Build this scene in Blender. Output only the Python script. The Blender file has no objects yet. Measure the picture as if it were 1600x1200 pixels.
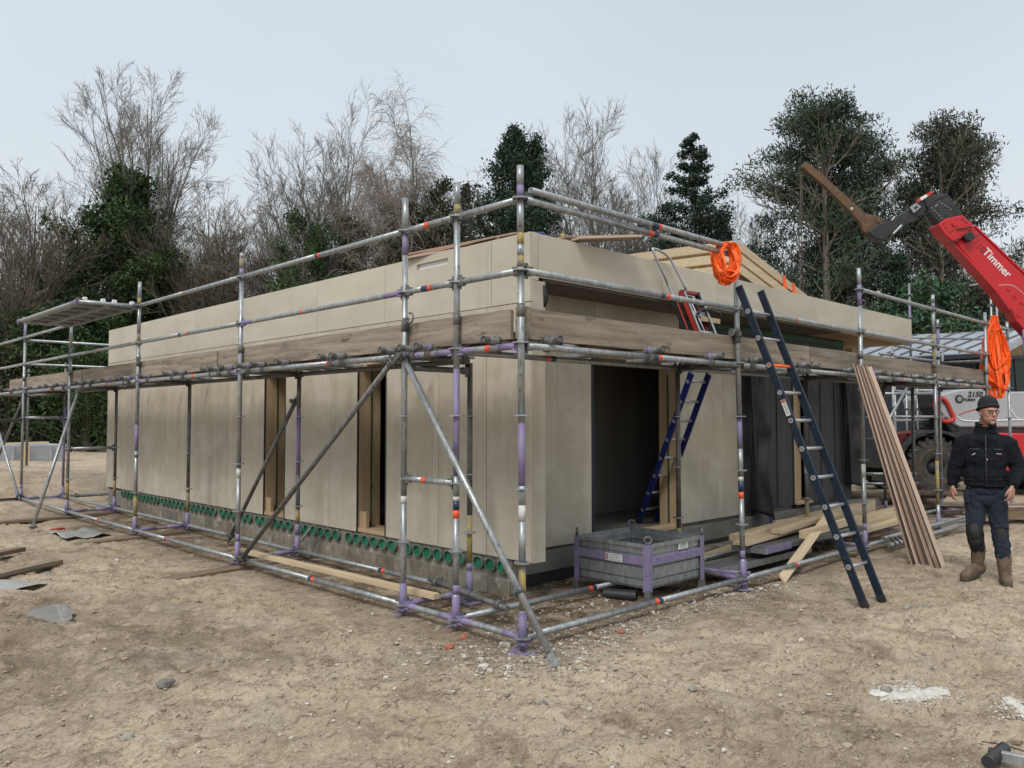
import bpy, math, random
import numpy as np
from mathutils import Vector, Matrix, Quaternion

R_ = math.radians
sc = bpy.context.scene
col = sc.collection
rnd = random.Random(7)

# ---------------------------------------------------------------- camera
CAM = Vector((-3.8757, -3.8935, 1.576))
AZ, PITCH, ROLL = math.pi/4 + 0.0155, 0.0435, -0.0005
F_ = Vector((math.cos(AZ)*math.cos(PITCH), math.sin(AZ)*math.cos(PITCH), math.sin(PITCH)))
RR = Vector((math.sin(AZ), -math.cos(AZ), 0.0))
UU = RR.cross(F_)
cd = bpy.data.cameras.new('camera')
cam = bpy.data.objects.new('camera', cd); col.objects.link(cam)
mw = Matrix((RR, UU, -F_)).transposed().to_4x4(); mw.translation = CAM
cam.matrix_world = mw
cd.sensor_width = 36.0; cd.lens = 1253.6/1600*36
cd.clip_start = 0.05; cd.clip_end = 900
sc.camera = cam

# ---------------------------------------------------------------- light
SUN_EL, SUN_AZ = R_(50), R_(203)          # direction to the sun, azimuth from +X
wd = bpy.data.worlds.new('World'); sc.world = wd; wd.use_nodes = True
nt = wd.node_tree; nt.nodes.clear()
N = nt.nodes.new; Lk = nt.links.new
wo = N('ShaderNodeOutputWorld'); bg = N('ShaderNodeBackground'); bg.inputs[1].default_value = 0.1
sky = N('ShaderNodeTexSky'); sky.sky_type = 'NISHITA'; sky.sun_disc = False
sky.sun_elevation = SUN_EL; sky.sun_rotation = math.pi/2 - SUN_AZ
sky.air_density = 1.0; sky.dust_density = 4.0
tc = N('ShaderNodeTexCoord'); sx = N('ShaderNodeSeparateXYZ'); Lk(tc.outputs['Generated'], sx.inputs[0])
cr = N('ShaderNodeValToRGB'); Lk(sx.outputs['Z'], cr.inputs[0])
e = cr.color_ramp.elements
e[0].position = 0.0; e[0].color = (7.8, 8.35, 8.8, 1)
e[1].position = 1.0; e[1].color = (12.5, 12.9, 13.2, 1)
k = cr.color_ramp.elements.new(0.22); k.color = (7.35, 8.0, 8.5, 1)
k = cr.color_ramp.elements.new(0.50); k.color = (6.55, 7.5, 8.25, 1)
ns = N('ShaderNodeTexNoise'); ns.inputs['Scale'].default_value = 1.6; ns.inputs['Detail'].default_value = 3
Lk(tc.outputs['Generated'], ns.inputs['Vector'])
mr = N('ShaderNodeMapRange'); Lk(ns.outputs['Fac'], mr.inputs[0])
mr.inputs[1].default_value = 0.3; mr.inputs[2].default_value = 0.7; mr.inputs[3].default_value = 0.94; mr.inputs[4].default_value = 1.05
mm = N('ShaderNodeVectorMath'); mm.operation = 'SCALE'; Lk(cr.outputs[0], mm.inputs[0]); Lk(mr.outputs[0], mm.inputs['Scale'])
mx = N('ShaderNodeMix'); mx.data_type = 'RGBA'; mx.inputs[0].default_value = 0.93
Lk(sky.outputs[0], mx.inputs[6]); Lk(mm.outputs[0], mx.inputs[7])
Lk(mx.outputs[2], bg.inputs[0]); Lk(bg.outputs[0], wo.inputs[0])
sl = bpy.data.lights.new('sun', 'SUN'); sl.energy = 2.0; sl.angle = R_(18); sl.color = (1.0, 0.955, 0.9)
so = bpy.data.objects.new('sun', sl); col.objects.link(so)
sd = Vector((math.cos(SUN_EL)*math.cos(SUN_AZ), math.cos(SUN_EL)*math.sin(SUN_AZ), math.sin(SUN_EL)))
so.rotation_euler = sd.to_track_quat('Z', 'Y').to_euler(); so.location = (-10, -5, 20)
sc.view_settings.view_transform = 'Standard'; sc.view_settings.look = 'None'
sc.view_settings.gamma = 1.0; sc.view_settings.exposure = 0.0; sc.view_settings.use_curve_mapping = False
sc.cycles.max_bounces = 6; sc.cycles.diffuse_bounces = 3; sc.cycles.glossy_bounces = 3
sc.cycles.transparent_max_bounces = 4; sc.cycles.caustics_reflective = False; sc.cycles.caustics_refractive = False

# ---------------------------------------------------------------- materials
def lin(c):
    return tuple(c) + (1.0,) if len(c) == 3 else c
def mat(name, c1, c2=None, rough=0.7, metal=0.0, scale=(6, 6, 6), detail=5, lo=0.35, hi=0.65, bump=0.0, bscale=None,
        c3=None, s3=(20, 20, 20), lo3=0.6, hi3=0.7, f3=1.0, spec=0.5, rnd_amt=0.0, bdist=0.01, distort=0.0, rough2=None,
        c4=None, s4=(1, 1, 1), lo4=0.5, hi4=0.7, coords='Object'):
    m = bpy.data.materials.new(name); m.use_nodes = True
    t = m.node_tree; b = t.nodes['Principled BSDF']; n = t.nodes.new; l = t.links.new
    b.inputs['Roughness'].default_value = rough; b.inputs['Metallic'].default_value = metal
    b.inputs['Specular IOR Level'].default_value = spec
    if c2 is None and c3 is None and not bump:
        b.inputs['Base Color'].default_value = lin(c1); return m
    tc = n('ShaderNodeTexCoord')
    oi = n('ShaderNodeObjectInfo')
    vadd = n('ShaderNodeVectorMath'); vadd.operation = 'ADD'; l(tc.outputs[coords], vadd.inputs[0])
    cmb = n('ShaderNodeVectorMath'); cmb.operation = 'SCALE'; cmb.inputs[0].default_value = (13.7, 7.1, 9.3)
    l(oi.outputs['Random'], cmb.inputs['Scale']); l(cmb.outputs[0], vadd.inputs[1])
    def noise(s, d=detail, dis=distort):
        mp = n('ShaderNodeMapping'); mp.inputs['Scale'].default_value = s; l(vadd.outputs[0], mp.inputs[0])
        x = n('ShaderNodeTexNoise'); x.inputs['Scale'].default_value = 1.0; x.inputs['Detail'].default_value = d
        x.inputs['Roughness'].default_value = 0.62; x.inputs['Distortion'].default_value = dis
        l(mp.outputs[0], x.inputs['Vector']); return x.outputs['Fac']
    def rng(src, a, b_, o0=0.0, o1=1.0):
        r = n('ShaderNodeMapRange'); l(src, r.inputs[0]); r.inputs[1].default_value = a; r.inputs[2].default_value = b_
        r.inputs[3].default_value = o0; r.inputs[4].default_value = o1; return r.outputs[0]
    def mixc(f, a, b_):
        x = n('ShaderNodeMix'); x.data_type = 'RGBA'; l(f, x.inputs[0])
        if isinstance(a, tuple): x.inputs[6].default_value = lin(a)
        else: l(a, x.inputs[6])
        if isinstance(b_, tuple): x.inputs[7].default_value = lin(b_)
        else: l(b_, x.inputs[7])
        return x.outputs[2]
    n1 = noise(scale)
    c = mixc(rng(n1, lo, hi), tuple(c1), tuple(c2 or c1))
    if c3 is not None: c = mixc(rng(noise(s3), lo3, hi3, 0.0, f3), c, tuple(c3))
    if c4 is not None: c = mixc(rng(noise(s4), lo4, hi4), c, tuple(c4))
    if rnd_amt:
        hs = n('ShaderNodeHueSaturation'); l(c, hs.inputs['Color']); l(rng(oi.outputs['Random'], 0, 1, 1-rnd_amt, 1+rnd_amt), hs.inputs['Value']); c = hs.outputs[0]
    l(c, b.inputs['Base Color'])
    if rough2 is not None: l(rng(n1, lo, hi, rough, rough2), b.inputs['Roughness'])
    if bump:
        bp = n('ShaderNodeBump'); bp.inputs['Strength'].default_value = bump; bp.inputs['Distance'].default_value = bdist
        l(noise(bscale or scale), bp.inputs['Height']); l(bp.outputs[0], b.inputs['Normal'])
    return m

M = {}
M['galv'] = mat('galvanised_steel', (.26, .28, .285), (.46, .48, .49), rough=.42, metal=.6, scale=(22, 22, 9), lo=.35, hi=.7, c3=(.11, .105, .10), s3=(35, 35, 18), lo3=.58, hi3=.72, bump=.15, bdist=.002, bscale=(60, 60, 60))
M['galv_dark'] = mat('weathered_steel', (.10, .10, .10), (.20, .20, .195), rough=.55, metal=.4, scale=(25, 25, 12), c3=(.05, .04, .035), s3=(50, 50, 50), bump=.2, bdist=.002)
M['purple'] = mat('worn_purple_paint', (.185, .145, .285), (.25, .205, .36), rough=.55, scale=(14, 14, 14), c3=(.21, .21, .22), s3=(28, 28, 18), lo3=.54, hi3=.60)
M['yellow'] = mat('worn_yellow_paint', (.40, .29, .05), (.30, .23, .07), rough=.6, scale=(20, 20, 20), c3=(.20, .20, .20), s3=(30, 30, 14), lo3=.48, hi3=.54)
M['orange_tape'] = mat('orange_band', (.85, .10, .03), (.7, .08, .03), rough=.5)
M['navy_tape'] = mat('navy_band', (.012, .03, .07), (.02, .05, .11), rough=.4)
M['white_tape'] = mat('white_band', (.62, .62, .6), (.45, .45, .44), rough=.5, scale=(30, 30, 30))
M['panel'] = mat('cement_bonded_panel', (.50, .45, .36), (.425, .38, .30), rough=.78, scale=(5, 5, .40), lo=.36, hi=.66,
                 c3=(.56, .52, .44), s3=(2.2, 2.2, 2.6), lo3=.48, hi3=.66, f3=.8, c4=(.385, .34, .265), s4=(11, 11, .30), lo4=.58, hi4=.80, bump=.2, bdist=.003, bscale=(40, 40, 40), rnd_amt=.05)
M['fascia'] = mat('smooth_cement_board', (.56, .51, .41), (.48, .435, .345), rough=.75, scale=(1.1, 1.1, 1.8), lo=.35, hi=.65, c3=(.60, .56, .47), s3=(.8, .8, 4.5), lo3=.5, hi3=.66, f3=.6, c4=(.40, .355, .285), s4=(5, 5, .9), lo4=.64, hi4=.85, bump=.15, bdist=.003, bscale=(40, 40, 40), rnd_amt=.04)
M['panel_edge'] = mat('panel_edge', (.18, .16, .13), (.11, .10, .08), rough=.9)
M['black'] = mat('black_membrane', (.012, .012, .013), (.022, .022, .024), rough=.62, scale=(5, 5, 5), bump=.35, bscale=(9, 9, 3), bdist=.02)
M['charcoal'] = mat('charcoal_board', (.032, .034, .037), (.05, .052, .055), rough=.7, scale=(10, 10, 1.2), c3=(.018, .018, .02), s3=(3, 3, 3), lo3=.55, hi3=.7, bump=.1)
M['interior'] = mat('dark_interior_board', (.34, .31, .27), (.27, .245, .21), rough=.9, scale=(3, 3, .6))
M['pine'] = mat('fresh_pine', (.66, .53, .36), (.56, .42, .26), rough=.65, scale=(1.6, 26, 26), lo=.35, hi=.65, c3=(.38, .24, .12), s3=(5, 14, 14), lo3=.68, hi3=.78, rnd_amt=.10, bump=.1, bdist=.002, bscale=(4, 60, 60))
M['jamb'] = mat('pine_jamb', (.50, .37, .23), (.42, .29, .17), rough=.65, scale=(24, 24, 1.5), c3=(.14, .09, .05), s3=(11, 11, 5), lo3=.69, hi3=.75, rnd_amt=.05)
M['old_wood'] = mat('weathered_plank', (.33, .275, .215), (.17, .135, .10), rough=.85, scale=(1.2, 18, 18), lo=.36, hi=.66, c3=(.075, .065, .055), s3=(4.5, 16, 16), lo3=.62, hi3=.72, rnd_amt=.12,
                    bump=.4, bdist=.004, bscale=(3, 50, 50), c4=(.13, .115, .10), s4=(1.2, 5, 5), lo4=.56, hi4=.72)
M['under_wood'] = mat('dark_plank', (.17, .12, .08), (.09, .07, .052), rough=.9, scale=(1.2, 22, 22), rnd_amt=.2, bump=.3, bdist=.004, bscale=(3, 50, 50))
M['sole_wood'] = mat('sole_board', (.27, .20, .135), (.17, .125, .085), rough=.9, scale=(1.5, 22, 22), c3=(.10, .075, .05), s3=(3, 9, 9), rnd_amt=.15, bump=.4, bdist=.004, bscale=(3, 40, 40))
M['red_wood'] = mat('reddish_board', (.40, .27, .20), (.30, .19, .135), rough=.7, scale=(1.5, 24, 24), rnd_amt=.18, bump=.15, bdist=.003, bscale=(3, 50, 50))
M['red_wood_light'] = mat('pale_board', (.56, .43, .34), (.47, .35, .265), rough=.7, scale=(1.5, 24, 24), rnd_amt=.1, bump=.15, bdist=.003)
M['dark_board'] = mat('dark_board_and_gap_shade', (.05, .04, .035), (.09, .065, .05), rough=.75, scale=(1.5, 24, 24), rnd_amt=.3)
M['concrete'] = mat('concrete', (.24, .23, .205), (.17, .16, .145), rough=.9, scale=(3, 3, 5), c3=(.10, .095, .085), s3=(7, 7, 12), lo3=.6, hi3=.72, bump=.35, bdist=.008, bscale=(30, 30, 30))
M['block'] = mat('concrete_block', (.25, .225, .18), (.155, .135, .105), rough=.95, scale=(9, 9, 9), c3=(.36, .33, .28), s3=(5, 5, 5), lo3=.55, hi3=.65, bump=.5, bdist=.006, bscale=(40, 40, 40), rnd_amt=.15)
M['bitumen'] = mat('bitumen', (.02, .02, .02), (.035, .034, .032), rough=.6, scale=(8, 8, 8), bump=.5, bdist=.01)
M['green'] = mat('green_plastic', (.022, .20, .105), (.012, .11, .062), rough=.5, scale=(20, 20, 20))
M['green_ring'] = mat('dusty_green_ring', (.15, .195, .155), (.10, .13, .10), rough=.8, scale=(30, 30, 30))
M['green_strip'] = mat('green_strip', (.02, .10, .04), (.012, .06, .025), rough=.6)
M['navy'] = mat('dark_blue_ladder_paint', (.004, .016, .036), (.003, .011, .025), rough=.5, scale=(10, 10, 3), c3=(.03, .06, .08), s3=(30, 30, 30))
M['blue'] = mat('royal_blue_ladder_paint', (.010, .022, .17), (.012, .02, .11), rough=.4, scale=(10, 10, 3))
M['alu'] = mat('aluminium', (.50, .51, .52), (.38, .39, .40), rough=.42, metal=.55, scale=(20, 20, 20))
M['alu_deck'] = mat('aluminium_deck', (.36, .38, .40), (.27, .285, .30), rough=.45, metal=.4, scale=(8, 8, 8))
M['rust'] = mat('rusty_steel', (.16, .09, .045), (.09, .06, .04), rough=.7, metal=.2, scale=(8, 8, 8), c3=(.28, .17, .08), s3=(14, 14, 14))
M['red'] = mat('red_machine_paint', (.55, .018, .022), (.48, .016, .02), rough=.34, scale=(3, 3, 3), c3=(.40, .03, .03), s3=(9, 9, 9), lo3=.62, hi3=.75, f3=.6)
M['dkred'] = mat('dark_red_print', (.14, .015, .015), rough=.5)
M['dark_red'] = mat('dark_red_plastic', (.20, .02, .02), rough=.5)
M['redplastic'] = mat('red_plastic', (.52, .05, .035), (.42, .04, .03), rough=.45)
M['blackp'] = mat('black_plastic', (.018, .018, .02), (.03, .03, .032), rough=.5, scale=(12, 12, 12))
M['blackm'] = mat('black_machine_steel', (.022, .023, .026), (.045, .045, .048), rough=.5, metal=.2, scale=(6, 6, 6))
M['greyp'] = mat('silver_grey_panel', (.40, .41, .425), (.34, .35, .365), rough=.38, scale=(2, 2, 2), c3=(.25, .25, .25), s3=(4, 4, 7), lo3=.6, hi3=.8, f3=.5)
M['white'] = mat('white_paint', (.75, .75, .75), (.68, .68, .68), rough=.5)
M['rubber'] = mat('tyre_rubber', (.028, .027, .026), (.06, .055, .048), rough=.85, scale=(7, 7, 7), c3=(.12, .10, .08), s3=(12, 12, 12), lo3=.58, hi3=.75, f3=.6, bump=.2)
M['glass'] = mat('tinted_cab_glass', (.01, .025, .022), rough=.08)
M['orange'] = mat('fluorescent_orange_web', (1.0, .17, .02), (.95, .11, .012), rough=.6, scale=(20, 20, 20))
M['roofmetal'] = mat('pale_zinc_roof', (.46, .50, .56), (.40, .44, .50), rough=.4, metal=.3, scale=(1.2, 1.2, 1.2))
M['navywall'] = mat('dark_blue_grey_wall', (.018, .022, .035), (.028, .033, .046), rough=.8, scale=(3, 3, 1))
M['greywall'] = mat('pale_grey_steel', (.40, .42, .45), (.33, .35, .37), rough=.6, scale=(1.5, 1.5, 3), rnd_amt=.05)
M['paper'] = mat('white_sticker', (.72, .72, .70), (.6, .6, .6), rough=.5, scale=(40, 40, 40))
M['redprint'] = mat('red_print', (.45, .12, .08), rough=.5)
M['greenprint'] = mat('green_print', (.08, .42, .14), rough=.5)
M['greyprint'] = mat('grey_print', (.25, .25, .26), rough=.5)
M['bark'] = mat('brown_bark', (.10, .082, .066), (.17, .145, .12), rough=.95, scale=(6, 6, 2))
M['bark_grey'] = mat('grey_bark', (.13, .12, .105), (.21, .195, .17), rough=.95, scale=(6, 6, 2), c3=(.14, .16, .09), s3=(2, 2, 2), lo3=.5, hi3=.7)
M['bark_pine'] = mat('pine_bark', (.14, .12, .098), (.22, .19, .155), rough=.95, scale=(9, 9, 3), bump=.6, bdist=.03, c3=(.15, .17, .10), s3=(1.5, 1.5, .7), lo3=.5, hi3=.68)
M['twig'] = mat('grey_brown_twigs', (.15, .13, .112), (.215, .19, .168), rough=.95, scale=(1, 1, 1))
M['twig_birch'] = mat('reddish_grey_twigs', (.235, .195, .17), (.30, .26, .235), rough=.95, scale=(1, 1, 1))
M['thicket'] = mat('brown_thicket_twigs', (.115, .092, .066), (.19, .16, .115), rough=.95, scale=(.6, .6, .6))
def leafmat(name, a, b, s=1.0, c=None):
    m = mat(name, a, b, rough=.7, scale=(s, s, s), detail=3, lo=.38, hi=.62, c3=c or b, s3=(s*4, s*4, s*4), lo3=.55, hi3=.7, spec=.25)
    return m
M['leaf_ivy'] = leafmat('ivy_leaves', (.022, .050, .018), (.045, .085, .026), 1.2, (.075, .11, .03))
M['leaf_cypress'] = leafmat('cypress_foliage', (.018, .040, .024), (.034, .062, .034), 1.0, (.05, .08, .045))
M['leaf_fir'] = leafmat('fir_needles', (.016, .036, .024), (.034, .058, .040), 1.0, (.055, .08, .06))
M['leaf_pine'] = leafmat('pine_needles', (.034, .056, .036), (.055, .082, .052), .8, (.085, .11, .07))
M['leaf_brown'] = leafmat('browning_needles', (.048, .052, .034), (.038, .054, .034), .9, (.09, .07, .045))
M['leaf_yew'] = leafmat('yew_foliage', (.034, .046, .020), (.06, .064, .028), 1.0, (.09, .075, .04))
M['leaf_laurel'] = leafmat('laurel_leaves', (.03, .075, .035), (.06, .115, .055), 1.5, (.13, .19, .12))
# person
M['skin'] = mat('skin', (.46, .25, .185), (.40, .20, .15), rough=.55, scale=(14, 14, 14))
M['lips'] = mat('lips', (.32, .13, .11), rough=.5)
M['jacket'] = mat('black_work_jacket', (.006, .008, .012), (.012, .014, .019), rough=.95, spec=.2, scale=(9, 9, 9), bump=.5, bdist=.012, bscale=(11, 11, 7))
M['jeans'] = mat('dark_denim', (.006, .011, .022), (.013, .021, .036), rough=.9, scale=(8, 8, 8), bump=.5, bdist=.012, bscale=(10, 10, 14))
M['kneepad'] = mat('black_knee_pocket', (.010, .010, .012), (.035, .032, .030), rough=.8, scale=(9, 9, 9), bump=.3)
M['boot'] = mat('brown_leather_boot', (.10, .066, .042), (.165, .12, .082), rough=.75, scale=(12, 12, 12), bump=.3, bdist=.006)
M['sole'] = mat('boot_sole', (.05, .045, .038), (.10, .085, .065), rough=.9)
M['wool'] = mat('black_knit_wool', (.010, .010, .012), (.018, .018, .020), rough=.95, bump=.6, bdist=.006, bscale=(120, 120, 25))
M['foam'] = mat('white_powder', (.62, .60, .56), (.45, .42, .36), rough=.95, scale=(22, 22, 22), bump=.6, bdist=.02)
M['puddle'] = mat('milky_puddle', (.34, .335, .32), (.27, .26, .24), rough=.04, scale=(5, 5, 5))
M['sheet'] = mat('grey_plastic_sheet', (.40, .40, .39), (.30, .29, .27), rough=.4, scale=(5, 5, 5))
M['stone'] = mat('grey_stone', (.30, .275, .24), (.19, .17, .15), rough=.9, scale=(25, 25, 25), rnd_amt=.3)
M['brick'] = mat('brick_fragment', (.45, .15, .08), (.36, .12, .07), rough=.9, scale=(25, 25, 25))

# ---------------------------------------------------------------- mesh helpers
OFF = {}                                     # object name -> world offset of the thing's origin
def off_of(p):
    return OFF.get(p.name, Vector((0, 0, 0))) if p is not None else Vector((0, 0, 0))
def tag(o, label=None, cat=None, group=None, kind=None):
    if label: o['label'] = label
    if cat: o['category'] = cat
    if group: o['group'] = group
    if kind: o['kind'] = kind
    return o
def thing(name, loc, label, cat, group=None):
    o = bpy.data.objects.new(name, None); col.objects.link(o); o.location = loc
    o.empty_display_size = .2
    OFF[o.name] = Vector(loc); return tag(o, label, cat, group)

class MB:
    def __init__(s): s.v = []; s.f = []; s.m = []; s.sm = []
    def add(s, vs, fs, mi=0, smooth=False):
        b = len(s.v); s.v.extend([tuple(x) for x in vs])
        for f in fs: s.f.append(tuple(b+i for i in f)); s.m.append(mi); s.sm.append(smooth)
        return s
    def hexa(s, c, mi=0):                    # 8 corners, bottom 0-3, top 4-7
        return s.add(c, [(3, 2, 1, 0), (4, 5, 6, 7), (0, 1, 5, 4), (1, 2, 6, 5), (2, 3, 7, 6), (3, 0, 4, 7)], mi)
    def box(s, lo, hi, mi=0):
        x0, y0, z0 = lo; x1, y1, z1 = hi
        return s.hexa([(x0, y0, z0), (x1, y0, z0), (x1, y1, z0), (x0, y1, z0), (x0, y0, z1), (x1, y0, z1), (x1, y1, z1), (x0, y1, z1)], mi)
    def bar(s, p0, p1, w, h, up=(0, 0, 1), mi=0):
        p0 = Vector(p0); p1 = Vector(p1); d = (p1-p0).normalized(); up = Vector(up)
        a = d.cross(up)
        if a.length < 1e-4: a = d.cross(Vector((1, 0, 0)))
        a.normalize(); b = a.cross(d).normalized(); a = a*w/2; b = b*h/2
        return s.hexa([p0-a-b, p0+a-b, p1+a-b, p1-a-b, p0-a+b, p0+a+b, p1+a+b, p1-a+b], mi)
    def tube(s, p0, p1, r, n=10, mi=0, r1=None, cap=True):
        return s.poly([p0, p1], [r, r if r1 is None else r1], n, mi, cap)
    def poly(s, pts, rad, n=8, mi=0, cap=True, closed=False):
        pts = [Vector(p) for p in pts]; k = len(pts)
        if not isinstance(rad, (list, tuple)): rad = [rad]*k
        vs = []; prev = None
        for i, p in enumerate(pts):
            if closed: d = pts[(i+1) % k]-pts[i-1]
            else: d = pts[min(i+1, k-1)]-pts[max(i-1, 0)]
            d.normalize()
            if prev is None:
                a = d.cross(Vector((0, 0, 1)))
                if a.length < 1e-3: a = d.cross(Vector((1, 0, 0)))
            else:
                a = prev - d*prev.dot(d)
            a.normalize(); prev = a; b = d.cross(a)
            for j in range(n):
                t = 2*math.pi*j/n; vs.append(p+(a*math.cos(t)+b*math.sin(t))*rad[i])
        fs = []
        kk = k if closed else k-1
        for i in range(kk):
            i2 = (i+1) % k
            for j in range(n):
                fs.append((i*n+j, i*n+(j+1) % n, i2*n+(j+1) % n, i2*n+j))
        s.add(vs, fs, mi, True)
        if cap and not closed:
            b0 = len(s.v)-len(vs)
            s.f.append(tuple(b0+j for j in reversed(range(n)))); s.m.append(mi); s.sm.append(False)
            s.f.append(tuple(b0+(k-1)*n+j for j in range(n))); s.m.append(mi); s.sm.append(False)
        return s
    def prism(s, poly2, f, t0, t1, mi=0):    # f(a,b,t) maps an outline and a depth to space
        n = len(poly2)
        vs = [f(a, b, t0) for a, b in poly2]+[f(a, b, t1) for a, b in poly2]
        fs = [tuple(range(n)), tuple(reversed(range(n, 2*n)))]+[(i, i+n, (i+1) % n+n, (i+1) % n) for i in range(n)]
        return s.add(vs, fs, mi)
    def build(s, name, mats, parent=None, origin=None, bevel=0.0, kind=None, fixn=True):
        if not isinstance(mats, (list, tuple)): mats = [mats]
        me = bpy.data.meshes.new(name)
        o0 = off_of(parent) if parent is not None else Vector(origin or (0, 0, 0))
        me.from_pydata([(x[0]-o0.x, x[1]-o0.y, x[2]-o0.z) for x in s.v], [], s.f)
        for m_ in mats: me.materials.append(M[m_] if isinstance(m_, str) else m_)
        me.polygons.foreach_set('material_index', s.m); me.polygons.foreach_set('use_smooth', s.sm)
        if fixn:
            import bmesh
            bm = bmesh.new(); bm.from_mesh(me); bmesh.ops.recalc_face_normals(bm, faces=bm.faces); bm.to_mesh(me); bm.free()
        o = bpy.data.objects.new(name, me); col.objects.link(o)
        if parent is not None: o.parent = parent; OFF[o.name] = o0.copy()
        else: o.location = o0; OFF[o.name] = o0.copy()
        if bevel:
            b = o.modifiers.new('bevel', 'BEVEL'); b.width = bevel; b.segments = 1; b.limit_method = 'ANGLE'
        if kind: o['kind'] = kind
        return o
def npmesh(name, V, Fq, mats, parent=None, origin=None, smooth=False, mi=None, kind=None):
    """V (n,3) float array, Fq (m,k) int array"""
    o0 = off_of(parent) if parent is not None else Vector(origin or (0, 0, 0))
    V = np.asarray(V, dtype=np.float32)-np.array(o0, dtype=np.float32); Fq = np.asarray(Fq, dtype=np.int32)
    me = bpy.data.meshes.new(name); k = Fq.shape[1]; m_ = Fq.shape[0]
    me.vertices.add(len(V)); me.vertices.foreach_set('co', V.ravel())
    me.loops.add(m_*k); me.loops.foreach_set('vertex_index', Fq.ravel())
    me.polygons.add(m_); me.polygons.foreach_set('loop_start', np.arange(0, m_*k, k, dtype=np.int32))
    me.polygons.foreach_set('loop_total', np.full(m_, k, dtype=np.int32))
    for q in (mats if isinstance(mats, (list, tuple)) else [mats]): me.materials.append(M[q] if isinstance(q, str) else q)
    me.polygons.foreach_set('use_smooth', np.full(m_, smooth, dtype=bool))
    if mi is not None: me.polygons.foreach_set('material_index', np.asarray(mi, dtype=np.int32))
    me.update(calc_edges=True); me.validate()
    o = bpy.data.objects.new(name, me); col.objects.link(o)
    if parent is not None: o.parent = parent
    else: o.location = o0
    OFF[o.name] = o0.copy()
    if kind: o['kind'] = kind
    return o
def plank(name, p0, p1, w, t, m, up=(0, 0, 1), parent=None, seg=10, jit=0.0, bow=0.0, seed=0, bevel=.002):
    """board in its own frame: X along, Y width, Z thickness; grain follows X"""
    p0 = Vector(p0); p1 = Vector(p1); L = (p1-p0).length
    x = (p1-p0).normalized(); z = Vector(up); z = (z-x*z.dot(x)).normalized(); y = z.cross(x)
    r = random.Random(seed*97+int(L*1000)); vs = []; fs = []
    for i in range(seg+1):
        u = L*i/seg; b = bow*math.sin(math.pi*i/seg)
        for (a, c) in ((-1, -1), (1, -1), (1, 1), (-1, 1)):
            vs.append((u+(r.uniform(-1, 1)*jit if i in (0, seg) else 0), a*w/2+r.uniform(-jit, jit), c*t/2+b+r.uniform(-jit, jit)*.4))
    for i in range(seg):
        for j in range(4): fs.append((i*4+j, i*4+(j+1) % 4, i*4+4+(j+1) % 4, i*4+4+j))
    fs.append((3, 2, 1, 0)); fs.append(tuple(seg*4+j for j in range(4)))
    me = bpy.data.meshes.new(name); me.from_pydata(vs, [], fs); me.materials.append(M[m])
    o = bpy.data.objects.new(name, me); col.objects.link(o)
    mw = Matrix((x, y, z)).transposed().to_4x4(); mw.translation = p0 - (off_of(parent) if parent is not None else Vector((0, 0, 0)))
    if parent is not None: o.parent = parent
    o.matrix_local = mw
    if bevel:
        b = o.modifiers.new('bevel', 'BEVEL'); b.width = bevel; b.segments = 1; b.limit_method = 'ANGLE'
    OFF[o.name] = p0.copy()
    return o
def text_obj(name, txt, x, y, origin, size, m, parent, align='CENTER', depth=.003, shear=0.0, bold=0.0):
    cu = bpy.data.curves.new(name, 'FONT'); cu.body = txt; cu.size = size; cu.align_x = align; cu.align_y = 'CENTER'
    cu.extrude = depth; cu.shear = shear; cu.offset = bold
    to = bpy.data.objects.new(name, cu); col.objects.link(to)
    dg = bpy.context.evaluated_depsgraph_get(); me = bpy.data.meshes.new_from_object(to.evaluated_get(dg))
    bpy.data.objects.remove(to)
    me.materials.clear(); me.materials.append(M[m])
    o = bpy.data.objects.new(name, me); col.objects.link(o)
    x = Vector(x).normalized(); y = Vector(y); y = (y-x*y.dot(x)).normalized(); z = x.cross(y)
    mw = Matrix((x, y, z)).transposed().to_4x4(); mw.translation = Vector(origin)-off_of(parent)
    o.parent = parent; o.matrix_local = mw; return o

# numpy value noise
def _h(ix, iy, seed):
    n = (ix.astype(np.int64)*374761393+iy.astype(np.int64)*668265263+seed*1442695041) & 0xffffffff
    n = ((n ^ (n >> 13))*1274126177) & 0xffffffff
    return ((n ^ (n >> 16)) & 0xffff)/65535.0
def vnoise(x, y, seed=0):
    ix = np.floor(x); iy = np.floor(y); fx = x-ix; fy = y-iy
    fx = fx*fx*fx*(fx*(fx*6-15)+10); fy = fy*fy*fy*(fy*(fy*6-15)+10)
    a = _h(ix, iy, seed); b = _h(ix+1, iy, seed); c = _h(ix, iy+1, seed); d = _h(ix+1, iy+1, seed)
    return (a+(b-a)*fx)*(1-fy)+(c+(d-c)*fx)*fy-.5
def fbm(x, y, seed=0, octv=4, gain=.5):
    s = 0; a = 1.0
    for i in range(octv):
        s = s+a*vnoise(x, y, seed+i*17); x = x*2.03+5.1; y = y*2.03+1.7; a *= gain
    return s
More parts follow.
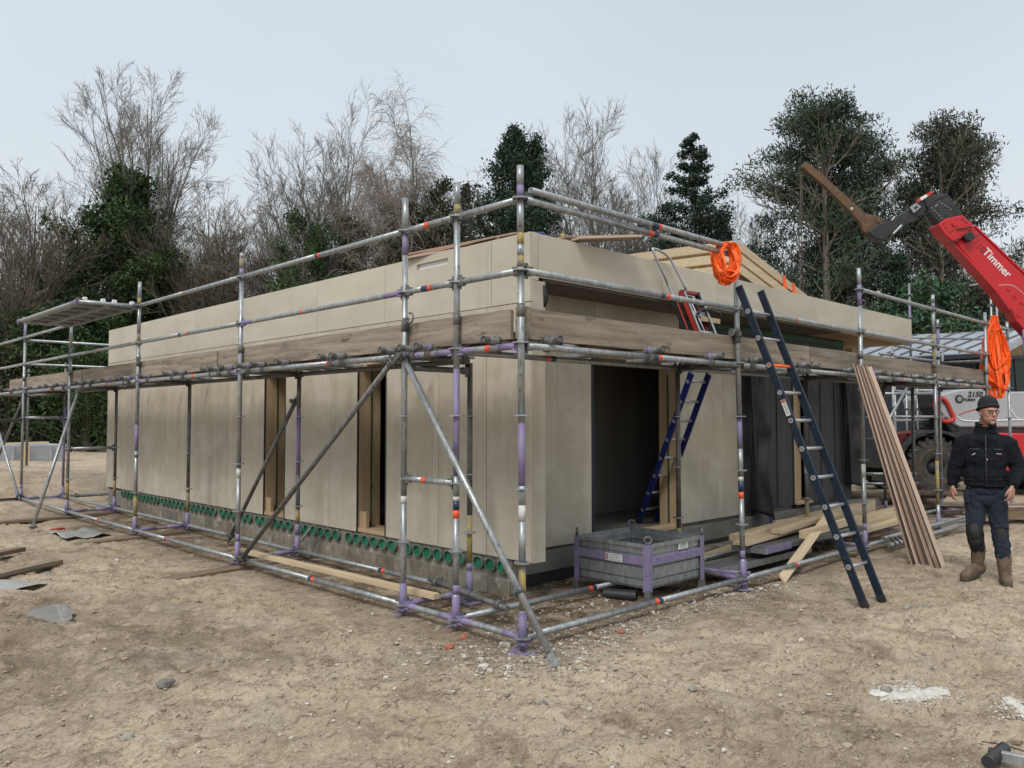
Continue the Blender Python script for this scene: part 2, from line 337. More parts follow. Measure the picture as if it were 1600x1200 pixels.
# ---------------------------------------------------------------- ground
def sstep(a, b, x):
    t = np.clip((x-a)/(b-a), 0, 1); return t*t*(3-2*t)
def ground_z(x, y):
    x = np.asarray(x, float); y = np.asarray(y, float)
    # calmer close to the scaffold feet and the house
    near = np.maximum(sstep(-.5, -.15, x)*sstep(-.6, -.2, y), 0)
    amp = 1-.55*near
    z = .06*fbm(x*.55, y*.55, 1, 2)
    # wheel ruts and trodden soil, running to the upper right of the open ground
    u = x*.80-y*.60; w = x*.60+y*.80
    z = z+.045*fbm(u*.9, w*2.2, 5, 3)*amp
    r = np.abs(fbm(x*3.1, y*3.1, 9, 3)); z = z-.018*(1-np.clip(r*5, 0, 1))*amp
    z = z+.042*fbm(u*4, w*7.5, 23, 4, .6)*amp
    z = z+.05*(np.abs(fbm(u*1.6+4, w*3.2, 91, 2))-.1)*amp*sstep(.5, -1.2, x)
    z = z+.014*np.clip(fbm(x*17, y*17, 31, 2)-.1, 0, 1)*2*amp
    z = z+.010*fbm(x*38, y*38, 41, 1)
    z = z*(1-.45*near)
    z = z+(.05+.13*fbm(x*1.1+2, y*1.4, 133, 3))*sstep(-.9, -2.2, x)*sstep(1.2, 2.4, y)*sstep(11, 8, y)
    # hollow with puddle, sheet and rut at the left
    z = z-.10*np.exp(-(((x+2.02)/.34)**2+((y-3.28)/.42)**2))
    z = z-.09*np.exp(-(((x+2.25)/.50)**2+((y-4.7)/.55)**2))
    z = z+.07*np.exp(-(((x+1.35)/.42)**2+((y-3.6)/.75)**2))
    z = z+.10*np.exp(-(((x+2.35)/.40)**2+((y-2.55)/.45)**2))
    # sand heaped at the far left and behind the house
    far = sstep(12.5, 17, y)
    z = z+far*(.16+.30*np.clip(fbm(x*.35+3, y*.35, 61, 3)+.25, 0, 1))
    z = z+.45*np.exp(-(((x-1.2)/1.8)**2+((y-15.2)/1.1)**2))
    return z
def axis(lo, a, b, hi, fine):
    m_ = np.arange(a, b, fine); out = []; s = fine; p = a
    while p > lo: s = min(s*1.18, 12); p -= s; out.append(p)
    L = np.array(out[::-1]); out = []; s = fine; p = m_[-1]
    while p < hi: s = min(s*1.18, 12); p += s; out.append(p)
    return np.concatenate([L, m_, np.array(out)])
gx = axis(-160, -3.6, 7.5, 260, .026); gy = axis(-160, -3.4, 7.0, 260, .026)
GX, GY = np.meshgrid(gx, gy); GZ = ground_z(GX, GY)
fade = sstep(60, 25, np.hypot(GX, GY)); GZ = GZ*fade
nx, ny = len(gx), len(gy)
V = np.stack([GX.ravel(), GY.ravel(), GZ.ravel()], 1)
ii = (np.arange(ny-1)[:, None]*nx+np.arange(nx-1)[None, :]).ravel()
Fq = np.stack([ii, ii+1, ii+nx+1, ii+nx], 1)

def ground_material():
    m = bpy.data.materials.new('sandy_soil'); m.use_nodes = True
    t = m.node_tree; b = t.nodes['Principled BSDF']; n = t.nodes.new; l = t.links.new
    b.inputs['Roughness'].default_value = .95; b.inputs['Specular IOR Level'].default_value = .2
    tc = n('ShaderNodeTexCoord')
    def noise(s, d=6, rough=.65, dis=0.0, rot=0.0):
        mp = n('ShaderNodeMapping'); mp.inputs['Scale'].default_value = s; mp.inputs['Rotation'].default_value = (0, 0, rot); l(tc.outputs['Object'], mp.inputs[0])
        x = n('ShaderNodeTexNoise'); x.inputs['Scale'].default_value = 1; x.inputs['Detail'].default_value = d
        x.inputs['Roughness'].default_value = rough; x.inputs['Distortion'].default_value = dis
        l(mp.outputs[0], x.inputs['Vector']); return x.outputs['Fac']
    def rng(src, a, b_, o0=0.0, o1=1.0):
        r = n('ShaderNodeMapRange'); l(src, r.inputs[0]); r.inputs[1].default_value = a; r.inputs[2].default_value = b_
        r.inputs[3].default_value = o0; r.inputs[4].default_value = o1; return r.outputs[0]
    def mixc(f, a, b_):
        x = n('ShaderNodeMix'); x.data_type = 'RGBA'; l(f, x.inputs[0])
        for i, c in ((6, a), (7, b_)):
            if isinstance(c, tuple): x.inputs[i].default_value = lin(c)
            else: l(c, x.inputs[i])
        return x.outputs[2]
    c = mixc(rng(noise((.5, .5, .5), 8, .7), .38, .62), (.43, .34, .24), (.60, .49, .365))
    c = mixc(rng(noise((2.3, 2.3, 2.3), 9, .72, .6), .50, .66), c, (.27, .205, .145))
    c = mixc(rng(noise((9, 16, 9), 8, .75, 1.2, .6), .52, .66, 0, .85), c, (.16, .115, .075))
    c = mixc(rng(noise((22, 46, 22), 7, .75, 1.8, .9), .54, .64, 0, .8), c, (.125, .09, .06))
    c = mixc(rng(noise((60, 110, 60), 5, .75, 1.0, .3), .56, .66, 0, .8), c, (.10, .075, .05))
    c = mixc(rng(noise((45, 60, 45), 5, .7), .58, .66), c, (.62, .54, .43))
    c = mixc(rng(noise((1.3, 1.3, 1.3), 4, .6), .55, .7, 0, .45), c, (.46, .41, .35))
    at_ = n('ShaderNodeAttribute'); at_.attribute_name = 'dark_soil'
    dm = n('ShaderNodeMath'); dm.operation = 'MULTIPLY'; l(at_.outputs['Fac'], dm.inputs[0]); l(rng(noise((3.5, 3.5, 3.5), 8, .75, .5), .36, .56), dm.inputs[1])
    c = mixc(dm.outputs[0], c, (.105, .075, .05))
    l(c, b.inputs['Base Color'])
    bp = n('ShaderNodeBump'); bp.inputs['Strength'].default_value = .95; bp.inputs['Distance'].default_value = .024
    ad = n('ShaderNodeMath'); ad.operation = 'ADD'; l(noise((14, 22, 14), 9, .75, 1.0, .6), ad.inputs[0])
    m2 = n('ShaderNodeMath'); m2.operation = 'MULTIPLY'; m2.inputs[1].default_value = .45; l(noise((70, 70, 70), 4, .7), m2.inputs[0]); l(m2.outputs[0], ad.inputs[1])
    l(ad.outputs[0], bp.inputs['Height']); l(bp.outputs[0], b.inputs['Normal'])
    return m
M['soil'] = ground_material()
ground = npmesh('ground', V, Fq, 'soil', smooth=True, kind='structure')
_d = sstep(-.5, .35, V[:, 0])*sstep(-.45, .30, V[:, 1])*(1-sstep(10, 13, V[:, 1]))*(1-sstep(6, 10, V[:, 0]))*.85+.55*np.clip(fbm(V[:, 0]*.45, V[:, 1]*.45, 55, 3)*3, 0, 1)*(V[:, 1] < 9)  # darker brown soil inside the scaffold footprint, plus random dark patches
at_ = ground.data.attributes.new('dark_soil', 'FLOAT', 'POINT'); at_.data.foreach_set('value', np.clip(_d, 0, 1).astype(np.float32))

# scattered twigs, root fragments and clods (uncountable litter)
rs = np.random.RandomState(11)
def scatter(n, xr, yr, keep=None):
    x = rs.uniform(*xr, n); y = rs.uniform(*yr, n)
    k = ~((x > 1.05) & (y > 1.2))
    if keep is not None: k &= keep(x, y)
    return x[k], y[k]
def near_cam(x, y):                       # thinner with distance from the open foreground
    d = np.hypot(x+3.9, y+3.9); return rs.uniform(0, 1, len(x)) < np.clip(5.0/(d+.1), .05, 1)**1.5
def litter(name, n, L, W, matn, label, xr=(-4, 8), yr=(-4, 9), patch=None):
    x, y = scatter(n, xr, yr, near_cam)
    if patch is not None:
        k = fbm(x*1.3, y*1.3, patch, 3) > rs.uniform(-.45, .35, len(x)); x, y = x[k], y[k]
    z = ground_z(x, y); m_ = len(x)
    a = rs.normal(.9, .8, m_); l_ = L*rs.lognormal(0, .55, m_); w = W*rs.lognormal(0, .35, m_)
    d = np.stack([np.cos(a), np.sin(a), rs.normal(0, .22, m_)], 1); p = np.stack([-np.sin(a), np.cos(a), np.zeros(m_)], 1)
    c = np.stack([x, y, z+w*.6], 1); up = np.array([0, 0, 1.0])
    bend = p*(rs.normal(0, .12, m_)*l_)[:, None]
    ring = []
    for t, rr in ((-1, .45), (0, 1.0), (1, .35)):
        cc = c+d*(t*l_/2)[:, None]+bend*(1-abs(t))
        for j in range(3):
            th = 2*math.pi*j/3; ring.append(cc+(p*math.cos(th)+up*math.sin(th))*(w*rr/2)[:, None])
    VV = np.stack(ring, 1).reshape(-1, 3); base = np.arange(m_)[:, None]*9; fs = []
    for r0 in (0, 3):
        for j in range(3): fs.append(np.concatenate([base+r0+j, base+r0+(j+1) % 3, base+r0+3+(j+1) % 3, base+r0+3+j], 1))
    return tag(npmesh(name, VV, np.concatenate(fs, 0), matn, kind='stuff'), label, 'debris')
M['litter_dark'] = mat('dark_root_litter', (.075, .052, .036), (.14, .10, .07), rough=.95, scale=(9, 9, 9))
M['litter_pale'] = mat('dry_straw_litter', (.42, .33, .22), (.30, .22, .14), rough=.95, scale=(9, 9, 9))
litter('dark_twig_litter', 17000, .030, .0036, 'litter_dark', 'fine dark twigs and roots strewn over the sandy soil', patch=71)
litter('straw_litter', 15000, .034, .0034, 'litter_pale', 'pale dry straw and wood splinters strewn over the sandy soil', patch=83)
def pebbles(name, x, y, size, matn, label, kind='stuff', cat='gravel', lift=.25):
    m_ = len(x); z = ground_z(x, y)
    ico = np.array([(0, 0, 1), (.89, 0, .45), (.28, .85, .45), (-.72, .53, .45), (-.72, -.53, .45), (.28, -.85, .45), (.72, .53, -.45), (-.28, .85, -.45), (-.89, 0, -.45), (-.28, -.85, -.45), (.72, -.53, -.45), (0, 0, -1)])
    fi = np.array([(0, 1, 2), (0, 2, 3), (0, 3, 4), (0, 4, 5), (0, 5, 1), (1, 6, 2), (2, 7, 3), (3, 8, 4), (4, 9, 5), (5, 10, 1), (6, 7, 2), (7, 8, 3), (8, 9, 4), (9, 10, 5), (10, 6, 1), (6, 11, 7), (7, 11, 8), (8, 11, 9), (9, 11, 10), (10, 11, 6)])
    s = size[:, None, None]*rs.uniform(.55, 1.25, (m_, 1, 3))*np.array([1, 1, .62])
    P = ico[None]*rs.uniform(.75, 1.2, (m_, 12, 1))*s
    a = rs.uniform(0, 6.28, m_); ca, sa = np.cos(a)[:, None], np.sin(a)[:, None]
    X = P[..., 0]*ca-P[..., 1]*sa; Y = P[..., 0]*sa+P[..., 1]*ca
    P = np.stack([X+x[:, None], Y+y[:, None], P[..., 2]+(z+size*lift)[:, None]], 2)
    Ff = (fi[None]+np.arange(m_)[:, None, None]*12).reshape(-1, 3)
    return tag(npmesh(name, P.reshape(-1, 3), Ff, matn, kind=kind), label, cat)
x, y = scatter(15000, (-4, 8), (-4, 8), near_cam)
M['pebble'] = mat('mixed_pebbles', (.34, .30, .25), (.20, .17, .14), rough=.9, scale=(11, 11, 11), c3=(.52, .48, .43), s3=(7, 7, 7), lo3=.56, hi3=.6)
pebbles('scattered_pebbles', x, y, rs.lognormal(-5.3, .48, len(x)), 'pebble', 'small pebbles and clods scattered over the open ground')
M['clod'] = mat('soil_clods', (.40, .32, .235), (.28, .21, .15), rough=.95, scale=(11, 11, 11))
x, y = scatter(16000, (-4, 8), (-4, 8), near_cam)
pebbles('soil_clods', x, y, rs.lognormal(-4.75, .5, len(x)), 'clod', 'crumbled soil clods over the rutted ground', cat='soil', lift=.05)
def blob(cx, cy, sx_, sy_, n):
    return rs.normal(cx, sx_, n), rs.normal(cy, sy_, n)
bl = [blob(-.28, .12, .26, .28, 420), blob(.05, -.25, .34, .15, 330), blob(.9, -.15, .45, .12, 420), blob(2.3, -.08, .5, .12, 420), blob(-.15, -.35, .4, .3, 260), blob(3.3, -.1, .4, .12, 150), blob(.6, .5, 1.0, .5, 500), blob(0, -1.5, 2.2, 1.3, 700)]
x = np.concatenate([b[0] for b in bl]); y = np.concatenate([b[1] for b in bl])
M['rubble'] = mat('light_rubble', (.38, .33, .27), (.22, .185, .145), rough=.9, scale=(18, 18, 18), c3=(.55, .51, .45), s3=(13, 13, 13), lo3=.52, hi3=.58, c4=(.36, .15, .09), s4=(10, 10, 10), lo4=.66, hi4=.68)
pebbles('crushed_rubble', x, y, rs.lognormal(-4.75, .5, len(x)), 'rubble', 'crushed concrete and brick rubble around the corner feet of the scaffold', lift=.35)

# single stones one can pick out
def stone(loc, r, m_, label, cat='stone', name='stone', flat=.6, grp=None):
    mb = MB(); rr = random.Random(int(loc[0]*1000)+int(loc[1]*77)); n1, n2 = 6, 9; vs = []; fs = []
    z0 = float(ground_z(loc[0], loc[1]))
    for i in range(n1+1):
        for j in range(n2):
            th = math.pi*i/n1; ph = 2*math.pi*j/n2; q = r*rr.uniform(.78, 1.15) if 0 < i < n1 else r*.9
            vs.append((loc[0]+q*math.sin(th)*math.cos(ph)*1.2, loc[1]+q*math.sin(th)*math.sin(ph), z0+r*flat*.5+q*flat*math.cos(th)))
    for i in range(n1):
        for j in range(n2): fs.append((i*n2+j, i*n2+(j+1) % n2, (i+1)*n2+(j+1) % n2, (i+1)*n2+j))
    mb.add(vs, fs); o = mb.build(name, m_, origin=(loc[0], loc[1], z0)); return tag(o, label, cat, grp)
stone((-.62, -.78), .030, 'stone', 'round grey stone alone in the open soil in front of the corner scaffold post')
stone((.18, -1.22), .030, 'stone', 'angular light grey stone to the right of the lone round one in the front soil')
stone((3.26, -1.30), .036, 'stone', 'brown pebble just right of the dark blue ladder feet, nearer the ladder')
stone((3.28, -1.45), .036, 'stone', 'brown oval pebble right of the dark blue ladder feet, farther from the ladder')
stone((1.05, -1.98), .035, 'stone', 'grey stone at the edge of the white powder patch')
stone((-2.42, .35), .028, 'stone', 'yellowish stone in the left foreground soil')
stone((-2.05, .85), .045, 'stone', 'dark lump of stone in the middle left foreground soil')
stone((-.30, .42), .036, 'brick', 'orange brick fragment at the left end of the rubble', 'brick', 'brick_fragment')
stone((-.05, .55), .030, 'brick', 'orange brick fragment in the middle of the rubble beside the sole pad', 'brick', 'brick_fragment')
stone((.85, -.17), .028, 'brick', 'reddish brick piece in the rubble right of the corner post', 'brick', 'brick_fragment')
stone((-3.02, 1.45), .034, 'brick', 'flat orange brick chip in the far left foreground', 'brick', 'brick_fragment', flat=.3)
# puddle, buried sheet, white powder
def flat_patch(name, cx, cy, rx, ry, z, m_, seed, n=60, rough=.25, rot=0.0, dome=0.0, kind=None, conform=False):
    mb = MB(); rr = np.random.RandomState(seed); ph = rr.uniform(0, 6.28, 5); vs = [(cx, cy, z+dome)]; fs = []
    for q, ht in ((.35, .9), (.7, .6), (1.0, 0.0)):
        for j in range(n):
            t = 2*math.pi*j/n
            r = 1+rough*(math.sin(2*t+ph[0])*.5+math.sin(3*t+ph[1])*.4+math.sin(7*t+ph[2])*.3+math.sin(13*t+ph[3])*.18)
            a, b = rx*r*q*math.cos(t), ry*r*q*math.sin(t)
            vs.append((cx+a*math.cos(rot)-b*math.sin(rot), cy+a*math.sin(rot)+b*math.cos(rot), z+dome*ht+(rr.uniform(-.2, .6)*dome if dome and q < 1 else 0)))
    if conform: vs = [(a, b, float(ground_z(a, b))+(.010 if i < 1+2*n else .0)+rr.uniform(-.004, .008)) for i, (a, b, c_) in enumerate(vs)]
    for j in range(n):
        fs.append((0, 1+j, 1+(j+1) % n))
        for k_ in (0, 1): fs.append((1+k_*n+j, 1+k_*n+(j+1) % n, 1+(k_+1)*n+(j+1) % n, 1+(k_+1)*n+j))
    mb.add(vs, fs, 0, True); o = mb.build(name, m_, kind=kind)
    return o
pz = float(ground_z(-2.02, 3.28))
flat_patch('puddle', -2.02, 3.28, .17, .34, pz+.026, 'puddle', 3, kind='structure', rot=-.3)
zz = float(ground_z(1.12, -2.08))
tag(flat_patch('white_powder_patch', 1.12, -2.12, .16, .075, zz-.006, 'foam', 5, rot=-.78, dome=.012, rough=.8, conform=True, kind='stuff'), 'white crumbled powder lying on the soil right of the centre foreground', 'powder')
zz = float(ground_z(1.16, -2.6))
tag(flat_patch('white_powder_patch', 1.22, -2.66, .13, .07, zz-.006, 'foam', 8, rot=.6, dome=.012, rough=.8, conform=True, kind='stuff'), 'white crumbled powder at the right edge of the foreground', 'powder')
x, y = blob(1.12, -2.12, .085, .085, 2400); x2, y2 = blob(1.22, -2.66, .09, .09, 1200); x3, y3 = blob(-.6, 6.0, .25, .4, 150)
pebbles('powder_crumbs', np.concatenate([x, x2, x3]), np.concatenate([y, y2, y3]), rs.lognormal(-5.5, .5, len(x)+len(x2)+len(x3)), 'foam', 'white crumbs around the powder patches', cat='powder')
mb = MB(); zz = float(ground_z(-2.0, 4.75))+.03
vs = []; fs = []
for i in range(7):
    for j in range(5):
        vs.append((-2.55+i*.15+j*.03, 4.35+j*.18+.04*i, zz+.02*math.sin(i*1.7+j)+.012*math.cos(j*2.3)))
for i in range(6):
    for j in range(4): fs.append((i*5+j, i*5+j+1, (i+1)*5+j+1, (i+1)*5+j))
mb.add(vs, fs, 0, True); o = mb.build('plastic_sheet', 'sheet', origin=(-2.1, 4.7, zz))
so_ = o.modifiers.new('s', 'SOLIDIFY'); so_.thickness = .006
tag(o, 'crumpled grey plastic sheet half buried in the soil at the left', 'sheet')
mb = MB(); zz = .02; vs = []; fs = []
for i in range(6):
    for j in range(5): vs.append((-.75+i*.12, 7.6+j*.22+.03*i, float(ground_z(-.75+i*.12, 7.6+j*.22))+.03+.02*math.sin(i*2.1+j*1.3)))
for i in range(5):
    for j in range(4): fs.append((i*5+j, i*5+j+1, (i+1)*5+j+1, (i+1)*5+j))
mb.add(vs, fs, 0, True); o = mb.build('plastic_sheet', 'sheet', origin=(-.45, 8, .03)); o.modifiers.new('s', 'SOLIDIFY').thickness = .006
tag(o, 'small pale grey plastic sheet on the soil under the far left scaffold brace', 'sheet')
# ---------------------------------------------------------------- the house under construction
XW, YW, YR = 1.076, .984, 1.5           # left face, fascia face, recessed right wall
XE, YE = 10.04, 11.95
ZB, ZT = .34, 3.213
house = thing('unfinished_house', (XW, YW, 0), 'flat roofed house under construction clad in bare beige cement boards behind the scaffold', 'house')
def hb(name, lo, hi, m_, bevel=0.0, parent=house):
    return MB().box(lo, hi).build(name, m_, parent, bevel=bevel)
G = .003
# left wall, lower panels
def lpan(y0, y1, z0, z1, dx=0.0): return hb('wall_panel', (XW+dx, y0+G, z0), (XW+.028+dx, y1-G, z1), 'panel', .002)
for a, b in ((YW, 1.55), (1.55, 2.247), (2.247, 3.126), (3.669, 4.226), (4.226, 5.282), (5.837, 6.895), (6.895, 8.05), (8.05, 9.15), (9.15, 10.305), (10.305, YE)):
    lpan(a, b, ZB, 2.597, rnd.uniform(0, .002))
for a, b in ((3.126, 3.669), (5.282, 5.837)): lpan(a, b, 2.22, 2.597)
for a, b in ((YW, 1.484), (1.484, 3.164), (3.164, 4.534), (4.534, 8.059), (8.059, YE)):
    if a == 1.484:                      # the fascia panel with the overflow slot
        mb = MB(); s0, s1, q0, q1 = 2.11, 2.61, 3.085, 3.145
        for lo, hi in (((XW, a+G, 2.603), (XW+.028, s0, ZT)), ((XW, s1, 2.603), (XW+.028, b-G, ZT)), ((XW, s0, 2.603), (XW+.028, s1, q0)), ((XW, s0, q1), (XW+.028, s1, ZT))): mb.box(lo, hi)
        mb.build('fascia_panel', 'fascia', house)
    else: hb('fascia_panel', (XW-.001, a+G, 2.603), (XW+.028, b-G, ZT), 'fascia', .002)
sl_ = MB(); sl_.box((XW+.02, 2.10, 3.075), (XW+.14, 2.62, 3.083)); sl_.box((XW+.0285, 2.12, 3.10), (XW+.04, 2.60, 3.14))
hb('overflow_slot', (XW+.030, 2.105, 3.085), (XW+.036, 2.615, 3.147), 'white')
# backing wall, split at the openings
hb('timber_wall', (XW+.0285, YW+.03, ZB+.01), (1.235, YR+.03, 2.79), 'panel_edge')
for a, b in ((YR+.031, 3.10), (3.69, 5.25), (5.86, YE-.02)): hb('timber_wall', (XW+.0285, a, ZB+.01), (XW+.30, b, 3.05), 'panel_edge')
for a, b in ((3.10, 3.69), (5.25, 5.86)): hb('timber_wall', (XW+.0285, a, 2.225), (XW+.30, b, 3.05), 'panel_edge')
for (y0, y1) in ((3.126, 3.669), (5.282, 5.837)):
    fr = hb('window_opening', (XW+.004, y1-.008, ZB), (XW+.30, y1+.016, 2.218), 'jamb')      # far jamb seen through the opening
    hb('jamb', (XW+.004, y0-.02, ZB), (XW+.30, y0+.002, 2.218), 'black', parent=fr)
    hb('lintel', (XW+.004, y0, 2.17), (XW+.30, y1-.01, 2.216), 'jamb', parent=fr)
    hb('sill', (XW+.01, y0+.004, ZB+.002), (XW+.30, y1-.01, ZB+.045), 'jamb', parent=fr)
    hb('sill_block', (XW+.03, y1-.14, ZB+.046), (XW+.07, y1-.012, ZB+.22), 'jamb', parent=fr)
    hb('sealing_strip', (XW+.17, y1-.016, ZB+.05), (XW+.185, y1-.009, 2.168), 'green_strip', parent=fr)
    hb('black_edge', (XW-.003, y1-.012, ZB-.01), (XW+.014, y1+.004, 2.22), 'black', parent=fr)
    hb('black_edge', (XW-.003, y0-.006, ZB-.01), (XW+.03, y0+.012, 2.22), 'black', parent=fr)
    hb('black_lining', (XW+.20, y0+.012, ZB+.05), (XW+.29, y0+.10, 2.168), 'black', parent=fr)
# corner pier and fascia on the right
hb('corner_panel', (XW+.0285, YW-.002, ZB-.01), (1.262, YW+.026, 2.79), 'panel', .002)
hb('corner_panel', (XW+.0285, YW-.002, 2.793), (1.178, YW+.026, ZT), 'fascia', .002)
hb('pier_side', (1.236, YW+.027, ZB), (1.262, YR, 2.79), 'panel')
for a, b in ((1.181, 3.04), (3.04, 4.077), (4.077, 6.6), (6.6, XE)):
    hb('fascia_panel', (a+G, YW, 2.823), (b-G, YW+.026, ZT-.003), 'fascia', .002)
hb('torn_membrane_flap', (1.15, YW-.012, 2.52), (1.16, YW-.004, 2.53), 'black')
mb = MB(); vs = []; fs = []
for i in range(7):
    t = i/6; vs += [(1.245+.022*math.sin(t*2.4), YW-.006-.030*math.sin(t*3.1), 2.765-.20*t), (1.230+.008*t, YW-.004, 2.755-.19*t)]
for i in range(6): fs.append((2*i, 2*i+1, 2*i+3, 2*i+2))
mb.add(vs, fs, 0, True); o = mb.build('peeling_strip', 'black', house); o.modifiers.new('s', 'SOLIDIFY').thickness = .004
# soffits
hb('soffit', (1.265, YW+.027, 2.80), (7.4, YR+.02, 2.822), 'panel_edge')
for i in range(11):
    hb('soffit_board', (7.41, YW+.03+i*.135, 2.80), (XE-.02, YW+.03+i*.135+.128, 2.822), 'jamb')
# recessed right wall
def rpan(x0, x1, z0, z1, m_='panel'): return hb('wall_panel', (x0+G, YR, z0), (x1-G, YR+.026, z1), m_, .002)
rpan(1.262, 2.50, .33, 2.28); rpan(4.085, 5.035, .35, 2.28); rpan(5.035, 5.50, .35, 2.28)
for a, b in ((1.262, 2.567), (2.567, 4.1)): rpan(a, b, 2.286, 2.80)
rpan(2.50, 4.085, 2.26, 2.28)
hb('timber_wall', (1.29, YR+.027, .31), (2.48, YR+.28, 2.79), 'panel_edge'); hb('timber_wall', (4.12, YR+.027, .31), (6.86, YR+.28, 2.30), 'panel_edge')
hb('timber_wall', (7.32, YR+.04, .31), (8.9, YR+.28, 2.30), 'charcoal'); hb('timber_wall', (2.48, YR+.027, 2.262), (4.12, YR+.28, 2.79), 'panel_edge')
hb('green_strip', (4.12, YR-.01, 2.70), (8.6, YR+.01, 2.77), 'green_strip')
hb('upper_wall', (4.12, YR+.011, 2.31), (8.6, YR+.06, 2.797), 'charcoal')
# door opening with jambs
dr = hb('door_opening', (4.075, YR+.004, .31), (4.10, YR+.28, 2.26), 'jamb')
hb('jamb', (2.498, YR-.004, .31), (2.53, YR+.28, 2.26), 'navy', parent=dr)
hb('lintel', (2.53, YR+.06, 2.225), (4.07, YR+.28, 2.258), 'jamb', parent=dr)
hb('threshold', (3.0, YR-.03, .312), (4.074, YR+.12, .352), 'jamb', parent=dr)
hb('sealing_strip', (4.066, YR+.14, .36), (4.0745, YR+.16, 2.10), 'green_strip', parent=dr)
hb('black_edge', (4.068, YR-.006, .31), (4.088, YR+.012, 2.26), 'black', parent=dr)
# charcoal cladding bays with battens and a narrow opening
x0 = 5.53
for x1 in (5.95, 6.42, 6.88):
    rpan(x0, x1, .36, 2.28, 'charcoal'); hb('batten', (x1-.015, YR-.012, .38), (x1+.012, YR+.002, 2.27), 'black'); x0 = x1+.012
wf = hb('narrow_opening', (7.32, YR+.004, .40), (7.345, YR+.26, 2.28), 'jamb')
hb('lining', (6.90, YR+.10, .40), (7.32, YR+.13, 2.28), 'jamb', parent=wf); hb('black_edge', (6.893, YR-.006, .38), (6.905, YR+.1, 2.28), 'black', parent=wf)
hb('sill', (6.9, YR-.06, .37), (7.36, YR+.09, .40), 'jamb', parent=wf)
x0 = 7.36
for x1 in (7.75, 8.22, 8.55):
    rpan(x0, x1, .36, 2.28, 'charcoal'); hb('batten', (x1-.012, YR-.012, .38), (x1+.012, YR+.002, 2.27), 'black'); x0 = x1+.012
# hanging black membrane sheets
def drape(x0, x1, ztop, zbot, ybase, seed, lean=0.0, tail=0.0):
    mb = MB(); vs = []; fs = []; nu, nv = 26, 34; r = random.Random(seed)
    for j in range(nv+1):
        v = j/nv
        for i in range(nu+1):
            u = i/nu
            w = x0+(x1-x0)*u*(1-.25*math.sin(v*3.0)*.6)+lean*v
            y = ybase-.05*math.sin(u*9+v*2.2)*(.3+v)-.03*math.sin(u*17+1.3)-.10*v*u
            y -= .07*math.exp(-((v-.42)/.05)**2)*u
            z = ztop+(zbot-ztop)*v-tail*u*v*.12+.02*math.sin(u*6)
            vs.append((w+.05*math.sin(v*14+seed)*u, y, z))
    for j in range(nv):
        for i in range(nu): fs.append((j*(nu+1)+i, j*(nu+1)+i+1, (j+1)*(nu+1)+i+1, (j+1)*(nu+1)+i))
    mb.add(vs, fs, 0, True); o = mb.build('loose_membrane', 'black', house, fixn=False); o.modifiers.new('s', 'SOLIDIFY').thickness = .004
drape(5.50, 5.92, 2.28, .36, 1.40, 1, .02, .4); drape(8.45, 9.02, 2.28, .55, 1.44, 2, .0, .2)
# gable end beam under the porch corner
hb('beam', (8.9, YR+.0, 2.52), (9.25, YR+.10, 2.70), 'jamb'); hb('beam', (8.62, 1.6, 2.62), (8.95, 5.5, 2.79), 'jamb')
hb('end_wall', (8.72, YR+.3, .31), (8.9, YE-.05, 2.79), 'charcoal'); hb('back_wall', (XW+.03, YE-.12, .31), (8.72, YE-.03, 3.05), 'interior')
hb('fascia_panel', (XE-.026, YW+.027, 2.823), (XE, YE, ZT-.003), 'fascia'); hb('fascia_panel', (XW+.03, YE-.027, 2.60), (XE-.03, YE, ZT-.003), 'fascia')
hb('roof', (XW+.03, YW+.03, 3.051), (XE-.03, YE-.03, 3.09), 'bitumen'); hb('ceiling', (XW+.31, YR+.29, 2.79), (8.7, YE-.13, 2.798), 'interior')
hb('interior_wall', (1.40, 3.05, .31), (8.7, 3.13, 2.788), 'interior'); hb('interior_wall', (5.9, 1.79, .31), (5.98, 3.04, 2.788), 'interior')
# slab and plinth
hb('floor_slab', (XW+.04, YR-.02, .02), (8.95, YE-.05, .305), 'concrete')
hb('floor_slab', (8.95, YR-.02, .0), (XE-.1, 5.0, .26), 'concrete')
hb('plinth', (XW+.026, 1.24, -.05), (XW+.12, 11.2, ZB-.004), 'block')
hb('bitumen_strip', (1.45, YR-.026, -.03), (8.9, YR-.0205, .11), 'bitumen')
for i in range(24):
    a = 2.6+i*.31; hb('footing_block', (a, 1.30+rnd.uniform(-.008, .008), -.06), (a+.302, 1.47, .065+rnd.uniform(-.006, .006)), 'block', .006)
for i in range(34):
    a = 1.26+i*.29
    if a < 11: hb('plinth_block', (XW+.012, a, -.05), (XW+.0255, a+.283, .145+rnd.uniform(-.006, .01)), 'block', .004)
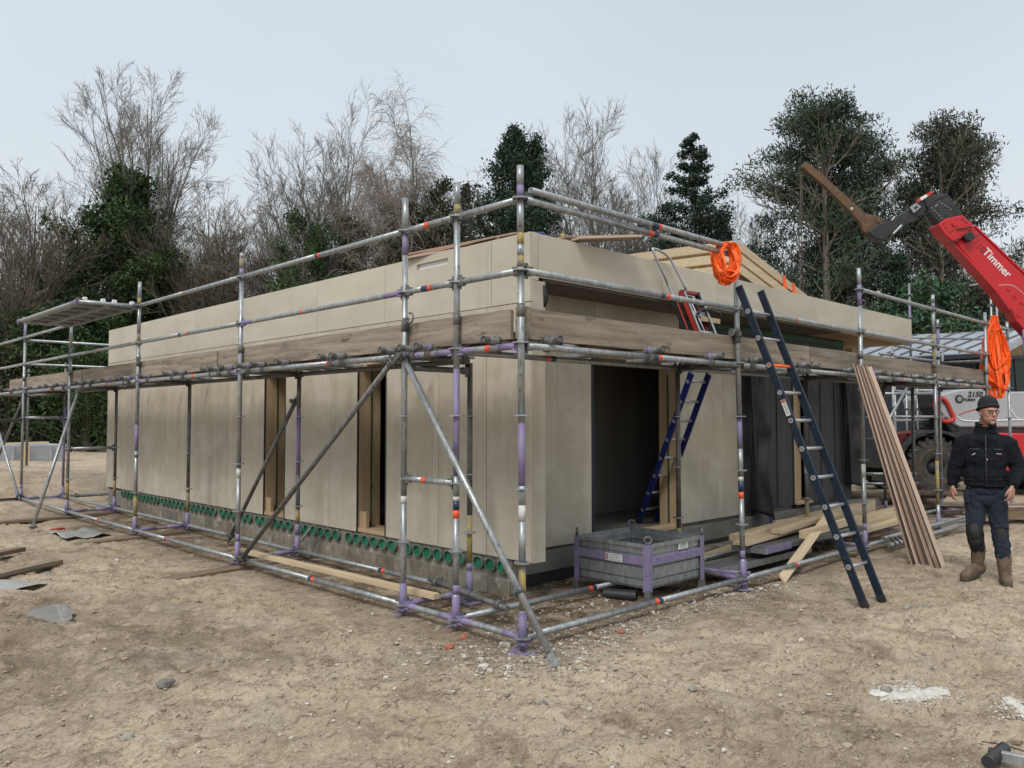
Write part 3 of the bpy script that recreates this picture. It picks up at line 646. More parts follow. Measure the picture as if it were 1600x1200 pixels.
# green hollow core sleeves
yy = 1.33; kk = 3
while yy < 11.1:
    c = Vector((XW+.0115, yy, .262)); ov = MB(); n = 16; hw, hh = .053, .006
    def ring(s, x): return [(x, c.y+hw*s*math.cos(2*math.pi*j/n), c.z+(hh*(1 if math.sin(2*math.pi*j/n) >= 0 else -1)*(.0 if abs(math.sin(2*math.pi*j/n)) < 1e-6 else 1)*.75)+hw*s*.8*math.sin(2*math.pi*j/n)) for j in range(n)]
    vs = ring(1.34, c.x-.001)+ring(1.26, c.x-.026)+ring(1.08, c.x-.026)+ring(1.0, c.x-.003)
    fs = []
    for q in range(3):
        for j in range(n): fs.append((q*n+j, q*n+(j+1) % n, (q+1)*n+(j+1) % n, (q+1)*n+j))
    ov.add(vs[:2*n]+vs[n:3*n]+vs[2*n:], [(j, (j+1) % n, n+(j+1) % n, n+j) for j in range(n)]+[(2*n+j, 2*n+(j+1) % n, 3*n+(j+1) % n, 3*n+j) for j in range(n)], 0)
    ov.add(ring(1.08, c.x-.0255)+ring(1.0, c.x-.003), [(j, (j+1) % n, n+(j+1) % n, n+j) for j in range(n)], 1)
    ov.add(ring(1.0, c.x-.0025), [tuple(range(n))], 1)
    # dished centre
    vs = ring(.92, c.x-.004)+ring(.6, c.x-.0030); fs = [(j, (j+1) % n, n+(j+1) % n, n+j) for j in range(n)]
    ov.add(vs, fs, 1, True)
    o = ov.build('sleeve_end', ['green_ring', 'green'], house)
    kk += 1; yy += .163
    if kk % 6 == 0: yy += .10
for s_, z in ((0, 0),):
    text_obj('chalk_mark', 'H2', (1, 0, 0), (0, 0, 1), (7.55, YR-.0225, .20), .2, 'green_ring', house)
text_obj('chalk_mark', 'S', (1, 0, 0), (0, 0, 1), (8.3, YR-.0225, .20), .16, 'green_ring', house)
# ---------------------------------------------------------------- scaffold
scaf = thing('scaffold', (0, 0, 0), 'galvanised ring lock scaffold with purple painted collars wrapped around the beige house', 'scaffold')
TR = .0242
SM = ['galv', 'purple', 'yellow', 'orange_tape', 'navy_tape', 'white_tape', 'galv_dark']
def rosette(mb, x, y, z, mi=0):
    n = 16; ro, ri = .060, .023; vs = []; fs = []
    for zz in (z-.0045, z+.0045):
        for j in range(n):
            t = 2*math.pi*j/n; rr = ro*(1-.10*(j % 4 == 2)); vs.append((x+rr*math.cos(t), y+rr*math.sin(t), zz))
    for j in range(n): fs.append((j, (j+1) % n, n+(j+1) % n, n+j))
    fs.append(tuple(reversed(range(n)))); fs.append(tuple(range(n, 2*n))); mb.add(vs, fs, mi)
def standard(x, y, top, bands=(), z0=.16, lean=(0, 0), jack=True, parent=scaf, rz=None, basez=0.0, dark=False):
    """bands: (z0, z1, material slot). The tube is drawn in stacked sections."""
    mb = MB(); cuts = sorted(set([z0, top]+[b[0] for b in bands]+[b[1] for b in bands])); cuts = [c for c in cuts if z0 <= c <= top]
    def pt(z): return (x+lean[0]*(z/3.2), y+lean[1]*(z/3.2), z)
    for a, b in zip(cuts, cuts[1:]):
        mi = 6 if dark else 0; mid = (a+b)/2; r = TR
        for q in bands:
            if q[0] <= mid <= q[1]: mi = q[2]; r = TR+(.0007 if mi > 2 else 0)
        mb.tube(pt(a), pt(b), r, 12, mi)
    z = .1 if rz is None else rz
    while z < top-.05:
        p = pt(z); rosette(mb, p[0], p[1], z, 0 if z > .3 else 0); z += .5
    # spigot collars
    for z in (2.28,):
        if top > 2.5: mb.tube(pt(z), pt(z+.09), TR+.004, 12, 6)
    if jack:
        mb.tube((x, y, .05), (x, y, .27), .030, 12, 1)
    o = mb.build('standard', SM, parent)
    if jack:
        j = MB(); j.tube((x, y, basez+.006), (x, y, .06), .017, 10, 6)
        j.box((x-.075, y-.075, basez), (x+.075, y+.075, basez+.007), 1)
        j.tube((x, y, .045), (x, y, .075), .034, 10, 1)
        for sgn in (1, -1): j.bar((x+.03*sgn, y, .06), (x+.10*sgn, y+.012*sgn, .055), .018, .012, mi=1)
        j.build('base_jack', SM, o)
    return o
P_, Y_, O_, Nv, W_ = 1, 2, 3, 4, 5
standard(0, 0, 3.33, [(.28, .60, Y_), (.88, .99, W_), (1.12, 1.55, P_), (2.78, 2.86, Y_), (2.62, 2.70, Y_), (3.10, 3.19, P_)], lean=(-.012, .010))
standard(0, .70, 3.36, [(.28, .35, P_), (.84, .90, O_), (.90, .97, Nv), (.97, 1.0, W_), (1.15, 1.95, P_), (3.12, 3.19, Y_)])
standard(0, 1.35, 3.37, [(.9, .96, W_), (2.9, 3.09, P_)], rz=.1)
standard(0, 4.28, 3.36, [(.28, .36, P_), (.95, 1.05, W_), (3.19, 3.30, Y_), (3.10, 3.19, P_)])
standard(0, 7.31, 3.42, [(.28, .55, Y_), (1.15, 1.5, P_), (3.1, 3.2, Y_), (2.62, 2.72, Y_)])
standard(0, 10.34, 3.12, [(.28, .62, Y_), (2.62, 2.72, P_)])
standard(0, 13.2, 3.42, [(3.0, 3.38, P_), (.28, .36, P_)])
standard(0, 15.9, 3.42, [(.28, .36, P_), (3.0, 3.2, Y_)])
for (x, y, t, b) in ((.70, 1.35, 2.06, [(.28, .34, P_), (.34, .75, Y_)]), (.70, 4.28, 2.06, [(.28, .40, P_), (.40, .58, Y_), (.95, 1.7, P_)]),
                     (.70, 7.31, 2.06, [(.28, .62, Y_)]), (.70, 10.30, 2.06, [(.3, .6, Y_)]), (.70, 13.2, 2.66, [(.3, 1.8, P_)]), (.70, 15.9, 2.66, []),
                     (1.35, 12.5, 2.06, [(.3, .8, Y_)]), (1.9, 13.2, 2.66, [])):
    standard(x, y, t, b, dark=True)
standard(2.88, 0, 3.30, [(.28, .36, P_), (.84, .90, O_), (.90, 1.0, Nv), (1.0, 1.04, W_), (1.3, 1.6, P_)], lean=(-.07, .0))
standard(5.62, 0, 3.35, [(.28, .36, P_), (2.9, 3.15, P_), (.9, 1.05, W_)], lean=(-.03, 0))
standard(8.07, 0, 3.30, [(.4, 1.0, Y_), (2.2, 2.75, Y_), (3.1, 3.18, P_)], lean=(-.02, 0))
standard(10.40, 0, 3.27, [(1.0, 1.3, P_)]); standard(10.40, .70, 3.22, [(2.7, 3.1, P_)])
standard(11.62, 0, 3.22, [(2.4, 2.9, P_)])
for (x, b) in ((2.88, [(.22, .5, Y_)]), (5.62, [(.22, .62, Y_), (.9, 1.05, W_)]), (8.07, [(.28, .4, P_), (1.2, 1.8, P_)])):
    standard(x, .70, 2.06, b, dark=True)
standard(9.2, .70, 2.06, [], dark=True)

def tube_part(name, p0, p1, ends=0, bands=(), wedge=True, dark=False, r=TR, gap=.028):
    """horizontal or raking tube with painted ends and marking bands at fractions of its length"""
    p0 = Vector(p0); p1 = Vector(p1); L = (p1-p0).length; d = (p1-p0)/L; mb = MB()
    if wedge:
        for p, s in ((p0, 1), (p1, -1)):
            a = p+d*s*.026
            mb.bar(a, a+d*s*.060, .036, .062, mi=1 if ends else 6)
            mb.bar(a+d*s*.012+Vector((0, 0, -.055)), a+d*s*.012+Vector((0, 0, .055)), .008, .030, up=d, mi=6)
    a0, a1 = p0+d*gap, p1-d*gap; LL = (a1-a0).length
    cuts = [(0, 1, 6 if dark else 0)]
    for f, w, mi in bands: cuts.append((f, f+w/LL, mi))
    if ends:
        cuts.append((0, ends/LL, 1)); cuts.append((1-ends/LL, 1, 1))
    ks = sorted(set([0, 1]+[c for q in cuts for c in q[:2] if 0 < c < 1]))
    for a, b in zip(ks, ks[1:]):
        mid = (a+b)/2; mi = cuts[0][2]
        for q in cuts[1:]:
            if q[0] <= mid <= q[1]: mi = q[2]
        mb.tube(a0.lerp(a1, a), a0.lerp(a1, b), r+(.0007 if mi > 2 else 0), 12, mi, cap=(a == 0 or b == 1))
    return mb.build(name, SM, scaf)
def tape(f): return [(f, .045, O_), (f+.017, .05, Nv), (f+.034, .02, W_)]
ZD = 2.08
LY = [0, .70, 1.35, 4.28, 7.31, 10.34, 13.2, 15.9]
for i, (a, b) in enumerate(zip(LY, LY[1:])):
    sh = b-a < 1
    tube_part('ledger', (0, a, .1), (0, b, .1), ends=.16 if sh else 0, bands=[] if sh else tape(.46 if i != 3 else .62))
    tube_part('ledger', (0, a, ZD), (0, b, ZD), ends=.2 if sh else (.12 if i % 2 else 0), bands=[(.45, .05, O_)] if sh else [(.38, .045, O_)])
    tube_part('guard_rail', (0, a, 2.6), (0, b, 2.6), bands=[(.45, .045, O_), (.52, .08, Nv)] if i in (1, 3) else ([(.55, .035, O_)] if not sh else []), ends=.25 if i == 2 else 0)
    if not 7 < a < 10: tube_part('guard_rail', (0, a, 3.1), (0, b, 3.1), bands=[(.5, .05, O_)] if i in (1,) else (tape(.44) if i == 2 else ([(.5, .03, O_)] if not sh else [])))
tube_part('ledger', (0, .70, 1.1), (0, 1.35, 1.1), bands=[(.55, .05, O_)])
IY = [1.35, 4.28, 7.31, 10.30, 13.2, 15.9]
for i, (a, b) in enumerate(zip(IY, IY[1:])):
    tube_part('ledger', (.70, a, .1), (.70, b, .1), bands=tape(.42) if i == 0 else (), ends=.12 if i else 0)
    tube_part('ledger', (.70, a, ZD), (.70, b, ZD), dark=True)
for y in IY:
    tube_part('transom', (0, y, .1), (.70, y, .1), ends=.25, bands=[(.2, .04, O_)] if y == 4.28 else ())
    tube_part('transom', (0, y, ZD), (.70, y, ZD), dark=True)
tube_part('transom', (0, 10.34, 1.1), (.70, 10.30, 1.1)); tube_part('transom', (0, 13.2, 1.6), (.7, 13.2, 1.6))
RX = [0, 2.88, 5.62, 8.07, 10.40]
for i, (a, b) in enumerate(zip(RX, RX[1:])):
    tube_part('ledger', (a, 0, .1), (b, 0, .1), bands=tape(.52) if i == 0 else ([(.36, .04, O_)] if i == 1 else ()))
    tube_part('ledger', (a, 0, ZD), (b, 0, ZD), bands=[(.52, .06, Nv), (.545, .04, O_)] if i == 0 else [(.5, .03, O_)])
    tube_part('guard_rail', (a, 0, 2.6), (b, 0, 2.6), bands=[(.56, .05, Nv), (.585, .05, O_)] if i == 0 else ([(.4, .03, O_)] if i == 1 else ()))
    if i != 1: tube_part('guard_rail', (a, 0, 3.1), (b, 0, 3.1), bands=[(.5, .06, O_), (.525, .06, Nv)] if i == 0 else ())
tube_part('guard_rail', (.03, -.02, 3.165), (2.80, -.02, 3.165), bands=[(.52, .08, Nv), (.55, .04, O_)], wedge=False)
tube_part('guard_rail', (10.40, 0, 2.6), (11.62, 0, 2.6)); tube_part('guard_rail', (10.40, 0, 3.1), (11.62, 0, 3.1)); tube_part('ledger', (10.40, 0, ZD), (11.62, 0, ZD))
tube_part('guard_rail', (10.40, 0, 2.5), (10.40, .70, 2.5), dark=True)
IX = [0, 2.88, 5.62, 8.07, 10.40]
for i, (a, b) in enumerate(zip(IX, IX[1:])):
    if i != 1: tube_part('ledger', (a, .70, .1), (b, .70, .1), bands=tape(.52) if i == 0 else (), ends=.2 if i > 1 else 0)
    tube_part('ledger', (a, .70, ZD), (b, .70, ZD), bands=[(.33, .04, O_), (.35, .06, Nv)] if i == 0 else (), dark=(i > 1))
tube_part('ledger', (3.0, .85, .1), (8.0, .85, .12), wedge=False)
for x in (2.88, 5.62, 8.07, 10.40):
    tube_part('transom', (x, 0, .1), (x, .70, .1), ends=.2, dark=True); tube_part('transom', (x, 0, ZD), (x, .70, ZD), dark=True)
tube_part('transom', (0, 1.35, ZD-.09), (.7, 1.35, ZD-.09), dark=True)
# raking braces with a clamp at each end
def clamp(mb, p, d, r=.028, mi=6):
    d = Vector(d).normalized(); p = Vector(p)
    mb.tube(p-d*.026, p+d*.026, r+.008, 12, mi); a = d.cross(Vector((0, 0, 1)))
    if a.length < .1: a = d.cross(Vector((1, 0, 0)))
    a.normalize(); b = d.cross(a)
    mb.bar(p+a*.030-b*.02, p+a*.060-b*.02, .030, .034, up=d, mi=mi); mb.tube(p+a*.045-b*.05, p+a*.045+b*.05, .008, 6, mi)
def brace(p0, p1, dark=False, cl=(0.03, .97), flat=.10):
    p0 = Vector(p0); p1 = Vector(p1); d = (p1-p0).normalized(); mb = MB(); mi = 6 if dark else 0
    mb.tube(p0+d*flat, p1-d*flat, TR, 12, mi)
    for a, b in ((p0, p0+d*flat*1.15), (p1, p1-d*flat*1.15)): mb.bar(a, b, .046, .012, up=(1, .3, 0), mi=mi)
    o = mb.build('brace', SM, scaf)
    for f in cl:
        c = MB(); q = p0.lerp(p1, f); clamp(c, q, d); c.build('clamp', SM, o)
    return o
brace((-.05, 4.16, .07), (-.05, 1.37, 2.10), dark=True)
brace((-.05, 1.33, 2.11), (-.10, -.40, .015), cl=(.02, .80))
brace((.645, 5.92, .02), (.735, 4.34, 1.86), dark=True, cl=(.05, .95))
brace((-.80, 9.05, .01), (.02, 9.9, 2.06), cl=(.02, .97)); brace((-.05, 13.1, .1), (-.05, 15.9, 2.06)); brace((.04, 15.9, .4), (.04, 13.25, 2.05), dark=True)
tube_part('loose_tube', (.57, 1.75, .17), (.34, .48, .15), wedge=False, dark=True)
for x, y in ((.54, 1.60), (.36, .62)):
    c = MB(); clamp(c, (x, y, .16), (.18, 1, 0)); c.build('clamp', SM, scaf)
tube_part('guard_rail', (0, 13.2, 3.05), (5.5, 13.2, 3.05)); tube_part('guard_rail', (0, 13.2, 2.6), (5.5, 13.2, 2.6)); tube_part('ledger', (.7, 13.2, .1), (5, 13.2, .1), dark=True); tube_part('ledger', (-3.5, 13.2, .1), (0, 13.2, .1), dark=True)
tube_part('ledger', (.7, 12.5, .15), (5, 12.5, .15), dark=True); tube_part('guard_rail', (-3.5, 13.2, 1.55), (0, 13.2, 1.55), dark=True)
# putlogs carrying the deck, their open ends clamped over the outer ledger
def putlog(p0, p1, ax):
    p0 = Vector(p0); p1 = Vector(p1); mb = MB(); mb.tube(p0, p1, TR, 12, 0, cap=False)
    d = (p1-p0).normalized(); mb.tube(p0-d*.0, p0+d*.05, TR+.004, 12, 6, cap=False); mb.tube(p0+d*.002, p0+d*.003, .019, 12, 6)
    o = mb.build('putlog', SM, scaf)
    c = MB(); side = Vector((0, 1, 0)) if ax == 0 else Vector((1, 0, 0))
    q = p0+d*.13
    c.tube(q-d*.022, q+d*.022, TR+.008, 12, 1 if rnd.random() < .4 else 6); c.tube(Vector((q.x, q.y, ZD))-side*.022, Vector((q.x, q.y, ZD))+side*.022, TR+.008, 12, 6)
    c.bar(q+Vector((0, 0, -.045))-side*.03, q+Vector((0, 0, -.045))+side*.04, .03, .035, mi=6); c.tube(q+side*.03+Vector((0, 0, -.08)), q+side*.03+Vector((0, 0, .03)), .008, 6, 6)
    c.build('coupler', SM, o)
for y in (.28, 1.02, 1.22, 1.52, 2.25, 2.45, 3.3, 3.75, 4.05, 4.5, 4.75, 5.0, 5.75, 6.1, 6.9, 7.55, 7.8, 8.5, 9.2, 9.6, 9.8, 10.6, 11.2, 11.8, 12.4, 12.9, 13.5, 14.0):
    putlog((-.13+rnd.uniform(-.03, .03), y, 2.131), (.80+rnd.uniform(0, .2), y+rnd.uniform(-.04, .04), 2.131), 0)
for x in (.26, 1.45, 2.35, 3.05, 4.02, 4.22, 5.2, 6.0, 6.55, 7.2, 7.7, 8.45, 9.0, 9.5, 9.8):
    putlog((x, -.13+rnd.uniform(-.03, .03), 2.131), (x+rnd.uniform(-.04, .04), .80+rnd.uniform(0, .2), 2.131), 1)
def ringclip(p):
    c = MB(); n = 14
    pts = [(p[0]-.01, p[1]-.02-.045*math.sin(t)*.9-.03, p[2]+.04*math.cos(t)) for t in [2*math.pi*j/n*.8-.3 for j in range(n)]]
    c.poly(pts, .008, 6, 6); c.bar((p[0]-.01, p[1]-.02, p[2]-.02), (p[0]-.01, p[1]+.03, p[2]-.02), .03, .05, mi=6); c.build('clip', SM, scaf)
ringclip((-.02, 1.29, 2.38)); ringclip((-.02, 7.24, 2.40))
c = MB(); clamp(c, (2.83, 0, 2.36), (0, 0, 1)); clamp(c, (2.78, .02, 2.38), (1, 0, 0)); c.build('clamp', SM, scaf)
for p in ((2.88, 0), (0, 0), (0, .7)):
    pass
# two loose ladder beams lying on the bottom ledger at the far right, tied with black wire
t = thing('lattice_tube', (8, -.1, .1), 'pair of pale galvanised tubes laid along the bottom ledger beside the leaning boards', 'tube')
mb = MB(); mb.tube((5.9, -.10, .17), (8.9, -.10, .17), .026, 10); mb.tube((5.9, -.16, .09), (8.9, -.16, .09), .026, 10); mb.build('tube', ['galv'], t)
mb = MB()
for i in range(7): mb.poly([(6+i*.13, -.14, .06), (6.03+i*.13, -.2, .10), (6.06+i*.13, -.12, .15)], .010, 5)
mb.build('tie', 'blackp', t)
# toe boards
def toe(p0, p1, label, h=.215, z=2.242, seed=0, jit=.003, bow=0):
    d = Vector(p1)-Vector(p0); up = (-1, 0, 0) if abs(d.y) > abs(d.x) else (0, -1, 0)
    o = plank('toe_board', (p0[0], p0[1], z), (p1[0], p1[1], z), h, .034, 'old_wood', up=up, seg=26, jit=jit, bow=bow, seed=seed)
    return tag(o, label, 'toe board', 'weathered toe boards edging the scaffold deck')
toe((.052, 1.385, 0), (.052, .155, 0), 'short weathered toe board on the left deck edge, ending at the corner post', seed=3)
toe((.050, 4.90, 0), (.050, 1.42, 0), 'weathered toe board on the left deck edge between the second and fourth posts', seed=4)
toe((.052, 9.82, 0), (.052, 4.95, 0), 'long weathered toe board in the middle of the left deck edge', seed=5)
toe((.052, 14.45, 0), (.052, 9.88, 0), 'farthest weathered toe board at the left end of the deck', seed=6)
toe((.075, .052, 0), (4.36, .052, 0), 'weathered toe board on the right deck edge, running from the corner post past the ladder', seed=7)
toe((4.40, .052, 0), (8.22, .052, 0), 'weathered toe board on the right deck edge above the leaning boards', seed=8)
toe((8.26, .052, 0), (10.48, .052, 0), 'last weathered toe board on the right deck edge, next to the orange straps', seed=9)
o = plank('end_board', (.09, .03, 2.250), (.09, .14, 2.250), .22, .05, 'old_wood', up=(1, 0, 0), seg=2, jit=.002); tag(o, 'short upright offcut of plank closing the deck corner at the post', 'board')
GP = 'deck planks laid on the putlogs'
for j, (a, b) in enumerate(((14.4, 10.6), (10.75, 7.0), (7.1, 3.6), (3.8, .1))):
    for i in range(3):
        o = plank('deck_plank', (.18+i*.21+rnd.uniform(-.006, .006), a+rnd.uniform(-.1, .1), 2.176+.0*j), (.18+i*.21, b+rnd.uniform(0, .15), 2.176), .195, .036, 'under_wood', seg=12, jit=.003, seed=20+j*3+i)
        tag(o, 'dirty brown scaffold plank lying on the putlogs of the deck behind the toe boards', 'plank', GP)
for j, (a, b) in enumerate(((.85, 4.0), (4.02, 7.2), (7.22, 10.3))):
    for i in range(3):
        o = plank('deck_plank', (a, .18+i*.21, 2.176), (b-rnd.uniform(0, .1), .18+i*.21+rnd.uniform(-.006, .006), 2.176), .195, .036, 'under_wood', seg=12, jit=.003, seed=50+j*3+i)
        tag(o, 'dirty brown scaffold plank lying on the putlogs of the deck behind the toe boards', 'plank', GP)
# aluminium decks hooked on as an outrigger platform
t = thing('outrigger_deck', (-.38, 8.8, 3.08), 'aluminium scaffold deck hooked level with the top rail at the far left, seen from below', 'deck')
for i in range(2):
    x0 = -.03-.36*i
    mb = MB(); mb.box((x0-.33, 7.36, 3.10), (x0, 10.28, 3.118)); mb.box((x0-.33, 7.36, 3.045), (x0-.318, 10.28, 3.10)); mb.box((x0-.012, 7.36, 3.045), (x0, 10.28, 3.10))
    for k in range(6): mb.box((x0-.318, 7.6+k*.5, 3.06), (x0-.012, 7.63+k*.5, 3.0995))
    d_ = mb.build('deck_panel', 'alu_deck', t, bevel=.003)
    for yy_ in (7.33, 10.25):
        for xx_ in (x0-.28, x0-.06):
            hk = MB(); hk.box((xx_-.025, yy_-.03, 3.07), (xx_+.025, yy_+.03, 3.145)); hk.build('hook', 'white', d_, bevel=.006)
tube_part('transom', (0, 7.31, 3.08), (-.78, 7.31, 3.08)); tube_part('transom', (0, 10.34, 3.08), (-.78, 10.30, 3.08)); tube_part('guard_rail', (-.76, 7.31, 3.08), (-.76, 10.3, 3.08), ends=.2)
# sole boards and pads
def sole(p0, p1, w, t_, label, m_='sole_wood', seed=0, name='sole_board', cat='board', group=None, z=None):
    z0 = float(ground_z(p0[0], p0[1])) if z is None else z; z1 = float(ground_z(p1[0], p1[1])) if z is None else z
    o = plank(name, (p0[0], p0[1], z0+t_/2), (p1[0], p1[1], z1+t_/2), w, t_, m_, seg=12, jit=.003, seed=seed)
    return tag(o, label, cat, group)
sole((-.93, 4.06), (.95, 4.33), .20, .045, 'brown timber sole board under the fourth scaffold post, sticking out to the left', seed=1, z=-.012)
sole((-.75, 7.12), (.95, 7.40), .20, .04, 'brown timber sole board under the fifth scaffold post', seed=2, z=-.010)
sole((-1.2, 10.2), (1.0, 10.4), .20, .04, 'brown timber sole board under the sixth scaffold post', seed=3, z=-.005)
sole((-1.9, 13.1), (1.0, 13.3), .20, .04, 'farthest timber sole board at the left end of the scaffold', seed=4, z=0.0)
sole((-.20, .62), (.22, .80), .24, .03, 'square plywood sole pad under the second scaffold post', seed=5, z=-.018, name='sole_pad', cat='pad')
sole((-.12, 1.33), (.10, 1.37), .16, .025, 'small sole pad under the third scaffold post', seed=6, z=-.022, name='sole_pad', cat='pad')
sole((7.9, -.12), (8.35, .1), .26, .03, 'pale sole pad under the yellowish scaffold post on the right', seed=8, z=-.015, name='sole_pad', cat='pad')
o = plank('pine_batten', (.09, 4.42, .160), (.21, 1.19, .155), .062, .045, 'pine', seg=10, jit=.001, seed=3)
tag(o, 'long fresh pine batten lying across the lower scaffold tubes at the left', 'batten')
o = plank('old_beam', (-2.9, 4.55, .05), (-1.36, 5.66, .06), .16, .05, 'sole_wood', seg=10, jit=.003, seed=8); tag(o, 'brown beam lying on the soil beside the sheet at the left edge', 'beam')
o = plank('old_beam', (-2.9, 4.45, .085), (-1.45, 5.52, .075), .07, .04, 'old_wood', seg=10, jit=.003, seed=9); tag(o, 'thin grey batten lying on top of the brown beam at the left edge', 'batten')
o = plank('old_beam', (-2.7, 6.0, .05), (-1.40, 6.94, .05), .12, .05, 'sole_wood', seg=10, jit=.003, seed=11); tag(o, 'short brown beam at the left edge, behind the other beams', 'beam')
o = plank('old_beam', (-.62, 8.75, .02), (-.45, 8.80, .02), .06, .03, 'redplastic', seg=4, jit=.003, seed=12)
o.name = 'orange_strip'; tag(o, 'small orange plastic strip on the soil under the far left brace', 'strip')
# ---------------------------------------------------------------- loose objects
def ladder(name, b0, t0, b1, t1, rungs, mr, label, n0=.12, n1=.93, w=.024, h=.075, orange=None, cat='ladder', sticker=None):
    b0, t0, b1, t1 = map(Vector, (b0, t0, b1, t1)); root = thing(name, (b0+b1)/2, label, cat)
    rd = (b1-b0).normalized(); up = (t0-b0).normalized(); nrm = rd.cross(up)
    for a, c in ((b0, t0), (b1, t1)):
        s = MB(); s.bar(a, c, w, h, up=nrm); st = s.build('stile', mr, root, bevel=.005)
        e_ = MB(); d = (c-a).normalized(); e_.bar(a-d*.012, a+d*.05, w+.006, h+.006, up=nrm); e_.build('foot_cap', 'blackp', st, bevel=.004)
        lp = MB(); e0 = a+nrm*(h/2+.001); lp.bar(a+d*.06+rd*(w/2-.001)+nrm*(-h/2+.004), c-d*.01+rd*(w/2-.001)+nrm*(-h/2+.004), .004, .006, up=nrm); lp.build('edge_lip', 'alu', st)
    for i in range(rungs):
        f = n0+(n1-n0)*i/(rungs-1); r = MB(); a = b0.lerp(t0, f); c = b1.lerp(t1, f); d = (c-a).normalized()
        r.tube(a-d*(w/2+.004), c+d*(w/2+.004), .0155, 12, 1 if orange == i else 0)
        for q, s_ in ((a, -1), (c, 1)): r.tube(q+d*s_*(w/2+.001), q+d*s_*(w/2+.004), .024, 12, 0)
        r.build('rung', ['alu', 'orange'], root)
    if sticker:
        f, L = sticker; q = b0.lerp(t0, f); u = up; s = MB(); out = -rd
        s.bar(q-u*L/2+out*(w/2+.0015), q+u*L/2+out*(w/2+.0015), .002, .045, up=nrm); o = s.build('sticker', 'paper', root)
        s = MB(); s.bar(q+u*L*.30+out*(w/2+.0028), q+u*L*.48+out*(w/2+.0028), .001, .04, up=nrm); s.build('print', 'redprint', o)
        s = MB()
        for k in range(5): s.bar(q+u*(L*(.20-.13*k))+out*(w/2+.0028), q+u*(L*(.15-.13*k))+out*(w/2+.0028), .001, .03, up=nrm)
        s.build('print', 'greyprint', o)
    return root
ladder('blue_ladder', (3.03, -1.05, -.01), (2.75, -.065, 2.80), (3.37, -1.06, -.01), (3.15, -.065, 2.80), 10, 'navy',
       'dark blue ladder with silver rungs and one orange rung leaning on the right scaffold', n0=.115, n1=.915, h=.072, orange=7, sticker=(.60, .15))
ladder('blue_ladder', (4.08, 2.10, .31), (3.48, .93, 2.07), (4.42, 2.08, .31), (3.82, .93, 2.07), 8, 'blue',
       'royal blue ladder standing inside the doorway and leaning out against the deck', n0=.10, n1=.95)
# metal stillage
BX0, BX1, BY0, BY1, BZ0, BZ1 = 1.78, 2.60, .27, 1.07, .13, .50
st = thing('stillage_box', (2.19, .67, 0), 'open galvanised metal stillage with purple posts and band standing at the doorway', 'crate')
bt_ = .0
def wall(a, b, n):                       # ribbed side from a to b, outward normal n
    a = Vector(a); b = Vector(b); n = Vector(n); mb = MB()
    prof = [(.0, .0), (.055, .0), (.060, -.012), (.068, -.012), (.072, .004), (.165, .004), (.170, -.012), (.180, -.012), (.184, .0), (.262, .0), (.268, -.010), (.276, -.010), (.280, .0), (.330, .0), (.336, .014), (.37, .014)]
    vs = []; 
    for z, o_ in prof: vs += [a+n*o_+Vector((0, 0, BZ0+z)), b+n*o_+Vector((0, 0, BZ0+z))]
    for z, o_ in reversed(prof): vs += [a+n*(o_-.012)+Vector((0, 0, BZ0+z)), b+n*(o_-.012)+Vector((0, 0, BZ0+z))]
    k = len(vs)//2; fs = [(2*i, 2*i+1, 2*((i+1) % k)+1, 2*((i+1) % k)) for i in range(k)]
    mb.add(vs, fs); w = mb.build('side_wall', 'galv', st)
    pb = MB(); pb.bar(a+n*.012+Vector((0, 0, BZ0+.222)), b+n*.012+Vector((0, 0, BZ0+.222)), .018, .072); pb.build('purple_band', 'purple', w, bevel=.004)
    return w
w1 = wall((BX0, BY1, 0), (BX0, BY0, 0), (-1, 0, 0)); w2 = wall((BX0, BY0, 0), (BX1, BY0, 0), (0, -1, 0))
wall((BX1, BY0, 0), (BX1, BY1, 0), (1, 0, 0)); wall((BX1, BY1, 0), (BX0, BY1, 0), (0, 1, 0))
MB().box((BX0, BY0, BZ0-.012), (BX1, BY1, BZ0+.004)).build('floor_plate', 'galv_dark', st)
for (x, y, sx_, sy_) in ((BX0, BY0, -1, -1), (BX1, BY0, 1, -1), (BX0, BY1, -1, 1), (BX1, BY1, 1, 1)):
    mb = MB(); L_ = .062; z0, z1 = .09, BZ1+.0
    ox, oy = x+sx_*.022, y+sy_*.022
    mb.box((min(ox, ox-sx_*.006), min(oy, oy-sy_*L_), z0), (max(ox, ox-sx_*.006), max(oy, oy-sy_*L_), z1)); mb.box((min(ox-sx_*.006, ox-sx_*L_), min(oy, oy-sy_*.006), z0), (max(ox-sx_*.006, ox-sx_*L_), max(oy, oy-sy_*.006), z1))
    p = mb.build('corner_post', 'purple', st, bevel=.003)
    f = MB(); cx_, cy_ = ox-sx_*.02, oy-sy_*.02
    f.hexa([(cx_-.032, cy_-.032, 0), (cx_+.032, cy_-.032, 0), (cx_+.032, cy_+.032, 0), (cx_-.032, cy_+.032, 0), (cx_-.018, cy_-.018, z0+.03), (cx_+.018, cy_-.018, z0+.03), (cx_+.018, cy_+.018, z0+.03), (cx_-.018, cy_+.018, z0+.03)]); f.build('foot', 'galv_dark', p)
    e_ = MB(); n = 14; hx, hy = (cx_, cy_)
    dx_, dy_ = (Vector((sy_, -sx_, 0)).normalized().x, Vector((sy_, -sx_, 0)).normalized().y)
    e_.poly([(hx+dx_*.028*math.cos(t)*1.1, hy+dy_*.028*math.cos(t)*1.1, z1+.035+.030*math.sin(t)) for t in [2*math.pi*j/n for j in range(n)]], .011, 6, closed=True)
    e_.box((hx-.012, hy-.012, z1-.03), (hx+.012, hy+.012, z1+.012)); e_.build('stacking_ear', 'galv_dark', p)
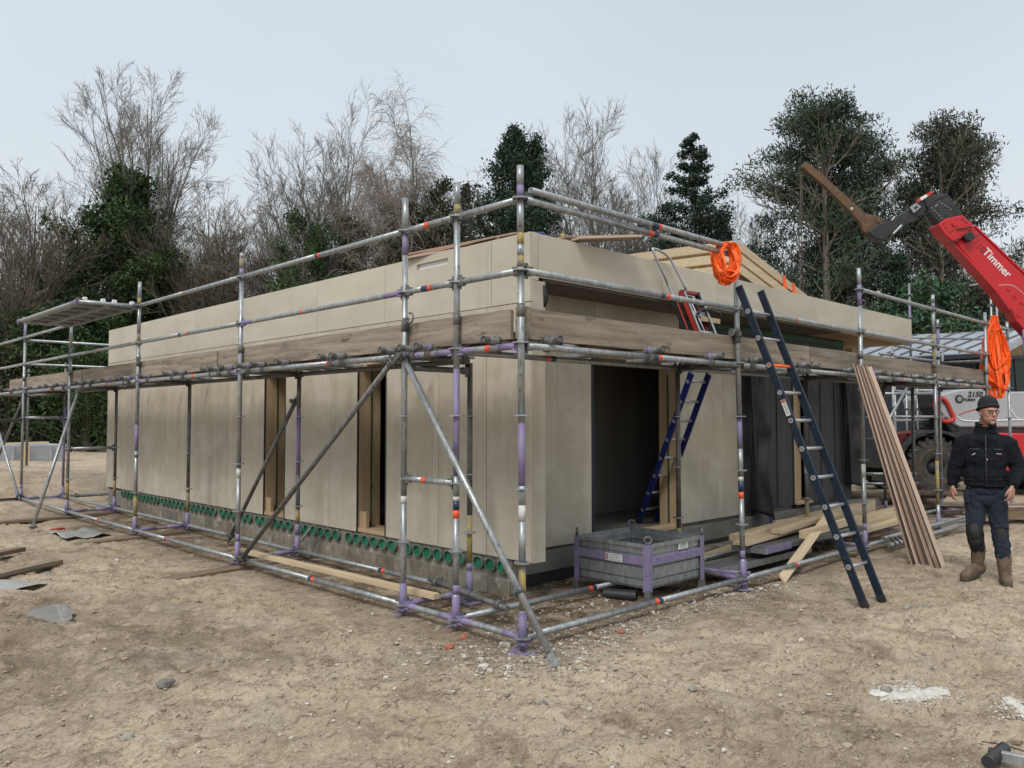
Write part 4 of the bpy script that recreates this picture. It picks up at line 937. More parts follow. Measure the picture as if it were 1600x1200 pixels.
def sticker(parent, c, x, y, n, w, h, rows, bar=None):
    c, x, y, n = map(Vector, (c, x, y, n)); mb = MB(); mb.bar(c-x*w/2+n*.0, c+x*w/2+n*.0, .0018, h, up=y); o = mb.build('sticker', 'paper', parent)
    mb = MB()
    for i in range(rows): mb.bar(c+n*.0014-x*w*.30+y*h*(.30-.6*i/(rows-1)), c+n*.0014+x*w*(.40-.08*(i % 2))+y*h*(.30-.6*i/(rows-1)), .0008, h*.07, up=y)
    mb.build('print', 'greyprint', o)
    mb = MB()
    if bar == 'red': mb.bar(c+n*.0014-x*w*.46, c+n*.0014-x*w*.36, .0008, h*.8, up=y)
    else: mb.bar(c+n*.0016-x*w*.12+y*h*.3, c+n*.0016+x*w*.2+y*h*.3, .0010, h*.3, up=y)
    mb.build('print', 'redprint' if bar == 'red' else 'greenprint', o)
sticker(w1, (BX0-.0235, .62, BZ0+.222), (0, -1, 0), (0, 0, 1), (-1, 0, 0), .19, .066, 3, 'red')
sticker(w2, (2.30, BY0-.0065, BZ0+.305), (1, 0, 0), (0, 0, 1), (0, -1, 0), .15, .055, 4, 'green')
t = thing('drain_pipe', (1.9, .35, 0), 'short black plastic pipe lying under the metal stillage', 'pipe')
mb = MB(); n = 20; a, b = Vector((1.62, .62, .055)), Vector((1.74, .36, .055)); d = (b-a).normalized(); s_ = d.cross(Vector((0, 0, 1)))
for ro, fl in ((.050, 0), (.044, 1)): mb.tube(a, b, ro, n, 0, cap=False)
vs = []; 
for ro in (.050, .044): vs += [b+(s_*math.cos(2*math.pi*j/n)+Vector((0, 0, 1))*math.sin(2*math.pi*j/n))*ro for j in range(n)]
mb.add(vs, [(j, (j+1) % n, n+(j+1) % n, n+j) for j in range(n)]); mb.build('pipe', 'blackp', t, fixn=False)

# leaning boards
N_B = 17
for i in range(N_B):
    f = i/(N_B-1); r = random.Random(40+i)
    bx, by = 5.22+.05*f, -.66-.29*f; tx, ty = 5.20+.34*f, -.085-.03*f
    z1 = 2.19-.035*f+r.uniform(-.02, .02)
    m_ = 'red_wood_light' if i == N_B-1 else ['red_wood', 'dark_board', 'red_wood_light', 'dark_board', 'red_wood', 'red_wood', 'dark_board'][(i*3) % 7]  # dark boards among the red ones paint the shaded gaps between boards
    ax = (Vector((tx, ty, z1))-Vector((bx, by, 0))).normalized()
    # boards stand on edge side by side: narrow edges face the viewer
    o = plank('leaning_board', (bx, by, .0), (tx, ty, z1), .010+.010*(i % 3 != 1)*r.random() if i < N_B-1 else .060, .125 if i < N_B-1 else .018, m_, up=(-.94, -.33, 0) if i < N_B-1 else (-.75, -.6, .2), seg=6, jit=.0008, seed=i)
    lab = {0: 'leftmost of the reddish boards leaning against the right scaffold', N_B-1: 'pale flat board closing the right side of the leaning board stack'}.get(i, 'thin reddish or gap-shade-dark board in the middle of the stack leaning against the right scaffold')
    tag(o, lab, 'board', 'long boards leaning against the right scaffold')
# orange straps and hose
def loops(name, c, n, w, h, ax, label, cat, seed, thick=.007, m_='orange', hang=0.0, depth=.06):
    """flat webbing slings, each hanging in its own uneven loop"""
    r = random.Random(seed); mb = MB(); c = Vector(c); ax = Vector(ax).normalized(); dp = ax.cross(Vector((0, 0, 1)))
    for k in range(n):
        ww = w*(r.uniform(.25, 1.05) if hang else r.uniform(.55, 1.15)); hh = h*(r.uniform(.55, 1.05) if hang else r.uniform(.75, 1.35)); sh = r.uniform(-.22, .22)*w; o_ = dp*r.uniform(-depth, depth)+ax*r.uniform(-.03, .03)
        m2 = 26; ph = r.uniform(0, 6); pts = []; knot = r.uniform(.10, .16)
        for j in range(m2):
            t_ = 2*math.pi*j/m2; a = math.sin(t_)*ww/2; b = math.cos(t_)*hh/2; low = min(1, max(0, .5-b/hh))
            if hang: a = a*(.10+.95*min(1, low*1.5))+sh*low
            else: a = a*(1+.25*low)+sh*.9*low; b = b*(1+.3*low); b = min(b, h*.50)
            pts.append(c+ax*(a+.012*math.sin(3*t_+ph))+Vector((0, 0, b-(hh/2 if hang else 0)+.01*math.sin(5*t_+ph)))+o_*(.3+.7*low)+dp*.016*math.sin(3*t_+ph))
        # a flat band along the loop
        b0 = len(mb.v); tw = r.uniform(0, 3.1); vs = []; fs = []; bw = thick*r.uniform(1.2, 2.4)
        for j in range(m2):
            d = (pts[(j+1) % m2]-pts[j-1]).normalized(); s_ = (ax*math.cos(tw+.5*math.sin(j*.6))+dp*math.sin(tw+.5*math.sin(j*.6))); s_ = (s_-d*s_.dot(d)).normalized(); q_ = d.cross(s_)
            for e1, e2 in ((-1, -1), (1, -1), (1, 1), (-1, 1)): vs.append(pts[j]+s_*bw*e1+q_*.002*e2)
        for j in range(m2):
            j2 = (j+1) % m2
            for q in range(4): fs.append((j*4+q, j*4+(q+1) % 4, j2*4+(q+1) % 4, j2*4+q))
        mb.add(vs, fs)
    if hang:
        for k in range(4): mb.poly([c+Vector((0, 0, -.28))+(ax*math.cos(t)+dp*math.sin(t))*(.05+.008*k)+Vector((0, 0, .02*k)) for t in [2*math.pi*i/12 for i in range(12)]], .010, 5, closed=True)
    o = mb.build(name, m_, origin=tuple(c)); return tag(o, label, cat)
loops('strap_bundle', (10.62, -.07, 3.22), 40, .37, 1.28, (.72, -.69, 0), 'bundle of fluorescent orange lifting straps hanging from the far right scaffold post', 'straps', 5, hang=1, thick=.012, depth=.09)
loops('orange_hose', (2.60, -.04, 3.04), 18, .20, .27, (.9, -.43, 0), 'coil of fluorescent orange webbing hung on the guard rail next to the ladder top', 'coil', 9, thick=.010, depth=.06)
# folded step ladder with tube handle, standing on the deck
t = thing('platform_step', (3.15, .75, 2.20), 'folded red and black step ladder with a silver tube handle leaning on the house fascia', 'step ladder')
A0, A1 = Vector((3.27, .60, 2.20)), Vector((3.14, .83, 2.92)); u = (A1-A0).normalized(); x_ = Vector((.90, -.05, 0)).normalized(); W = .27
for q, nm in ((0, 'front_stile'), (1, 'front_stile')):
    a = A0+x_*(W*q); mb = MB(); mb.bar(a, a+u*.75, .020, .07, up=(0, -1, .3)); s_ = mb.build(nm, 'blackp', t, bevel=.004)
    mb = MB(); mb.bar(a+Vector((0, -.040, -.01)), a+u*.75+Vector((0, -.040, -.01)), .026, .010, up=(0, -1, .3)); mb.build('edge_lip', 'alu', s_)
    mb = MB(); a2 = a+Vector((-.016 if q == 0 else .016, 0, 0)); mb.bar(a2, a2+u*.73, .006, .040, up=(0, -1, .3)); mb.build('red_cover', 'redplastic', s_)
for q in (0, 1):
    a = A0+x_*(W*q)+Vector((-.10 if q == 0 else -.02, .07, 0)); mb = MB(); mb.bar(a, a+u*.66, .024, .06, up=(0, -1, .3)); s_ = mb.build('rear_stile', 'blackp', t, bevel=.004); mb = MB(); a2 = a+Vector((-.004, -.034, .0)); mb.bar(a2+u*.02, a2+u*.60, .018, .006, up=(0, -1, .3)); mb.build('red_cover', 'redplastic', s_)
for f in (.06, .28, .50): mb = MB(); mb.bar(A0+u*f+x_*.01, A0+u*f+x_*(W-.01), .05, .022, up=(0, -1, .3)); mb.build('tread', 'alu', t)
mb = MB(); mb.bar(A0+u*.74+x_*(-.02), A0+u*.74+x_*(W+.02), .045, .030, up=(0, -1, .3)); mb.build('top_cap', 'dark_red', t, bevel=.008)
mb = MB(); mb.tube(A0+u*.02+x_*.17, A0+u*.62+x_*.10, .008, 8); mb.build('strut', 'alu', t)
mb = MB(); mb.hexa([tuple(A0+u*f+x_*g+Vector((0, d_, 0))) for d_ in (.055, .06) for f, g in ((.0, .02), (.0, W-.02), (.72, W-.02), (.72, .02))]); mb.build('back_panel', 'blackp', t)
h0 = A0+u*.5+Vector((-.09, .05, 0)); h1 = A0+u*.78+x_*(W-.14)+Vector((0, .02, 0))
hp = [h0, h0+u*.30+Vector((.0, .02, 0)), Vector((2.94, .90, 3.06)), Vector((2.81, .93, 3.28)), Vector((2.84, .94, 3.315)), Vector((2.96, .94, 3.305)), Vector((3.08, .93, 3.26)), Vector((3.14, .91, 3.18)), h1]
def smooth_path(p, k=5):
    out = []
    for i in range(len(p)-1):
        a = p[max(i-1, 0)]; b = p[i]; c = p[i+1]; d = p[min(i+2, len(p)-1)]
        for j in range(k):
            s = j/k; out.append(.5*((2*b)+(c-a)*s+(2*a-5*b+4*c-d)*s*s+(-a+3*b-3*c+d)*s**3))
    return out+[p[-1]]
mb = MB(); mb.poly(smooth_path([Vector(p) for p in hp]), .013, 10); mb.build('handle', 'alu', t)
# timber stack on the roof: three layers of panels sloping down to the right
roofz = 3.09
t = thing('timber_stack', (5.6, 1.9, roofz), 'stack of fresh pine roof panels with a sloping top lying on the house roof', 'timber stack')
P0 = Vector((5.02, 1.25, 3.80)); sl_d = Vector((1.85, 0, -.49)); wid = Vector((-.35, 1.9, .0))
for k in range(3):
    for q in range(1):
        dz = Vector((-.02*k, -.02*k, -.155*k)); a = P0+dz; L = 1.0+.06*k
        mb = MB(); th = Vector((0, 0, -.115))
        c = [a+th, a+sl_d*L+th, a+sl_d*L+wid+th, a+wid+th, a, a+sl_d*L, a+sl_d*L+wid, a+wid]
        mb.hexa([tuple(v) for v in c]); lay = mb.build('layer', 'pine', t, bevel=.004)
        for j in range(4):
            mb = MB(); s_ = a+wid*(.05+.25*j)+Vector((0, 0, -.118)); mb.bar(s_+sl_d*.02, s_+sl_d*(L-.02), .06, .034, up=(0, 0, 1)); mb.build('spacer', 'jamb', lay)
mb = MB(); mb.hexa([(5.1, 1.4, roofz), (6.7, 1.4, roofz), (6.5, 2.9, roofz), (4.8, 2.9, roofz), (5.12, 1.42, 3.36), (6.0, 1.42, roofz+.02), (5.8, 2.9, roofz+.02), (4.85, 2.9, 3.36)]); mb.build('wedge_block', 'dark_board', t)
for (fx, nm) in ((.64, 0), (.78, 1)):
    mb = MB(); b_ = P0+sl_d*fx+Vector((0, -.006, .004))
    mb.bar(b_+Vector((-.03, -.004, -.33)), b_+Vector((.0, -.004, .0)), .06, .006, up=(0, -1, 0)); mb.bar(b_+Vector((.0, 0, .004)), b_+wid*.9+Vector((.05, 0, .004)), .06, .006); mb.bar(b_+Vector((-.10, -.010, -.22)), b_+Vector((.05, -.010, -.12)), .07, .006, up=(0, -1, 0)); mb.build('lashing', 'orange', t)
# boards lying over the roof edge
for i, (p0, p1, w, m_) in enumerate((((1.55, 1.16, 3.245), (2.62, 1.02, 3.40), .18, 'red_wood'), ((1.66, 1.00, 3.235), (2.42, .86, 3.35), .20, 'red_wood_light'), ((1.60, 1.30, 3.27), (2.60, 1.15, 3.44), .16, 'dark_board'), ((1.62, 1.10, 3.262), (2.52, .96, 3.395), .12, 'red_wood'))):
    o = plank('roof_board', p0, p1, w, .02, m_, seg=6, jit=.001, seed=i); tag(o, ['reddish board over the right roof edge, under the dark board', 'pale board sticking out lowest over the right roof edge', 'dark board highest on the pile at the right roof edge', 'narrow reddish board in the middle of the pile at the right roof edge'][i], 'board', 'short boards lying over the right roof edge')
for i, (p0, p1, w, m_) in enumerate((((1.10, 2.80, 3.235), (1.28, 1.62, 3.29), .12, 'red_wood'), ((1.12, 2.85, 3.275), (1.40, 1.45, 3.32), .12, 'red_wood'), ((1.06, 2.75, 3.225), (1.2, 1.9, 3.225), .10, 'red_wood_light'))):
    o = plank('roof_board', p0, p1, w, .02, m_, seg=6, jit=.001, seed=i+9); tag(o, ['reddish board along the left roof edge, longest of that pile', 'reddish board along the left roof edge, uppermost of that pile', 'short pale board at the bottom of the pile on the left roof edge'][i], 'board', 'boards lying along the left roof edge')
t = thing('cordless_drill', (1.5, 1.12, 3.21), 'yellow and black cordless drill lying on the roof corner', 'drill')
mb = MB(); mb.poly([(1.42, 1.2, 3.245), (1.47, 1.18, 3.255), (1.58, 1.12, 3.26), (1.62, 1.10, 3.26)], [.012, .026, .03, .028], 10); mb.build('body', 'blackp', t)
mb = MB(); mb.tube((1.60, 1.11, 3.26), (1.635, 1.09, 3.27), .036, 10); mb.tube((1.43, 1.19, 3.246), (1.46, 1.18, 3.25), .024, 10); mb.build('collar', 'yellow', t)
mb = MB(); mb.bar((1.60, 1.11, 3.25), (1.66, 1.06, 3.25), .05, .07); mb.build('battery', 'yellow', t, bevel=.006)
t = thing('blue_jigsaw', (1.32, 1.2, 3.21), 'blue power tool lying on the roof corner beside the yellow drill', 'power tool')
mb = MB(); mb.poly([(1.24, 1.25, 3.235), (1.30, 1.22, 3.26), (1.42, 1.16, 3.262), (1.46, 1.14, 3.24)], [.016, .030, .030, .018], 10); mb.build('body', 'blue', t)
mb = MB(); mb.box((1.22, 1.2, 3.215), (1.30, 1.27, 3.235)); mb.build('shoe', 'alu', t)
t = thing('handsaw', (3.62, .60, 2.20), 'handsaw with black handle hung on the scaffold behind the guard rail', 'saw')
mb = MB(); mb.hexa([(3.34, .72, 2.60), (3.62, .66, 2.585), (3.62, .68, 2.585), (3.34, .74, 2.60), (3.34, .72, 2.65), (3.62, .66, 2.635), (3.62, .68, 2.635), (3.34, .74, 2.65)]); mb.build('blade', 'jamb', t)
mb = MB(); mb.poly([(3.28, .72, 2.66), (3.34, .71, 2.72), (3.46, .69, 2.725), (3.6, .66, 2.70), (3.62, .66, 2.66)], .014, 8); mb.build('handle', 'blackp', t)
# timber pile, steel decks and grille on the ground at right
def P(name, p0, p1, w, h, label, m_='pine', seed=0, up=(0, 0, 1), grp='offcuts and beams in the pine pile', cat='beam'):
    o = plank(name, p0, p1, w, h, m_, up=up, seg=5, jit=.001, seed=seed); return tag(o, label, cat, grp)
t = thing('steel_deck', (4.4, .42, .02), 'perforated steel scaffold deck lying on the soil under the timber pile', 'deck')
def perf_deck(x0, x1, y0, y1, z, nx_, ny_, slope=0.0, parent=None):
    mb = MB(); vs = []; fs = []
    def Z(x): return z+slope*(x-x0)
    mb.add([(x0, y0, Z(x0)), (x1, y0, Z(x1)), (x1, y1, Z(x1)), (x0, y1, Z(x0))], [(0, 1, 2, 3)])
    for a, b in ((y0, y0+.02), (y1-.02, y1)): mb.hexa([(x0, a, Z(x0)-.06), (x1, a, Z(x1)-.06), (x1, b, Z(x1)-.06), (x0, b, Z(x0)-.06), (x0, a, Z(x0)+.003), (x1, a, Z(x1)+.003), (x1, b, Z(x1)+.003), (x0, b, Z(x0)+.003)])
    p = mb.build('deck_panel', 'galv', parent)
    mb = MB(); dx = (x1-x0)/nx_; dy = (y1-y0-.06)/ny_
    for i in range(nx_):
        for j in range(ny_):
            cx_ = x0+dx*(i+.5); cy_ = y0+.03+dy*(j+.5); zc = Z(cx_)+.0025; n = 8
            r_ = min(dx, dy)*.36; mb.add([(cx_+r_*math.cos(2*math.pi*k/n), cy_+r_*math.sin(2*math.pi*k/n), zc) for k in range(n)], [tuple(range(n))])
    mb.build('hole_pattern', 'blackm', p, fixn=False)
perf_deck(2.98, 4.9, .30, .60, .13, 44, 7, parent=t)
mb = MB(); mb.tube((2.97, .22, .11), (2.97, .68, .11), .022, 8, 1); mb.tube((3.05, .02, .12), (2.92, .30, .12), .022, 8, 1); mb.tube((2.75, .58, .12), (3.1, .62, .12), .022, 8, 0); mb.build('end_bar', SM, t)
t = thing('steel_deck', (5.3, .5, .15), 'steel deck with purple end caps lying tilted under the pine boards', 'deck')
mb = MB(); mb.hexa([(3.75, .25, .20), (6.4, .33, .17), (6.4, .62, .17), (3.75, .58, .20), (3.75, .25, .26), (6.4, .33, .23), (6.4, .62, .23), (3.75, .58, .26)]); mb.build('deck_panel', 'galv_dark', t, bevel=.004)
mb = MB(); mb.hexa([(3.74, .238, .19), (4.35, .262, .185), (4.35, .27, .185), (3.74, .249, .19), (3.74, .238, .268), (4.35, .262, .262), (4.35, .27, .262), (3.74, .249, .268)]); mb.build('purple_end', 'purple', t)
mb = MB(); mb.bar((3.74, .22, .22), (3.74, .62, .22), .04, .05); mb.build('end_hook', 'galv', t)
P('pine_beam', (3.72, .58, .325), (5.75, .74, .345), .13, .07, 'thick pale pine beam at the left front of the timber pile', seed=1)
P('pine_beam', (3.62, .46, .285), (5.7, .60, .31), .16, .03, 'flat pine board lowest at the left front of the timber pile', seed=2)
P('pine_beam', (4.35, .44, .345), (6.2, .62, .37), .12, .05, 'pine beam with its short end showing, in the middle of the timber pile', seed=3)
P('pine_beam', (4.62, .28, .30), (6.6, .46, .30), .06, .09, 'square pine beam on the near side of the timber pile', seed=4)
P('pine_beam', (4.7, .78, .30), (6.9, .90, .36), .14, .05, 'pine board on the far side of the timber pile', seed=5)
P('pine_beam', (5.45, .96, .24), (7.9, .82, .34), .09, .15, 'tall pine beam with knots lying behind the timber pile', seed=6)
P('pine_beam', (6.3, .62, .20), (8.0, .50, .27), .10, .14, 'pine offcut at the right end of the timber pile', seed=7)
P('pine_beam', (6.2, .42, .14), (7.9, .34, .20), .14, .05, 'low pine board at the right end of the timber pile', seed=8)
P('pine_board', (3.50, -.06, .02), (5.60, .44, .40), .095, .025, 'long thin pine board propped diagonally across the front of the timber pile', seed=9, up=(.2, -.85, .6), cat='board', grp=None)
P('pine_board', (3.0, .84, .09), (4.4, .98, .12), .14, .025, 'broad pine offcut between the stillage and the timber pile', seed=10, cat='board', grp=None)
P('pine_wedge', (5.05, .83, .35), (5.35, .70, .37), .06, .03, 'small loose pine wedge on top of the timber pile', seed=11, cat='wedge', grp=None)
t = thing('blue_pipe_ends', (5.85, 1.25, 0), 'pair of thin dark blue pipes rising from the soil at the plinth', 'pipe')
mb = MB()
for dx in (0, .09): mb.poly([(5.82+dx, 1.30, -.02), (5.82+dx*.9, 1.29, .25), (5.84+dx*.8, 1.31, .50)], .014, 8)
mb.build('pipe', 'blue', t)
t = thing('conduit_bend', (6.5, 1.25, 0), 'bent grey conduit sticking out of the soil beside the plinth', 'pipe')
mb = MB(); mb.poly(smooth_path([Vector(p) for p in ((6.55, 1.28, -.02), (6.55, 1.28, .22), (6.6, 1.26, .30), (6.75, 1.2, .26), (6.9, 1.15, .15))]), .012, 8); mb.build('pipe', 'galv_dark', t)
t = thing('conduit_bend', (.96, 4.9, 0), 'curved grey conduit rising from the soil at the left plinth', 'pipe')
mb = MB(); mb.poly(smooth_path([Vector(p) for p in ((1.0, 5.0, .02), (.95, 4.85, .05), (.94, 4.62, .15), (.97, 4.48, .30))]), .014, 8); mb.build('pipe', 'galv', t)
# bar clamp at the lower right edge
t = thing('bar_clamp', (.33, -2.85, .05), 'steel bar with a black crosswise handle lying on the soil at the lower right edge', 'clamp')
b0 = Vector((.262, -2.765, .06)); fw = (Vector((RR.x, RR.y, 0))*.10-Vector((F_.x, F_.y, 0))*.07).normalized(); sd_ = fw.cross(Vector((0, 0, 1)))
mb = MB(); mb.bar(b0, b0+fw*1.1, .03, .045); mb.build('bar', 'galv', t, bevel=.002)
hd = (Vector((RR.x, RR.y, 0))*.26+Vector((F_.x, F_.y, 0))*.24).normalized()
mb = MB(); mb.tube(b0-hd*.115, b0+hd*.115, .028, 12); mb.bar(b0-fw*.03, b0+fw*.02, .05, .045); mb.build('handle', 'blackp', t)
mb = MB(); mb.poly([(.36, -2.68, .07), (.42, -2.76, .06), (.50, -2.88, .02)], .003, 5); mb.build('wire', 'blackp', t)
# ---------------------------------------------------------------- the walking man
PO = Vector((4.88, -1.48, float(ground_z(4.88, -1.48)))); PY = Vector((CAM.x-PO.x, CAM.y-PO.y, 0)).normalized(); PX = PY.cross(Vector((0, 0, -1)))
def pw(x, y, z): return PO+PX*x*.90+PY*y+Vector((0, 0, z))      # x to the picture's right, y towards the viewer
person = thing('person', tuple(PO), 'man in black jacket, black beanie and glasses walking in brown boots', 'person')
class Blob:
    """overlapping closed primitives, fused into one skin by a voxel remesh"""
    def __init__(s): s.mb = MB()
    def cap(s, pts, rad, n=14):
        pts = [pw(*p) for p in pts]; k = len(pts); P2 = [pts[0]]; R2 = [rad[0]]
        d0 = (pts[0]-pts[1]).normalized(); d1 = (pts[-1]-pts[-2]).normalized()
        P_, Q_ = [], []
        for t in (80, 55, 30): P_.append(pts[0]+d0*rad[0]*math.sin(R_(t))*.9); Q_.append(rad[0]*math.cos(R_(t)))
        P_ += pts; Q_ += list(rad)
        for t in (30, 55, 80): P_.append(pts[-1]+d1*rad[-1]*math.sin(R_(t))*.9); Q_.append(rad[-1]*math.cos(R_(t)))
        s.mb.poly(P_, Q_, n, 0); return s
    def ell(s, c, r, yaw=0, tilt=0, n=14, rl=0):
        vs = []; fs = []; cy, sy = math.cos(yaw), math.sin(yaw); ct, st_ = math.cos(tilt), math.sin(tilt); cl_, sl2 = math.cos(rl), math.sin(rl)
        for i in range(n+1):
            for j in range(2*n):
                th = math.pi*i/n; ph = math.pi*j/n
                a, b, q = r[0]*math.sin(th)*math.cos(ph), r[1]*math.sin(th)*math.sin(ph), r[2]*math.cos(th)
                b, q = b*ct-q*st_, b*st_+q*ct
                a, q = a*cl_-q*sl2, a*sl2+q*cl_
                a, b = a*cy-b*sy, a*sy+b*cy
                vs.append(pw(c[0]+a, c[1]+b, c[2]+q))
        for i in range(n):
            for j in range(2*n): fs.append((i*2*n+j, i*2*n+(j+1) % (2*n), (i+1)*2*n+(j+1) % (2*n), (i+1)*2*n+j))
        s.mb.add(vs, fs, 0, True); return s
    def done(s, name, m_, parent, vox, smooth=6, disp=0.0, dscale=.1):
        o = s.mb.build(name, m_, parent)
        r = o.modifiers.new('r', 'REMESH'); r.mode = 'VOXEL'; r.voxel_size = vox; r.use_smooth_shade = True
        k = o.modifiers.new('k', 'SMOOTH'); k.factor = .5; k.iterations = smooth
        if disp:
            tx = bpy.data.textures.new(name, 'CLOUDS'); tx.noise_scale = dscale; tx.noise_depth = 2
            d = o.modifiers.new('d', 'DISPLACE'); d.texture = tx; d.strength = disp; d.mid_level = .5; d.texture_coords = 'LOCAL'
        dg = bpy.context.evaluated_depsgraph_get(); me = bpy.data.meshes.new_from_object(o.evaluated_get(dg)); old = o.data
        o.modifiers.clear(); o.data = me; bpy.data.meshes.remove(old)
        if not len(me.materials): me.materials.append(M[m_])
        for p in me.polygons: p.use_smooth = True
        return o
# joints (metres): x right in picture, y towards viewer, z up
HY = -.55                                    # head turned to the picture's right
hx, hyy, hz = .035, .05, 1.635
def hd_(a, b, c):                            # head frame: a to its left ear side, b forward, c up
    cy, sy = math.cos(HY), math.sin(HY); # forward = towards viewer rotated to the right
    fx, fy = math.sin(-HY), math.cos(-HY)
    return (hx+a*math.cos(HY)*1.0+b*fx, hyy+a*math.sin(HY)*1.0+b*fy, hz+c)
skin = Blob()
skin.ell((hx, hyy, hz+.018), (.084, .096, .106), yaw=HY)
skin.ell(hd_(0, .028, -.045), (.067, .066, .068), yaw=HY)            # jaw and cheeks
skin.ell(hd_(0, .070, -.098), (.026, .022, .020), yaw=HY)            # chin
skin.ell(hd_(0, .088, .028), (.052, .014, .012), yaw=HY)             # brow
skin.cap([hd_(0, .090, .018), hd_(0, .108, -.018), hd_(0, .112, -.028)], [.009, .013, .014], 10)   # nose
for s_ in (1, -1):
    skin.ell(hd_(.012*s_, .102, -.030), (.009, .009, .008), yaw=HY)
    skin.ell(hd_(.040*s_, .068, -.022), (.024, .020, .022), yaw=HY)  # cheekbones
    skin.ell(hd_(.086*s_, -.006, -.005), (.009, .020, .030), yaw=HY) # ears
    skin.ell(hd_(.031*s_, .079, .010), (.014, .011, .009), yaw=HY)   # eyelids
skin.ell(hd_(0, .092, -.060), (.024, .010, .006), yaw=HY); skin.ell(hd_(0, .090, -.071), (.020, .010, .006), yaw=HY)
skin.cap([(hx-.002, .005, 1.60), (.005, -.02, 1.50), (0, -.03, 1.40)], [.062, .066, .085])
# trunk and limbs under the clothes
skin.ell((0, -.03, 1.27), (.155, .095, .16)); skin.ell((-.005, -.03, 1.08), (.14, .09, .16)); skin.ell((-.01, -.02, .92), (.15, .10, .11))
SL, SR = (-.200, -.02, 1.345), (.210, -.03, 1.335)
EL, ER = (-.290, -.03, 1.10), (.298, -.05, 1.09)
WL, WR = (-.325, -.02, .930), (.240, .10, .940)
for S, E_, W_2 in ((SL, EL, WL), (SR, ER, WR)):
    skin.cap([S, E_, W_2], [.055, .040, .027])
skin.cap([(-.085, -.02, .90), (-.12, .05, .50), (-.09, -.06, .16)], [.085, .055, .036]); skin.cap([(.085, -.02, .90), (.115, .00, .47), (.15, .06, .10)], [.085, .055, .036])
def hand(W, dirn, side, curl, palm_n):
    """wrist W, hand direction, towards-thumb side vector, finger curl"""
    W = Vector(W); d = Vector(dirn).normalized(); s_ = Vector(side); s_ = (s_-d*s_.dot(d)).normalized(); n_ = Vector(palm_n); n_ = (n_-d*n_.dot(d)-s_*n_.dot(s_)).normalized()
    def cp(pts, rad): skin.cap([tuple(p) for p in pts], rad, 10)
    for q in (-.026, -.009, .009, .026): cp([W+s_*q*.6, W+d*.045+s_*q, W+d*.085+s_*q*1.05], [.016, .0155, .0125])
    for i, (q, L) in enumerate(((.029, .070), (.010, .078), (-.010, .073), (-.028, .058))):
        p = W+d*.088+s_*q*1.08; pts = [p]; c = curl*.35; dd = d.copy()
        for k, f in enumerate((.42, .32, .26)):
            c2 = c+(curl+.07*i)*(.9 if k else .35); dd = (d*math.cos(c2)+n_*math.sin(c2)); c = c2; p = p+dd*L*f; pts.append(p)
        cp(pts, [.0105, .0098, .0088, .0075])
    b = W+d*.022+s_*.026; cp([b, b+d*.026+s_*.022+n_*.008, b+d*.052+s_*.030+n_*.018, b+d*.074+s_*.028+n_*.026], [.015, .0125, .011, .009])
hand((WL[0]-.001, WL[1]+.008, WL[2]-.012), (-.02, .16, -1), (.45, 1, 0), .42, (1, -.45, 0))
hand((WR[0]-.004, WR[1]+.010, WR[2]-.012), (-.16, .18, -1), (-.55, .85, 0), .50, (-.85, -.5, 0))
body = skin.done('body', 'skin', person, .0052, 4)
lp = Blob(); lp.ell(hd_(0, .0965, -.0655), (.021, .008, .0045), yaw=HY, n=8); lp.mb.build('lips', 'lips', body)
for s_ in (1, -1):
    ey = Blob(); ey.ell(hd_(.031*s_, .0865, .008), (.010, .0055, .0045), yaw=HY, n=8); ey.mb.build('eye', 'white', body)
    ey = Blob(); ey.ell(hd_(.031*s_+.003, .0910, .008), (.0045, .0028, .0043), yaw=HY, n=8); ey.mb.build('pupil', 'blackp', body)
    ey = Blob(); ey.cap([hd_(.016*s_, .093, .0255), hd_(.046*s_, .086, .0275)], [.0032, .0025], 6); ey.mb.build('eyebrow', 'litter_dark', body)
# stubble shade is left to light; short hair under the beanie
hr = Blob(); hr.ell((hx-.012*0, hyy-.022, hz+.012), (.0795, .088, .075), yaw=HY)
hr.done('hair', 'litter_dark', person, .008, 4)
ht = Blob(); ht.ell((hx, hyy-.016, hz+.072), (.099, .110, .098), yaw=HY, tilt=-.25); ht.ell((hx-.01, hyy-.040, hz+.055), (.087, .086, .085), yaw=HY, tilt=-.3)
bc = [hd_(.098*math.cos(t), -.010+.105*math.sin(t), .050+.026*math.sin(t)-.006) for t in [2*math.pi*i/24 for i in range(25)]]
ht.cap(bc[:], [.013]*25, 8)
ht.done('beanie', 'wool', person, .006, 6, .004, .02)
# glasses
g = MB()
for s_ in (1, -1):
    pts = []
    for i in range(16):
        t = 2*math.pi*i/16; ca, sa = math.cos(t), math.sin(t)
        pts.append(pw(*hd_(.033*s_+.024*(abs(ca)**.6)*(1 if ca > 0 else -1), .106-.010*abs(.033*s_+.02*ca)/.05, .006+.0155*(abs(sa)**.6)*(1 if sa > 0 else -1))))
    g.poly(pts, .0032, 6, closed=True)
    g.poly([pw(*hd_(.057*s_, .098, .012)), pw(*hd_(.080*s_, .070, .014)), pw(*hd_(.092*s_, -.006, .010))], .0022, 6)
g.poly([pw(*hd_(.009, .106, .010)), pw(*hd_(0, .109, .013)), pw(*hd_(-.009, .106, .010))], .002, 6)
g.build('glasses', 'blackp', person)
